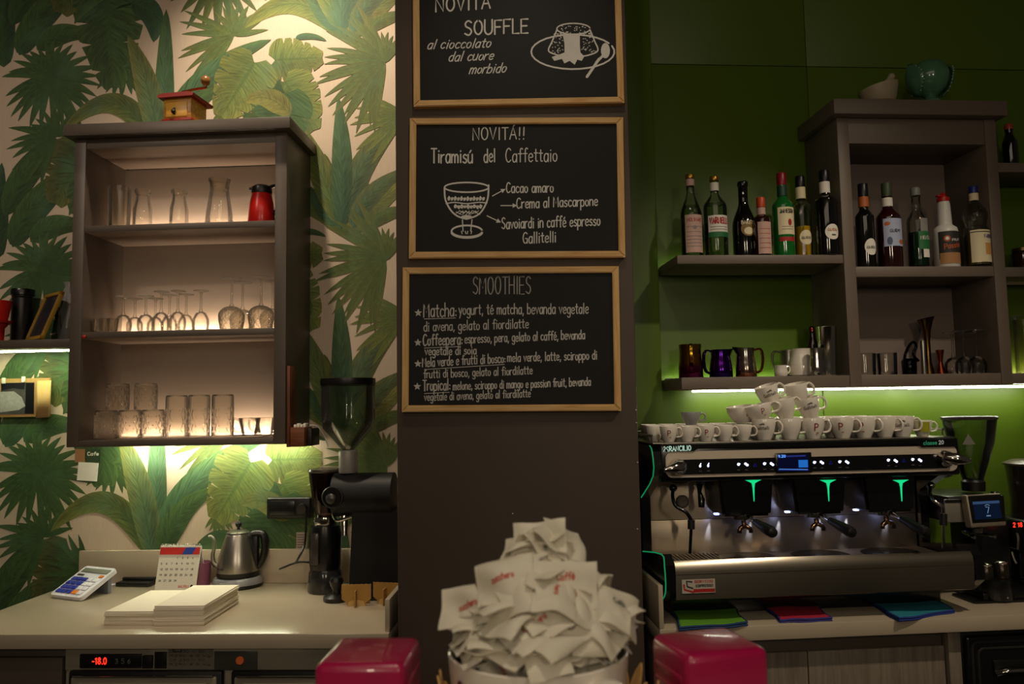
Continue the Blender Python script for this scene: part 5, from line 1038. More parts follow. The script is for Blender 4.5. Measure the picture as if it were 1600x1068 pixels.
# plastic puree bottle
u = R.u(1476, 350, .20); t = thing('puree_bottle', 'white plastic fruit puree bottle with red spout cap', 'bottle', R, u, .20, zM+.0004)
bm = NB(); lathe(bm, [(0, 0), (.038, 0), (.041, .004), (.041, .128), (.038, .142), (.024, .154), (.0235, .165), (.021, .228), (.019, .238), (0, .238)], 32); obj('body', bm, mat('puree_white', '#d8d6d0', .35), t)
bm = NB(); lathe(bm, [(.0205, .2384), (.0215, .242), (.020, .253), (.012, .256), (.010, .262), (.004, .272), (0, .273)], 24); box(bm, -.024, -.008, -.008, .008, .256, .263, .002); obj('cap', bm, RED, t)
bm = NB(); patch(bm, wrap_fn(.041), -.048, .048, .028, .126, 18, 2); lb = obj('label', bm, INK, t, smooth=0)
bm = NB(); patch(bm, wrap_fn(.041, 0, .0012), -.046, .046, .012, .05, 18, 1); obj('label_band', bm, mat('label_tan', '#a8794a', .6, var=.2), t, smooth=0)
bm = NB(); oval(bm, wrap_fn(.041, 0, .0016), -.02, .10, .011, .011); text(bm, 'Passion', -.03, .034, .062, .072, .018, .003, wrap_fn(.041, 0, .0014)); obj('label_print', bm, mat('label_flame', '#b5562a', .6), t, smooth=0)
bm = NB(); text(bm, 'FRUIT', -.004, .028, .09, .092, .008, .0014, wrap_fn(.041, 0, .0014)); oval(bm, wrap_fn(.041, 0, .0022), -.02, .10, .006, .006); obj('lettering', bm, WHITP, t, smooth=0)
bottle('clear wasp-waisted syrup bottle with cream label and blue cap', 1524, 350, 0.21, zM, .292, .042, CLB, .085, mat('cap_blue', '#1c2a7a', .4), sh=.64, nk=.84, neck=.0135, collar=(.82, .91, CREAMP), liquid=(.40, mat('tan_syrup', '#8a7148', .15, trans=.3)), waist=lambda s: 1-.20*math.exp(-((s-.52)/.045)**2)-.04*(s > .5),
       labels=[dict(k='rect', w=.045, z=(.05, .44), m=CREAMP), dict(k='text', s='FABBRI', x=(.0, .036), zc=.34, hh=.012, lw=.002, m=mat('ink_violet', '#4a3c7a', .6), off=.0013), dict(k='rect', w=.02, z=(.14, .28), ang=.5, m=mat('label_apricot', '#cf9a5a', .6), off=.0012), dict(k='lines', w=.044, zs=(.415,), m=INK, off=.0013, lw=.003)])
z_ = R.z(1580, 254, .2); bottle('dark bottle with red foil cap on the upper right shelf board', 1577, 215, .12, z_, .17, .026, BLKB, .12, mat('foil_red', '#a33a30', .4), sh=.55, nk=.8, neck=.013)
z_ = R.z(1580, 417, .2); u = R.u(1598, 400, .11); t = thing('storage_jar', 'dark brown glass jar with chrome lid on the middle right shelf board', 'jar', R, u, .11, z_+.0004)
bm = NB(); lathe(bm, [(0, 0), (.036, 0), (.038, .004), (.038, .066), (.03, .072), (0, .072)]); obj('body', bm, mat('brown_jar', '#2a1a10', .1, coat=.4), t)
bm = NB(); lathe(bm, [(0, .0722), (.034, .0722), (.034, .084), (0, .086)]); obj('lid', bm, mat('lid_brass_dark', '#6a5a3a', .3, .8), t)
z_ = R.z(1580, 583, .2); u = R.u(1607, 540, .11); t = thing('storage_jar', 'tall ribbed clear jar on the lowest right shelf board', 'jar', R, u, .11, z_+.0004)
bm = NB(); lathe(bm, open_glass(.045, .045, .2), 32, rfun=lambda a, z: 1+.02*cos(18*a)); obj('body', bm, GC, t)
bm = NB(); lathe(bm, [(.046, .2012), (.048, .203), (.048, .214), (0, .218)], 32); obj('lid', bm, G1, t)

# ---------------------------------------------------------------- ornaments on the open cabinet
STONE = mat('cream_ceramic', '#a79a80', .55, var=.1, sc=60, bump=.1)
u = R.u(1372, 140, .23); t = thing('mortar', 'cream ceramic mortar with lopsided rim on the open cabinet', 'mortar', R, u, .23, 2.5955)
bm = NB(); vs = lathe(bm, [(0, 0), (.046, 0), (.054, .006), (.06, .03), (.066, .055), (.066, .062), (.061, .062), (.055, .03), (.03, .014), (0, .012)], 40)
for v in vs:
    if v.co.z > .03: v.co.z += v.co.x*.20*(v.co.z-.03)/.03
obj('bowl', bm, STONE, t)
t = thing('pestle', 'cream pestle leaning in the ceramic mortar', 'pestle', R, u, .23, 2.5955)
bm = NB(); P = [(-.02, 0, .026), (.01, 0, .056), (.035, 0, .084), (.05, 0, .101)]; tube(bm, smooth_pts(P), .01, 12, rads=None); ball(bm, (-.02, 0, .027), .0125); ball(bm, (.051, 0, .102), .0135); obj('rod', bm, STONE, t)
PUM = mat('pumo_glaze', '#4d7a5c', .2, var=.12, sc=15, coat=.6)
u = R.u(1452, 125, .25); t = thing('ceramic_bud', 'glossy green ceramic bud ornament with folded leaves on the open cabinet', 'ornament', R, u, .25, 2.5955)
bm = NB(); lathe(bm, [(0, 0), (.032, 0), (.034, .005), (.022, .012), (.018, .02), (.03, .03), (.05, .048), (.063, .075), (.0655, .095), (.06, .12), (.046, .14), (.025, .151), (0, .154)], 40); obj('bud', bm, PUM, t)
for s in (-1, 1):
    bm = NB(); V = []
    for i in range(13):
        f = i/12; z = .022+.118*f; wv = .047*sin(pi*min(1, f*.92+.06))**.75; row = []
        for j in range(9):
            e = -1+j/4; a = (0 if s > 0 else pi)+e*wv/.062; rr = .0665*sqrt(max(.06, 1-((z-.092)/.086)**2))+.004+.026*f*(1-f*.35)*(1-abs(e)*.6)+(.002*(-1)**j if abs(e) > .7 else 0)
            row.append(bm.verts.new((rr*cos(a), rr*sin(a), z)))
        V.append(row)
    for A, B in zip(V, V[1:]):
        for j in range(8): bm.faces.new((A[j], A[j+1], B[j+1], B[j]))
    o = obj('leaf', bm, PUM, t); m_ = o.modifiers.new('thickness', 'SOLIDIFY'); m_.thickness = .004
    bm = NB()
    for i in range(9):
        f = .12+.09*i; z = .022+.118*f; wv = .047*sin(pi*min(1, f*.92+.06))**.75
        for e in (-1, 1): a = (0 if s > 0 else pi)+e*wv/.062; rr = .0665*sqrt(max(.06, 1-((z-.092)/.086)**2))+.005+.01*f*f; ball(bm, (rr*cos(a), rr*sin(a), z), .003, n=8, m=6)
    obj('beading', bm, mat('pumo_beads', '#86a58e', .2, coat=.5), o)

# ---------------------------------------------------------------- jugs on the lower shelf
def rainbow(name, cols):
    m = bpy.data.materials.new(name); m.use_nodes = True; nt = m.node_tree; b = nt.nodes['Principled BSDF']; b.inputs['Metallic'].default_value = 1; b.inputs['Roughness'].default_value = .14
    tc = nt.nodes.new('ShaderNodeTexCoord'); sx = nt.nodes.new('ShaderNodeSeparateXYZ'); r = nt.nodes.new('ShaderNodeValToRGB'); nt.links.new(tc.outputs['Generated'], sx.inputs[0]); nt.links.new(sx.outputs[2], r.inputs[0]); nt.links.new(r.outputs[0], b.inputs[0])
    r.color_ramp.elements[0].position = cols[0][0]; r.color_ramp.elements[0].color = lin(cols[0][1]); r.color_ramp.elements[1].position = cols[-1][0]; r.color_ramp.elements[1].color = lin(cols[-1][1])
    for p, c in cols[1:-1]: r.color_ramp.elements.new(p).color = lin(c)
    return m
zj = zL+.0004
def pitcher(label, px, d, h, rb, rt, m, name='milk_jug', hand=1, rz=0, hm=None):
    u = R.u(px, 565, d); t = thing(name, label, 'jug', R, u, d, zj, rz=rz, group='milk jugs on the lower shelf')
    bm = NB(); vs = lathe(bm, [(0, 0), (rb*.95, 0), (rb, .003), (rb, h*.3), (rb*.93, h*.5), (rt*1.0, h*.75), (rt*1.05, h), (rt*1.0, h), (rt*.95, h*.75), (rb*.9, h*.4), (0, .006)], 36)
    for v in vs:
        if v.co.z > h*.6 and v.co.x*-hand > 0:
            f = (v.co.z-h*.6)/(h*.4); c_ = max(0, -v.co.x*hand/rt); v.co.x -= hand*f*f*c_**4*rt*.45; v.co.z += f*c_**4*.004
    obj('body', bm, m, t)
    bm = NB(); tube(bm, smooth_pts([(hand*rt*.95, 0, h*.92), (hand*(rt+.026), 0, h*.95), (hand*(rt+.033), 0, h*.62), (hand*(rb+.018), 0, h*.25), (hand*rb*.98, 0, h*.16)]), .0045, 8, flat=1.8); obj('handle', bm, hm or m, t)
    return t
pitcher('rainbow gold and purple metal milk jug, first on the lower shelf', 1079, .13, .118, .042, .037, rainbow('rainbow_gold', [(0, '#6a1f5a'), (.3, '#8a2f5f'), (.45, '#b07a20'), (1, '#a88620')]), hand=-1, rz=rd(75))
pitcher('purple blue metal milk jug beside the rainbow gold one', 1126, .14, .098, .040, .032, rainbow('rainbow_violet', [(0, '#241a6a'), (.4, '#5a1f8a'), (1, '#35186a')]), hand=-1, rz=rd(10))
pitcher('shiny steel and copper milk jug with its handle to the right', 1165, .15, .102, .036, .029, rainbow('steel_copper', [(0, '#b0633a'), (.35, '#b0a79c'), (1, '#a8a29a')]), hand=1, hm=mat('copper', '#9a4a2a', .2, 1))
pitcher('steel milk jug standing behind the white creamer', 1233, .07, .098, .035, .030, STEEL, hand=-1)
u = R.u(1220, 577, .16); t = thing('creamer', 'tiny white china creamer left of the big white jug', 'creamer', R, u, .16, zj)
bm = NB(); lathe(bm, [(0, 0), (.018, 0), (.022, .006), (.023, .018), (.02, .034), (.022, .04), (.02, .04), (.018, .03), (.019, .01), (0, .006)]); obj('body', bm, WHITE, t)
bm = NB(); tube(bm, smooth_pts([(.02, 0, .034), (.031, 0, .035), (.032, 0, .02), (.022, 0, .01)]), .0028, 8); obj('handle', bm, WHITE, t)
u = R.u(1252, 565, .15); t = thing('porcelain_jug', 'big white porcelain milk jug on the lower shelf', 'jug', R, u, .15, zj)
bm = NB(); lathe(bm, [(0, 0), (.036, 0), (.042, .005), (.044, .025), (.042, .05), (.035, .075), (.033, .092), (.0345, .097), (.031, .096), (.03, .08), (.038, .05), (.04, .02), (0, .008)], 36); obj('body', bm, WHITE, t)
bm = NB(); tube(bm, smooth_pts([(.030, -.014, .090), (.047, -.022, .092), (.052, -.024, .06), (.046, -.02, .03), (.036, -.014, .02)]), .005, 10, flat=1.5); obj('handle', bm, WHITE, t)
u = R.u(1293, 550, .215); t = thing('cocktail_shaker', 'tall polished steel shaker tin against the open cabinet', 'shaker', R, u, .215, zj)
bm = NB(); lathe(bm, [(0, 0), (.026, 0), (.027, .004), (.0275, .03), (.033, .165), (.0345, .167), (.0325, .168), (.026, .03), (0, .01)], 40); obj('tin', bm, CHROME, t)
u = R.u(1281, 560, .225); t = thing('milk_jug', 'small slim polished milk jug in front of the shaker tin', 'jug', R, u-.012, .225, zj, group='milk jugs on the lower shelf')
bm = NB(); lathe(bm, [(0, 0), (.022, 0), (.0235, .003), (.024, .03), (.02, .07), (.0215, .094), (.02, .094), (.018, .07), (.02, .03), (0, .006)], 28); obj('body', bm, CHROME, t)
bm = NB(); tube(bm, smooth_pts([(.019, 0, .084), (.031, 0, .09), (.034, 0, .06), (.026, 0, .02), (.02, 0, .015)]), .0036, 8, flat=1.6); obj('handle', bm, CHROME, t)
u = R.u(1270, 545, .06); t = thing('bar_bottle', 'slim dark red bottle with copper pourer half hidden behind the shaker', 'bottle', R, u, .06, zj)
bm = NB(); lathe(bm, [(0, 0), (.022, 0), (.023, .004), (.023, .11), (.012, .14), (.01, .165), (0, .165)]); obj('glass', bm, DRB, t)
bm = NB(); lathe(bm, [(.0105, .1652), (.011, .18), (.006, .185), (0, .186)]); obj('pourer', bm, mat('copper', '#9a4a2a', .2, 1), t)
# inside the cabinet, lower compartment
zi = zL+.0004
for i, (px, d, lab) in enumerate(((1353, .13, 'plain clear tumbler in the lower left corner of the open cabinet'), (1386, .14, 'plain clear tumbler, second from the left in the open cabinet'))):
    u = R.u(px, 565, d); t = thing('water_glass', lab, 'glass', R, u, d, zi, group='tumblers in the open cabinet'); bm = NB(); lathe(bm, open_glass(.031, .034, .078, base=.012)); obj('body', bm, G2, t)
u = R.u(1420, 560, .11); t = thing('bow_strainer', 'dark glossy cocktail strainer standing behind the tumblers', 'strainer', R, u, .11, zi)
bm = NB(); lathe(bm, [(0, 0), (.022, 0), (.024, .004), (.026, .05), (.02, .06), (0, .06)]); obj('cup', bm, mat('gunmetal', '#1c1c1f', .15, .9), t)
bm = NB(); tube(bm, smooth_pts([(-.022, -.01, .03), (-.026, -.02, .07), (-.008, -.02, .105), (.01, -.02, .118), (.018, -.02, .1), (.004, -.02, .075), (.024, -.02, .05)]), .005, 8); obj('spring', bm, mat('gunmetal', '#1c1c1f', .15, .9), t)
u = R.u(1449, 540, .10); t = thing('bar_horn', 'tall flared bronze horn measure in the open cabinet', 'measure', R, u, .10, zi)
bm = NB(); vs = lathe(bm, [(0, 0), (.02, 0), (.018, .01), (.011, .05), (.010, .12), (.014, .16), (.022, .19), (.030, .207), (.0285, .207), (.02, .188), (.012, .16), (.008, .12)], 28)
for v in vs:
    if v.co.z > .18: v.co.z += v.co.x*.25
obj('horn', bm, mat('bronze', '#6e5528', .25, 1), t)
u = R.u(1443, 560, .19); t = thing('muddler', 'slim steel muddler standing before the bronze horn', 'muddler', R, u, .19, zi)
bm = NB(); lathe(bm, [(0, 0), (.009, 0), (.0095, .003), (.008, .06), (.009, .11), (.008, .118), (0, .119)], 20); obj('rod', bm, STEEL, t)
u = R.u(1469, 560, .14); t = thing('jigger', 'copper double jigger in the open cabinet', 'jigger', R, u, .14, zi)
bm = NB(); lathe(bm, [(0, .0), (.017, 0), (.018, .002), (.007, .042), (.0065, .046), (.014, .088), (.013, .088), (.004, .048), (0, .048)], 24); obj('cups', bm, mat('copper', '#9a4a2a', .2, 1), t)
for i, (px, d, lab) in enumerate(((1489, .12, 'first upturned stem glass beside the copper jigger'), (1506, .18, 'second upturned stem glass from the copper jigger'), (1526, .19, 'upturned stem glass nearest the right side of the open cabinet'))):
    u = R.u(px, 550, d); t = thing('stem_glass', lab, 'glass', R, u, d, zi, group='upturned stem glasses in the open cabinet')
    bm = NB(); lathe(bm, inv_stem(.152, .031, .062)[:7], 20); obj('bowl', bm, G2, t); bm = NB(); lathe(bm, inv_stem(.152, .031, .062, .033)[6:], 20); obj('foot', bm, G2, t)
# ================================================================ right worktop and base units
wr0 = R.u(1004, 950, .5)+.0; wr0 = (PX1+.003-1.1)/cos(R.a)+.004; wr1 = wr0+1.75
t = thing('worktop', 'pale stone worktop under the coffee machine', 'worktop', R, wr0, 0, HC-.04, framed=True)
bm = NB(); FB(bm, wr0, wr1, .032, .585, HC-.042, HC, .003); obj('slab', bm, CREAM, t)
bm = NB(); FB(bm, wr0, wr0+.014, .033, .583, HC+.0003, HC+.12, .002); obj('end_upstand', bm, CREAM, t)
DOOR = wood('ash_veneer', '#6f6558', '#8a7e6e', 'Z', 6, .5)
uf = R.u(1509, 1040, .55); us = R.u(1267.5, 1040, .55)
t = thing('base_cabinet', 'base cabinet with two pale veneer doors under the coffee machine', 'cabinet', R, wr0, 0, 0, framed=True)
bm = NB(); FB(bm, wr0+.004, uf-.006, .04, .51, .08, HC-.044, .002); obj('carcass', bm, TAUPE, t)
for a, b in ((wr0+.006, us-.0015), (us+.0015, uf-.05)):
    bm = NB(); FB(bm, a, b, .5115, .53, .1, HC-.095, .002); obj('door', bm, DOOR, t)
bm = NB(); FB(bm, uf-.046, uf-.008, .5115, .545, .1, HC-.046, .002); obj('filler', bm, DOOR, t)
bm = NB(); FB(bm, wr0+.03, uf-.03, .05, .47, .001, .0795); obj('plinth', bm, BLK, t)
t = thing('fridge', 'black under-counter fridge with recessed chrome pull at the right end', 'fridge', R, uf, 0, 0, framed=True)
bm = NB(); FB(bm, uf, uf+.6, .04, .53, .06, HC-.046, .003); obj('body', bm, BLK, t)
zf = L.z(1550, 1000, .55) if False else R.z(1550, 992, .55)
bm = NB(); FB(bm, uf+.006, uf+.59, .5305, .55, .12, zf, .01, 0, 3); dr = obj('door', bm, BLKM, t)
for k, w_ in enumerate((.022, .04)):
    bm = NB(); pr = rrect(uf+w_, uf+.56, .2, zf-w_+.004, .02); P = [(a, -.5505, b) for a, b in pr]; tube(bm, P, .004, 6, closed=True); obj('gasket_line', bm, mat('gasket_grey', '#2c2b28', .4), dr)
bm = NB(); a, b = R.uz(1553, 1057, .552); c, e = R.uz(1640, 1027, .552); FB(bm, a, c, .5506, .556, b, e, .002); bx = obj('pull_recess', bm, BLK, dr)
bm = NB(); tube(bm, smooth_pts([(a+.006, -.558, b+.01), (a+.02, -.57, b+.018), (a+.05, -.574, b+.022), (c-.01, -.574, b+.022)]), .008, 10); obj('pull', bm, CHROME, bx) if False else obj('pull', bm, CHROME, dr)

# ================================================================ espresso machine
mu0 = R.u(1020, 712, .48); mu1 = R.u(1533, 800, .58)
def sidep(px, py, u=None):
    r = ray(px, py); k = (R.t.dot(R.o)+(mu0 if u is None else u))/R.t.dot(r); p = r*k-R.o; return -p.dot(R.n), EYE+p.z
MB_ = mat('machine_black', '#0b0b0c', .22, spec=.6, var=.2, coat=.3); CHAMP = mat('champagne_steel', '#cfc1af', .4, .2, var=.05, sc=50, stretch=(.5, 20, 20))
def aniso(name, col, rough):
    m = mat(name, col, rough, 1, var=.10, sc=30, stretch=(40, 1, 1)); b = m.node_tree.nodes['Principled BSDF']; b.inputs['Anisotropic'].default_value = .75
    tg = m.node_tree.nodes.new('ShaderNodeTangent'); tg.direction_type = 'RADIAL'; tg.axis = 'Z'; b.inputs['Anisotropic Rotation'].default_value = .25; m.node_tree.links.new(tg.outputs[0], b.inputs['Tangent']); return m
SPL = aniso('machine_steel', '#b3a48f', .36); SPL.node_tree.nodes['Principled BSDF'].inputs['Metallic'].default_value = .8; TRAY = aniso('tray_steel', '#b0a796', .27)
em = thing('espresso_machine', 'three-group steel and black espresso machine on the right worktop', 'coffee machine', R, (mu0+mu1)/2, .3, HC+.0004, framed=True)
ST = .03                                                           # side panel thickness
dh = .48; zTop = R.z(1250, 687.5, dh); dtr = .575; dsp = .30
zhb = R.z(1250, 748, dh); zg = R.z(1250, 872, .45); ztr = R.z(1250, 868, dtr); zbot = R.z(1250, 932, dtr)
bm = NB(); FB(bm, mu0+ST, mu1-ST, .05, dsp-.003, zbot-.02, zTop-.03, .004); obj('body', bm, MB_, em)
bm = NB(); FB(bm, mu0+ST+.002, mu1-ST-.002, dsp-.0025, dsp, zg-.005, R.z(1250, 806, dsp)-.0008, .0006); FB(bm, mu0+ST+.002, mu1-ST-.002, dsp-.0025, dsp+.002, R.z(1250, 806, dsp)+.0008, zhb+.04, .0006); obj('splash_panel', bm, SPL, em)
# head
hu0, hu1 = mu0+.022, R.u(1499, 700, dh)
bm = NB(); FB(bm, hu0, hu1, .1, dh, zhb, zTop-.004, .008, 0, 3); obj('head', bm, MB_, em)
def hp_(px, py, d=dh): return R.uz(px, py, d)
a, b = hp_(1040, 746); c, e = hp_(1492, 703)
bm = NB(); prism(bm, rrect(a, c, b, R.z(1250, 700.5, dh), .02), -dh-.009, -dh-.0002); fp = obj('fascia', bm, CHAMP, em)
a, b = hp_(1058, 741, dh+.011); c, _ = hp_(1480, 700, dh+.011); e = R.z(1250, 713.5, dh+.011)
bm = NB(); prism(bm, rrect(a, c, R.z(1250, 736.5, dh+.011), e, .008), -dh-.0125, -dh-.0092); band = obj('control_band', bm, MB_, fp)
bm = NB(); P = [(hp_(1040, 702)[0], R.z(1250, 695, dh)+.002), (hp_(1040, 702)[0], hp_(1040, 704)[1]-.0), (hp_(1082, 704)[0], hp_(1082, 704)[1]), (hp_(1090, 699)[0], hp_(1090, 699.5)[1]), (hp_(1430, 694)[0], hp_(1430, 694.0)[1]), (hp_(1437, 698)[0], hp_(1437, 698)[1]), (hp_(1492, 697)[0], hp_(1492, 697)[1]), (hp_(1492, 697)[0], R.z(1250, 695, dh)+.002)]
zz = zTop-.004; P[0] = (P[0][0], zz); P[-1] = (P[-1][0], zz)
prism(bm, P, -dh-.0135, -dh-.0003); nb = obj('name_band', bm, MB_, em)
bm = NB(); dT = dh+.0139; a, b = hp_(1046, 704.5, dT); c, e = hp_(1080, 703, dT); text(bm, 'RANCILIO', a, c, b, e, .014, .0027, flat_fn(-dT), jit=0)
P = lambda x, y: hp_(x, y, dT)
strip(bm, [P(1037, 698.5), P(1038.5, 697), P(1040, 700), P(1037.5, 703), P(1037, 705)], .0022, flat_fn(-dT)); strip(bm, [P(1044, 705), P(1043.5, 702.5), P(1041.5, 700.5), P(1042.5, 697.5), P(1044.5, 698.5)], .0022, flat_fn(-dT)); obj('lettering', bm, emi('logo_glow', '#b8d8c0', .8), nb, smooth=0)
bm = NB(); a, b = hp_(1443, 694.5, dT); c, e = hp_(1464, 693.7, dT); text(bm, 'classe', a, c, b, e, .011, .0022, flat_fn(-dT), jit=0); obj('lettering', bm, emi('logo_green', '#2f8f66', .5), nb, smooth=0)
bm = NB(); a, b = hp_(1467, 693.6, dT); c, e = hp_(1475, 693.2, dT); text(bm, '20', a, c, b, e, .011, .0022, flat_fn(-dT), jit=0); obj('lettering', bm, emi('logo_pale', '#b9b4ac', .5), nb, smooth=0)
# buttons
dbn = dh+.013
BTN = emi('button_white', '#cfd6ff', 3.0); BTB = emi('button_blue', '#1a1a9c', .5); BTG = emi('button_glow', '#2a3fd0', .5)
def button(px, py, k):
    bm = NB(); u, z = hp_(px, py, dbn); s = .0042; fn = flat_fn(-dbn)
    if k == 'b': v = [(u-1.2*s, z-s), (u+1.2*s, z-s), (u, z+1.2*s)]; strip(bm, v+[v[0]], .0014, fn); obj('button', bm, BTB, band, smooth=0); return
    if k == 1: oval(bm, fn, u, z, s*1.05, s, n=14); oval(bm, fn, u+s*.9, z+s*.35, s*.5, s*.4, n=10)
    elif k == 2: oval(bm, fn, u-s*.5, z+s*.4, s, s*.9, n=14); oval(bm, fn, u+s*.7, z-s*.5, s, s*.9, n=14)
    else: oval(bm, fn, u, z-s*.3, s*.75, s, n=14); strip(bm, [(u-.3*s, z), (u+.6*s, z+1.5*s)], .0026, fn)
    obj('button', bm, BTN, band, smooth=0)
    bm = NB(); strip(bm, [(u-.004, z-.0165), (u+.004, z-.0165)], .0012, fn); obj('button_mark', bm, mat('button_mark', '#77747a', .6), band, smooth=0)
for px, py, k in ((1094, 727, 0), (1106.5, 726.5, 0), (1154, 725, 1), (1166, 725, 2), (1180, 726, 'b'), (1194.5, 724, 1), (1206, 724.5, 2), (1272.5, 722, 1), (1284, 722, 2), (1298, 722.5, 'b'), (1312, 721, 1), (1323.5, 721.5, 2), (1388, 718.5, 1), (1399.5, 719.5, 2), (1412.5, 719, 'b'), (1426, 717.5, 1), (1437.5, 718.5, 2)): button(px, py, k)
a, b = hp_(1212, 739, dbn); c, e = hp_(1267, 706, dbn)
bm = NB(); FB(bm, a, c, dh+.0127, dh+.017, b, e, .002); scr = obj('display', bm, MB_, em); dS = dh+.0174
bm = NB(); a, b = hp_(1216, 735.5, dS); c, e = hp_(1263, 709.5, dS); patch(bm, lambda x, z: Vector((x, -dS, z)), a, c, b, e, 2, 1); s_ = obj('screen', bm, mat('screen_dark', '#04050c', .15, emit=.014, ecol='#3a5cff'), scr, smooth=0)
bm = NB(); f_ = flat_fn(-dS-.0003); q = hp_(1248, 730, dS); r_ = hp_(1262, 718, dS); patch(bm, lambda x, z: Vector((x, -dS-.0003, z)), q[0], r_[0], q[1], r_[1], 2, 1); obj('screen_icon', bm, emi('icon_blue', '#1f7fe8', .6), scr, smooth=0)
bm = NB(); q = hp_(1216, 714.5, dS); r_ = hp_(1228, 714, dS); text(bm, '9.20', q[0], r_[0], q[1], r_[1], .007, .0022, f_); strip(bm, [hp_(1217, 732.5, dS), hp_(1240, 732.8, dS), hp_(1262, 733, dS)], .0016, f_); obj('screen_text', bm, emi('text_blue', '#5f9cff', 1.0), scr, smooth=0)
bm = NB(); strip(bm, [hp_(1230, 712.5, dS), hp_(1258, 711.5, dS)], .0045, f_); strip(bm, [hp_(1216, 734.3, dS), hp_(1263, 734.5, dS)], .002, f_); obj('screen_bar', bm, emi('bar_blue', '#25308a', .6), scr, smooth=0)
# top tray for cups, with a rail
bm = NB(); FB(bm, mu0+.004, hu1-.006, .06, dh-.01, zTop-.0035, zTop, .001); obj('cup_tray', bm, STEEL, em)
bm = NB(); zr = zTop+.022; P = [(mu0+.004, -dh+.02, zr), (mu0+.004, -.07, zr), (hu1-.01, -.07, zr), (hu1-.01, -dh+.06, zr)]; tube(bm, P, .004, 8); rl = obj('rail', bm, CHROME, em)
for x, y in ((mu0+.004, -dh+.025), (mu0+.004, -.27), (mu0+.004, -.075), (hu1-.01, -.075), (hu1-.01, -dh+.065)): bm = NB(); cyl(bm, (x, y, zTop+.0002), (x, y, zr-.003), .003, 8); obj('rail_post', bm, CHROME, em)
# side panels, green edge light
def cpoly(u, tr=0): return [(.05, zTop-.01), (dh-.03, zTop-.008), (dh-.003, zTop-.025), (dh, zhb+.02), sidep(1003.5, 777), sidep(1004, 860), (dtr-.03, ztr+.012), (dtr, ztr-.015), (dtr+.004, zbot+.03), (dtr-.04, zbot-.004), (.05, zbot-.02)]
pl = cpoly(mu0); rec = (sidep(1003.5, 777)[0]+sidep(1004, 860)[0])/2; rec = max(.26, min(.36, rec)); pl[4] = (rec, sidep(1003.5, 777)[1]); pl[5] = (rec, sidep(1004, 860)[1])
for u0_, u1_ in ((mu0, mu0+ST-.002), (mu1-ST+.002, mu1)):
    bm = NB(); prism(bm, [(-d, z) for d, z in pl], u0_, u1_, axis='X'); obj('side_panel', bm, MB_, em)
GRL = emi('green_edge', '#18b86e', .4); BLT = emi('group_green', '#12e08a', 1.0)
g = [(d+.001, z) for d, z in pl]; u_ = mu0-.0012
for seg in (g[1:5], g[5:10]):
    bm = NB(); P = smooth_pts([(u_, -d, z) for d, z in seg], 3); tube(bm, P, .0020, 6); obj('edge_light', bm, GRL, em, label='glowing green edge line')
# drip tray
u0_, u1_ = mu0+ST, mu1-ST
bm = NB(); pr = [(dsp+.0005, zg-.02), (dsp+.0005, zg-.004), (dtr-.03, zg-.006), (dtr-.012, ztr-.004), (dtr-.002, ztr-.016), (dtr+.002, ztr-.035), (dtr, zbot+.004), (dtr-.01, zbot), (dsp+.01, zbot)]
prism(bm, [(-d, z) for d, z in pr], u0_, u1_, axis='X'); tr_ = obj('drip_tray', bm, TRAY, em, smooth=50)
bm = NB(); FB(bm, u0_+.001, u1_-.001, dtr+.0009, dtr+.0028, ztr-.0412, ztr-.0402); obj('tray_joint', bm, mat('joint_dark', '#4b4438', .4, .6), tr_)
bm = NB()
n = 0; zgr = zg-.003
def grate(a, b):
    bm = NB(); k = 0; x = a
    while x < b: box(bm, x, x+.005, -(dtr-.038), -(dsp+.012), zgr-.002, zgr+.003, .001); x += .013
    for dd in (dsp+.016, dtr-.042): box(bm, a, b, -dd-.003, -dd+.003, zgr-.003, zgr, 0)
    obj('grate', bm, STEEL, em, smooth=0)
bm.free(); grate(u0_+.008, R.u(1135, 865, .4)); grate(R.u(1432, 862, .4), u1_-.008)
gx = [R.u(p, 800, .43) for p in (1166, 1280, 1390)]
bm = NB(); FB(bm, R.u(1136, 865, .4), R.u(1431, 862, .4), dsp+.012, dtr-.036, zgr-.003, zgr+.001, .001); obj('work_plate', bm, SPL, em)
for x in gx: bm = NB(); lathe(bm, [(0, zgr+.0012), (.088, zgr+.0012), (.09, zgr+.004), (.084, zgr+.006), (0, zgr+.006)], 40, M=Matrix.Translation((x+.01, -.405, 0)) @ Matrix.Diagonal((1, .85, 1, 1))); obj('cup_mat', bm, MB_, em)
# sticker of the service firm
bm = NB(); dk = dtr+.0032; a, b = R.uz(1066, 927, dk); c, e = R.uz(1117, 903.5, dk); FB(bm, a, c, dtr+.0026, dk, b, e); sk = obj('sticker', bm, mat('sticker_silver', '#b9b2a4', .4), em, label='small red and silver service sticker')
W_ = c-a; H_ = e-b; f_ = flat_fn(-dk-.0004)
bm = NB(); patch(bm, lambda x, z: Vector((x, -dk-.0003, z)), a+W_*.34, c-.001, b+.002, b+H_*.3, 2, 1); text(bm, 'SERVIZIO', a+W_*.38, c-W_*.06, b+H_*.74, b+H_*.75, H_*.17, .0018, f_, jit=0); strip(bm, [(a+W_*.06, b+H_*.62), (a+W_*.07, b+H_*.28), (a+W_*.34, b+H_*.08)], .005, f_); obj('print', bm, REDP, sk, smooth=0)
bm = NB(); text(bm, 'ESPRESSO', a+W_*.42, c-W_*.06, b+H_*.44, b+H_*.45, H_*.17, .0018, f_, jit=0); strip(bm, [(a+W_*.3, b+H_*.82), (a+W_*.14, b+H_*.88), (a+W_*.16, b+H_*.5), (a+W_*.32, b+H_*.36)], .0045, f_); obj('print', bm, INK, sk, smooth=0)
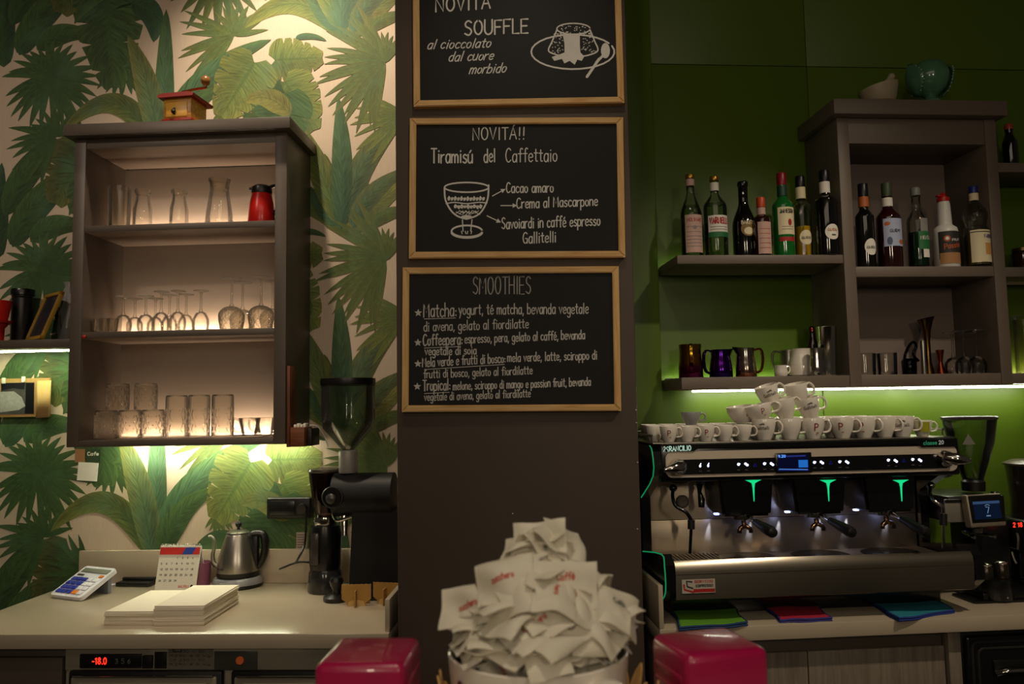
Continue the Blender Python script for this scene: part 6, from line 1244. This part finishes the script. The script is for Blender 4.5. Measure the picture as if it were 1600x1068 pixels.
# feet / dark base
bm = NB(); FB(bm, mu0+.05, mu1-.05, .1, .44, HC+.0006, zbot-.0005, .004); obj('plinth', bm, MB_, em)
# groups, portafilters, lights
BLU = emi('group_led', '#9fb0ff', 14); HND = mat('handle_black', '#1a1918', .4, var=.2)
zgb = R.z(1250, 792, .40); zgf = R.z(1250, 804, .44)
for gi, (px, gp, hx) in enumerate(((1166, 1178, 1209), (1279, 1295, 1333), (1389, 1409, 1449))):
    x = gx[gi]; w_ = .088; zg1 = zhb+.0; zg0 = zgb
    bm = NB(); prism(bm, [(x-w_*.86, zgf), (x+w_*.86, zgf), (x+w_, zhb+.004), (x-w_, zhb+.004)], -.44, -dsp-.0026); bmesh.ops.bevel(bm, geom=list(bm.edges), offset=.008, segments=2, affect='EDGES'); gr = obj('group_head', bm, MB_, em)
    bm = NB(); xg = R.u(gp, 760, .445); zt_ = R.z(gp, 749.5, .445); zb_ = R.z(gp, 783, .445)
    prof = [(0, 1), (.03, .10), (.06, .075), (.10, .06), (.18, .05)]
    Lw = [(xg-.026, zt_), (xg+.026, zt_), (xg+.014, zt_-.005), (xg+.005, zt_-.010), (xg+.0026, zt_-.024), (xg+.0008, zb_), (xg-.0008, zb_), (xg-.0026, zt_-.024), (xg-.005, zt_-.010), (xg-.014, zt_-.005)]
    prism(bm, Lw, -.4425, -.4403); obj('status_light', bm, BLT, gr, label='green T-shaped status light', smooth=0)
    bm = NB(); cyl(bm, (x, -.40, zg0-.012), (x, -.40, zg0-.0005), .037, 28); obj('collar', bm, mat('group_dark', '#161616', .25, .8), gr)
    for s in (-1, 1):
        bm = NB(); lx = x+s*.068; FB(bm, lx-.006, lx+.006, dsp+.045, dsp+.06, zgf-.004, zgf-.0004); obj('led', bm, BLU, gr, label='bright bluish LED')
        l_ = bpy.data.lights.new('group_spot', 'SPOT'); l_.energy = 1.6; l_.color = (.62, .70, 1); l_.spot_size = rd(20); l_.spot_blend = 1; l_.shadow_soft_size = .002
        lo = bpy.data.objects.new('group_spot', l_); COL.objects.link(lo); lo.location = R.w(lx, dsp+.010, zgf-.006)
        lo.rotation_euler = (R.w(lx-.012, dsp+.001, zgf-.075)-lo.location).to_track_quat('-Z', 'Y').to_euler()
    # portafilter
    bm = NB(); cyl(bm, (x, -.40, zgf-.012), (x, -.40, zg0-.0125), .033, 28); pf = obj('portafilter', bm, CHROME, em)
    pa = Vector((x+.004, -.43, zg0-.022)); u2, z2_ = R.uz(hx-1, 832, .60); pb_ = Vector((u2, -.60, z2_)); P = [pa+(pb_-pa)*s for s in (0, .1, .2, .32, .5, .75, .93, 1)]
    bm = NB(); tube(bm, P[:4], .007, 10, rads=[.009, .007, .006, .008]); obj('neck', bm, CHROME, pf)
    bm = NB(); tube(bm, P[3:]+[pb_+(pb_-pa)*.02], .014, 14, rads=[.010, .0125, .0155, .0165, .014, .006]); obj('handle', bm, HND, pf)
    bm = NB(); tube(bm, smooth_pts([(x-.002, -.41, zg0-.034), (x-.002, -.415, zg0-.048), (x-.018, -.42, zg0-.058), (x-.020, -.42, zg0-.070)]), .006, 10, flat=1.2); tube(bm, smooth_pts([(x-.002, -.41, zg0-.036), (x-.002, -.415, zg0-.048), (x+.014, -.42, zg0-.058), (x+.016, -.42, zg0-.070)]), .006, 10, flat=1.2); obj('spout', bm, mat('spout_copper', '#8a6a50', .2, 1), pf)
# steam valves, wands, hot water
for sd, (px, py) in ((-1, (1060, 729)), (1, (1478, 716))):
    u, z = hp_(px, py, dh+.02)
    bm = NB(); cyl(bm, (u, -dh-.0128, z), (u, -dh-.034, z), .0255, 32, r2=.022); kb = obj('steam_knob', bm, CHROME, em)
    bm = NB(); tube(bm, [(u-sd*.010, -dh-.034, z+.004), (u+sd*.01, -dh-.052, z), (u+sd*.034, -dh-.06, z-.003), (u+sd*.052, -dh-.058, z-.005)], .012, 14, rads=[.016, .019, .012, .006], flat=.8); obj('steam_lever', bm, CHROME, kb)
def pxp(px, py, d): u, z = R.uz(px, py, d); return (u, -d, z)
for lab, P in (('l', [(1052, 762, .40), (1051, 776, .43), (1056, 790, .45), (1072, 800, .46), (1080, 812, .46), (1080, 826, .46), (1078, 864, .46)]), ('r', [(1455, 758, .40), (1453, 770, .43), (1460, 782, .45), (1472, 790, .46), (1474, 802, .46), (1474, 820, .46), (1474, 856, .46)])):
    bm = NB(); Q = smooth_pts([pxp(*p) for p in P[:5]], 5); tube(bm, Q, .0055, 10); ball(bm, pxp(*P[0]), .012); wd = obj('steam_wand', bm, MB_ if lab == 'l' else CHROME, em)
    bm = NB(); tube(bm, smooth_pts([pxp(*p) for p in P[4:6]], 5), .011, 12, rads=None); obj('wand_grip', bm, HND, wd)
    bm = NB(); tube(bm, [pxp(*P[5]), pxp(*P[6])], .0048, 10); obj('wand_tip', bm, mat('wand_steel', '#4b4a48', .2, 1) if lab == 'l' else CHROME, wd)
    bm = NB(); p = pxp(P[0][0], P[0][1]-2, .33); lathe(bm, [(0, 0), (.022, 0), (.024, -.008), (.012, -.014), (0, -.014)], 24, M=Matrix.Translation((p[0], -.40, zhb-.0006))); obj('wand_socket', bm, HND, em)
bm = NB(); P = [pxp(1093, 757, .38), pxp(1093, 768, .39), pxp(1096, 780, .40), pxp(1096, 792, .40)]; tube(bm, P, .008, 12, rads=[.01, .006, .0105, .009]); obj('water_spout', bm, MB_, em)
bm = NB(); lathe(bm, [(0, 0), (.022, 0), (.024, -.008), (.012, -.014), (0, -.014)], 24, M=Matrix.Translation((P[0][0], -.38, zhb-.0006))); obj('water_socket', bm, HND, em)
bm = NB(); u, z = R.uz(1066, 783, dsp+.004); cyl(bm, (u, -dsp-.0021, z), (u, -dsp-.008, z), .021, 28); gg = obj('gauge', bm, mat('gauge_ring', '#57524a', .3, .7), em)
bm = NB(); oval(bm, flat_fn(-dsp-.0084), u, z, .017, .017); obj('gauge_face', bm, mat('gauge_face', '#6d6557', .5), gg, smooth=0)
bm = NB(); strip(bm, [(u, z), (u+.010, z+.006)], .0016, flat_fn(-dsp-.0088)); strip(bm, [(u-.012, z-.008), (u-.014, z), (u-.010, z+.009), (u, z+.014), (u+.010, z+.009), (u+.014, z)], .0012, flat_fn(-dsp-.0088)); obj('gauge_print', bm, INK, gg, smooth=0)

# ---------------------------------------------------------------- cups on the machine
zc = zTop+.0006
LOGO = mat('logo_red', '#8c2c22', .5)
def make_cup(r, h, logo, lab, m=WHITE, brown=False):
    t = thing('espresso_cup' if r < .032 else 'cappuccino_cup', lab, 'cup', R, 0, .4, zc)
    rb = r*.56; pr = [(0, 0), (rb, 0), (rb*1.04, .003), (r*.80, h*.32), (r*.93, h*.62), (r, h-.0012), (r*.98, h+.0006), (r*.94, h-.001), (r*.87, h*.6), (r*.7, h*.28), (0, h*.12)]
    bm = NB(); lathe(bm, pr, 32); obj('bowl', bm, m, t)
    bm = NB(); tube(bm, smooth_pts([(r*.9, 0, h*.84), (r*1.22, 0, h*.90), (r*1.50, 0, h*.66), (r*1.36, 0, h*.36), (r*.84, 0, h*.30)], 6), r*.10, 10, flat=1.5); obj('handle', bm, m, t)
    if logo:
        bm = NB(); rz = lambda z: r*(.80+.20*min(1, max(0, (z/h-.32)/.68))**.7); fn = wrap_fn(r, logo[1], .0007, rz)
        if logo[0] == 'P': text(bm, 'P', -h*.09, h*.10, h*.42, h*.42, h*.32, h*.05, fn, jit=0); strip(bm, [(h*.02, h*.3), (h*.1, h*.3)], h*.045, fn)
        else: text(bm, 'Gallitelli', -h*.34, h*.34, h*.5, h*.52, h*.15, h*.022, fn); text(bm, 'caffè', -h*.12, h*.12, h*.72, h*.73, h*.09, h*.018, fn)
        obj('logo', bm, LOGO if logo[0] == 'P' else INK, t, smooth=0)
    return t
def cup_at(o, first, px, py, d, z, label, group, rz=0, tilt=None):
    u = R.u(px, py, d)
    e = (tilt[0], tilt[1], R.a+rz) if tilt else (0, 0, R.a+rz)
    if first: o.location = R.w(u, d, z); o.rotation_euler = e; o['label'] = label; o['group'] = group; return o
    return dup(o, R, u, d, z, 0, label, group, e)
rs, hs = .0275, .048; rm_, hm_ = .0365, .064
small = make_cup(rs, hs, ('P', .15), 'small'); medP = make_cup(rm_, hm_, ('P', .05), 'med'); medT = make_cup(rm_, hm_, ('T', .0), 'medt'); plain = make_cup(rm_, hm_, None, 'plain'); wide = make_cup(.043, .05, ('P', .35), 'wide'); smallp = make_cup(rs, hs, None, 'sp')
GF = 'cups in the front row on the machine'; GB_ = 'cups in the rows behind on the machine'; GS = 'cups piled in the middle of the machine'
nth = ['first', 'second', 'third', 'fourth', 'fifth']
for i, px in enumerate((1045, 1073, 1103, 1132, 1161)):
    cup_at(small if i in (0, 2) else smallp, i in (0, 1), px, 680, .425, zc, 'small white espresso cup, %s from the left end in the front row' % nth[i], GF, rz=-.35) if i < 2 else cup_at(small if i == 2 else smallp, False, px, 680, .425, zc, 'small white espresso cup, %s from the left end in the front row' % nth[i], GF, rz=-.35)
n = 0
for r, d in enumerate((.355, .285, .215, .145)):
    for i in range(7 if r < 3 else 6):
        px = 1022+r*-3+i*27
        if px < 1012: px += 8
        cup_at(smallp, False, px, 668, d, zc, 'white espresso cup packed in the rows behind the small front cups', GB_, rz=-.2+.1*r); n += 1
cup_at(medT, True, 1194, 676, .415, zc, 'white cup with dark script, sixth in the front row from the left', GF, rz=-.55)
cup_at(plain, True, 1234, 675, .41, zc, 'plain white cup in the front row between the script cup and the red-logo cup', GF, rz=-.1)
cup_at(medP, True, 1270, 674, .41, zc, 'white cup with red logo standing under the tilted pile in the front row', GF, rz=-.12)
cup_at(medP, False, 1316, 671, .41, zc, 'white cup with red logo directly right of the pile, in the front row', GF, rz=-.62)
cup_at(medP, False, 1350, 671, .40, zc, 'white cup second to the right of the pile, its handle hiding the next cup', GF, rz=-.75)
cup_at(plain, False, 1382, 670, .39, zc, 'plain white cup third to the right of the pile', GF, rz=-.8)
cup_at(medT, False, 1410, 671, .40, zc, 'white cup with script beside the yellow cup', GF, rz=-.5)
yel = make_cup(.030, .05, None, 'small white cup with yellow-green patch, last in the front row at the right', mat('cup_yellowish', '#dedccb', .2, coat=.4)); u = R.u(1441, 674, .40)
yel.location = R.w(u, .40, zc); yel.rotation_euler = (0, 0, R.a-.2); yel['group'] = GF
bm = NB(); patch(bm, wrap_fn(.030, -.1, .0008, lambda z: .03*(.80+.20*min(1, max(0, (z/.05-.32)/.68))**.7)), -.017, .017, .014, .046, 12, 4); obj('painted_patch', bm, mat('yellow_green_glaze', '#a9a92c', .3, var=.3, sc=60), yel, smooth=60)
n = 0
for d, xs in ((.33, (1200, 1236, 1272, 1300, 1334, 1368, 1400)), (.25, (1196, 1232, 1268, 1304, 1340, 1376)), (.17, (1192, 1230, 1266, 1302, 1338))):
    for px in xs: cup_at(plain, False, px, 668, d, zc, 'white cup standing in the rows behind the front cups, right half', GB_, rz=-.3-.2*(n % 3)); n += 1
# the pile
z2c = zc+hm_+.001
pile = [('wide', 1163, 655, .36, zc+hs+.004, (0, rd(-6)), -.3, 'wide white cup tilted at the left foot of the pile'),
        ('wide', 1190, 656, .40, z2c-.004, (rd(4), rd(-14)), -.4, 'wide white cup with red logo tilted above the script cup'),
        ('plain', 1229, 655, .39, z2c, (rd(6), rd(-12)), -.2, 'plain white cup tilted in the second layer of the pile'),
        ('medT', 1268, 652, .39, z2c, (rd(5), rd(-13)), -.25, 'white cup with slanting script tilted at the right of the second layer'),
        ('wide', 1158, 640, .30, z2c-.010, (0, rd(-8)), .4, 'wide white cup lying behind in the left of the pile'),
        ('medT', 1206, 632, .36, z2c+.043, (rd(6), rd(-18)), -.2, 'white cup with script tilted on top of the pile, left one of two'),
        ('plain', 1249, 628, .36, z2c+.046, (rd(6), rd(-12)), -.15, 'white cup tilted on top of the pile, right one of two')]
for kd, px, py, d, z, tl, rz, lab in pile:
    src = {'wide': wide, 'plain': plain, 'medT': medT}[kd]; first = kd == 'wide' and px == 1163
    cup_at(src, first, px, py, d, z, lab, GS, rz, tl)
cg = make_cup(.031, .04, None, 'grey espresso cup standing on top of the left cups', mat('grey_glaze', '#8f8f92', .25, coat=.4)); u = R.u(1080, 660, .33); cg.location = R.w(u, .33, zc+hs+.001); cg.rotation_euler = (0, 0, R.a-.1)

# ---------------------------------------------------------------- right-hand grinder
dg = .33; xg = R.u(1517, 700, dg)
def zg_(py, d=dg): return R.z(1517, py, d)
t = thing('coffee_grinder', 'grinder with touch screen and big clear hopper right of the espresso machine', 'coffee grinder', R, xg, dg, HC+.0004, framed=True)
rt_ = R.u(1553, 655, dg)-R.u(1517, 655, dg)
bm = NB(); LZ(bm, [(.028, zg_(752)), (.035, zg_(742)), (.05, zg_(720)), (rt_*.86, zg_(690)), (rt_*.97, zg_(663)), (rt_, zg_(655)), (rt_-.003, zg_(655)), (rt_*.83, zg_(690)), (.045, zg_(722)), (.025, zg_(748))], xg, dg, 40); hp = obj('hopper', bm, glass('hopper_glass_right', '#e4e6de', 1.2, .04, 1.5, .25, 0, .1), t)
bm = NB(); LZ(bm, [(0, zg_(653)), (rt_-.002, zg_(654)), (rt_+.003, zg_(655)), (rt_+.004, zg_(651)), (rt_, zg_(650)), (0, zg_(650))], xg, dg, 40); obj('hopper_lid', bm, mat('lid_dark', '#3a3530', .25), t)
bm = NB(); u, z = R.uz(1512, 687, dg+rt_*.82); v = [bm.verts.new((u+a, -dg-rt_*.86-.001, z+b)) for a, b in ((-.022, -.014), (.022, -.014), (0, .02))]; bm.faces.new(v); obj('sticker', bm, mat('hop_sticker', '#77746a', .5), hp, smooth=0)
bm = NB(); LZ(bm, [(0, zg_(768)), (.034, zg_(766)), (.036, zg_(752)), (.028, zg_(747)), (0, zg_(747))], xg, dg); obj('hopper_collar', bm, BLK, t)
bm = NB(); a = R.u(1473, 800, dg+.06); c = R.u(1562, 800, dg+.06); FB(bm, a, c, .20, dg+.09, zg_(815, dg+.08), zg_(769), .008, 0, 3); obj('head', bm, BLKM, t)
bm = NB(); a, b = R.uz(1477, 816, dg+.095); c, e = R.uz(1511, 779, dg+.095); FB(bm, a, c, dg+.0905, dg+.098, b, e, .003); obj('side_plate', bm, mat('plate_warm_grey', '#8d887c', .4, .4), t)
bm = NB(); b2 = R.z(1490, 783, dg+.098); FB(bm, a+.001, c-.001, dg+.0982, dg+.0995, b2-.004, b2+.006); obj('slot', bm, BLK, t)
Ms = Matrix.Translation((R.u(1541, 797, dg+.12), -dg-.118, R.z(1541, 797, dg+.12))) @ Matrix.Rotation(rd(9), 4, 'Z') @ Matrix.Rotation(rd(-8), 4, 'X')
bm = NB(); sw_, sh_ = .066, .050; box(bm, -sw_, sw_, -.004, .024, -sh_, sh_, .006, 3, M=Ms); sc_ = obj('screen_housing', bm, mat('housing_champagne', '#9a8f7e', .4, .5), t)
bm = NB(); box(bm, -sw_+.005, sw_-.004, -.0055, -.0041, -sh_+.014, sh_-.004, .001, M=Ms); obj('screen_glass', bm, BLKM, sc_)
sfn = lambda x, z: Ms @ Vector((x, -.0061, z)); sfn2 = lambda x, z: Ms @ Vector((x, -.0065, z))
bm = NB(); patch(bm, sfn, -sw_+.016, sw_-.016, -sh_+.024, sh_-.022, 2, 1); obj('screen', bm, mat('screen_navy', '#05070d', .2, emit=.16, ecol='#15315a'), sc_, smooth=0)
bm = NB(); patch(bm, sfn2, -sw_+.016, sw_-.016, sh_-.03, sh_-.022, 2, 1); obj('screen_bar', bm, emi('screen_bar', '#3d5a82', .5), sc_, smooth=0)
bm = NB(); text(bm, '7', -.004, .008, -.008, -.008, .018, .0022, sfn2, jit=0); text(bm, 'sec', -.007, .009, -.018, -.018, .005, .0011, sfn2, jit=0); strip(bm, [(-.007+.018*i/6, .014+.003*sin(pi*i/6)) for i in range(7)], .0014, sfn2); obj('screen_text', bm, emi('screen_text', '#7f9cc0', .8), sc_, smooth=0)
bm = NB(); FB(bm, R.u(1510, 880, .25), R.u(1565, 880, .25), .17, .30, HC+.03, zg_(816), .008); obj('column', bm, BLKM, t)
bm = NB(); FB(bm, R.u(1492, 920, .3), R.u(1575, 920, .3), .14, .44, HC+.0006, HC+.029, .006); obj('base', bm, BLKM, t)
bm = NB(); u, z = R.uz(1534, 827, .42); cyl(bm, (u, -.40, z-.012), (u, -.40, z+.02), .014, 18, r2=.018); obj('chute', bm, mat('chute_grey', '#6d665a', .35, .5), t)
bm = NB(); tube(bm, smooth_pts([(u-.032, -.43, z-.022), (u-.028, -.40, z-.02), (u+.0, -.33, z-.02), (u+.028, -.40, z-.02), (u+.036, -.43, z-.022)]), .005, 8); obj('fork', bm, CHROME, t)
bm = NB(); cyl(bm, (xg+.05, -.36, zg_(769)+.0004), (xg+.05, -.36, zg_(766)), .012, 16); obj('dose_knob', bm, CHROME, t)
# tamping station with its mat
u, d = R.ud(1553, 938, HC); t = thing('tamping_mat', 'black rubber tamping mat at the right end of the worktop', 'mat', R, u, d, HC+.0004)
u0m, d0m = R.ud(1505, 944, HC); u1m, d1m = R.ud(1605, 946, HC)
bm = NB(); prism(bm, rrect(-.085, .12, -.03, .085, .01), 0, .006, axis='Z'); obj('mat', bm, BLK, t)
t = thing('tamping_station', 'black steel tamping stand holding two tampers on the rubber mat', 'tamping stand', R, u+.012, d-.01, HC+.0068)
bm = NB(); lathe(bm, [(0, 0), (.05, 0), (.052, .004), (.047, .05), (.047, .06), (0, .06)], 32); obj('base', bm, BLKM, t)
for x, h in ((-.026, .1), (.026, .105)):
    bm = NB(); lathe(bm, [(0, .0605), (.021, .0605), (.022, .066), (.021, h-.003), (.0185, h), (0, h)], 24, M=Matrix.Translation((x, 0, 0))); tp = obj('tamper_holder', bm, mat('smoked_steel', '#4a4238', .25, .8), t)
    bm = NB(); lathe(bm, [(0, h+.0003), (.019, h+.0003), (.02, h+.004), (.012, h+.008), (0, h+.009)], 24, M=Matrix.Translation((x, 0, 0))); obj('tamper', bm, CHROME, tp)
bm = NB(); ball(bm, (.005, -.049, .012), .004); obj('screw', bm, CHROME, t)
u, d = R.ud(1531, 921, HC); t = thing('knock_cup', 'small shiny grey cup between the machine and the tamping stand', 'cup', R, u-.004, d-.04, HC+.0004)
bm = NB(); lathe(bm, open_glass(.022, .027, .07, .002)); obj('body', bm, mat('grey_cup', '#7a746a', .25, .6), t)
# second grinder at the frame's right edge
dg2 = .30; xk = R.u(1618, 800, dg2); t = thing('coffee_grinder', 'black grinder with red digital timer at the right end of the worktop', 'coffee grinder', R, xk, dg2, HC+.0004, framed=True)
def zk(py): return R.z(1600, py, dg2)
bm = NB(); LZ(bm, [(0, zk(808)), (.072, zk(808)), (.07, zk(780)), (.078, zk(735)), (.08, zk(728)), (0, zk(727))], xk, dg2, 32); obj('hopper', bm, mat('smoky_hopper', '#1f1a16', .15, coat=.4), t)
bm = NB(); LZ(bm, [(0, zk(726.5)), (.084, zk(726.5)), (.086, zk(723)), (.06, zk(718)), (0, zk(717))], xk, dg2, 32); obj('hopper_lid', bm, mat('lid_bronze', '#4b4030', .3), t)
bm = NB(); FB(bm, xk-.085, xk+.075, .2, dg2+.06, zk(858), zk(808.5), .01, 0, 3); obj('head', bm, BLKM, t)
bm = NB(); a, b = R.uz(1583.5, 823, dg2+.062); c, e = R.uz(1597.5, 816, dg2+.062); text(bm, '2 18', a, c, b, b, e-b, .003, flat_fn(-dg2-.0612), jit=0); obj('digits', bm, emi('red_digits', '#ff2a18', 2.2), t, smooth=0)
bm = NB(); FB(bm, xk-.06, xk+.06, .18, .29, HC+.03, zk(858.5), .008); obj('column', bm, BLKM, t)
bm = NB(); FB(bm, xk-.07, xk+.08, .15, .46, HC+.0006, HC+.0295, .006); obj('base', bm, BLKM, t)
bm = NB(); tube(bm, smooth_pts([pxp(1589, 833, .37), pxp(1591, 842, .38), pxp(1590, 858, .38)]), .004, 8); tube(bm, smooth_pts([pxp(1581, 862, .37), pxp(1584, 872, .38), pxp(1588, 880, .39)]), .004, 8); obj('fork', bm, STEEL, t)

# ---------------------------------------------------------------- microfibre cloths
def cloth(label, cs, col, hem, seed):
    K = [Vector((*R.ud(px, py, HC), 0)) for px, py in cs]; c = sum(K, Vector())/4; rr = random.Random(seed); ph = [rr.uniform(0, 6) for _ in range(4)]
    t = thing('cleaning_cloth', label, 'cloth', R, c.x, c.y, HC+.0004, group='folded cloths on the worktop'); nx, ny = 22, 14
    def S_(s, q, lay):
        p = K[0]*(1-s)*(1-q)+K[1]*s*(1-q)+K[2]*s*q+K[3]*(1-s)*q-c; w = .0022*sin(7*s+ph[0])+.002*sin(6*q+ph[1]+3*s)
        ed = .006*sin(9*s+ph[2])*(q-.5)*2; return Vector((p.x+.004*sin(6*q+ph[3])*(s-.5)*2, -p.y+ed*.5, .0012+lay*.0062+max(-.0008, w)*(.4+lay*.3)))
    m_ = mat('cloth_'+col, col, .95, var=.12, sc=120, bump=.4)
    for lay in (0, 1):
        bm = NB(); V = [[bm.verts.new(S_(i/nx, j/ny, lay)) for i in range(nx+1)] for j in range(ny+1)]
        for j in range(ny):
            for i in range(nx): bm.faces.new((V[j][i], V[j][i+1], V[j+1][i+1], V[j+1][i]))
        o = obj('fold', bm, m_, t, smooth=80); md = o.modifiers.new('thickness', 'SOLIDIFY'); md.thickness = .004; md.offset = 0
        bm = NB(); P = [S_(i/nx, 0, lay) for i in range(nx+1)]+[S_(1, j/ny, lay) for j in range(1, ny+1)]+[S_(1-i/nx, 1, lay) for i in range(1, nx+1)]+[S_(0, 1-j/ny, lay) for j in range(1, ny)]
        tube(bm, P, .0032, 6, closed=True); obj('hem', bm, mat('hem_'+hem, hem, .8, var=.1), o, label='stitched dark blue hem')
cloth('lime green folded cloth with blue hem on the worktop', ((1047, 953), (1146, 950), (1166, 978), (1064, 984)), '#5f9c1c', '#163a6a', 1)
cloth('crimson folded cloth with blue hem on the worktop', ((1196, 950), (1272, 947), (1299, 970), (1220, 973)), '#b81a3c', '#2c2f7a', 2)
cloth('turquoise folded cloth with blue hem on the worktop', ((1364, 947), (1462, 941), (1490, 957), (1406, 971)), '#1f7f92', '#1a2f80', 3)
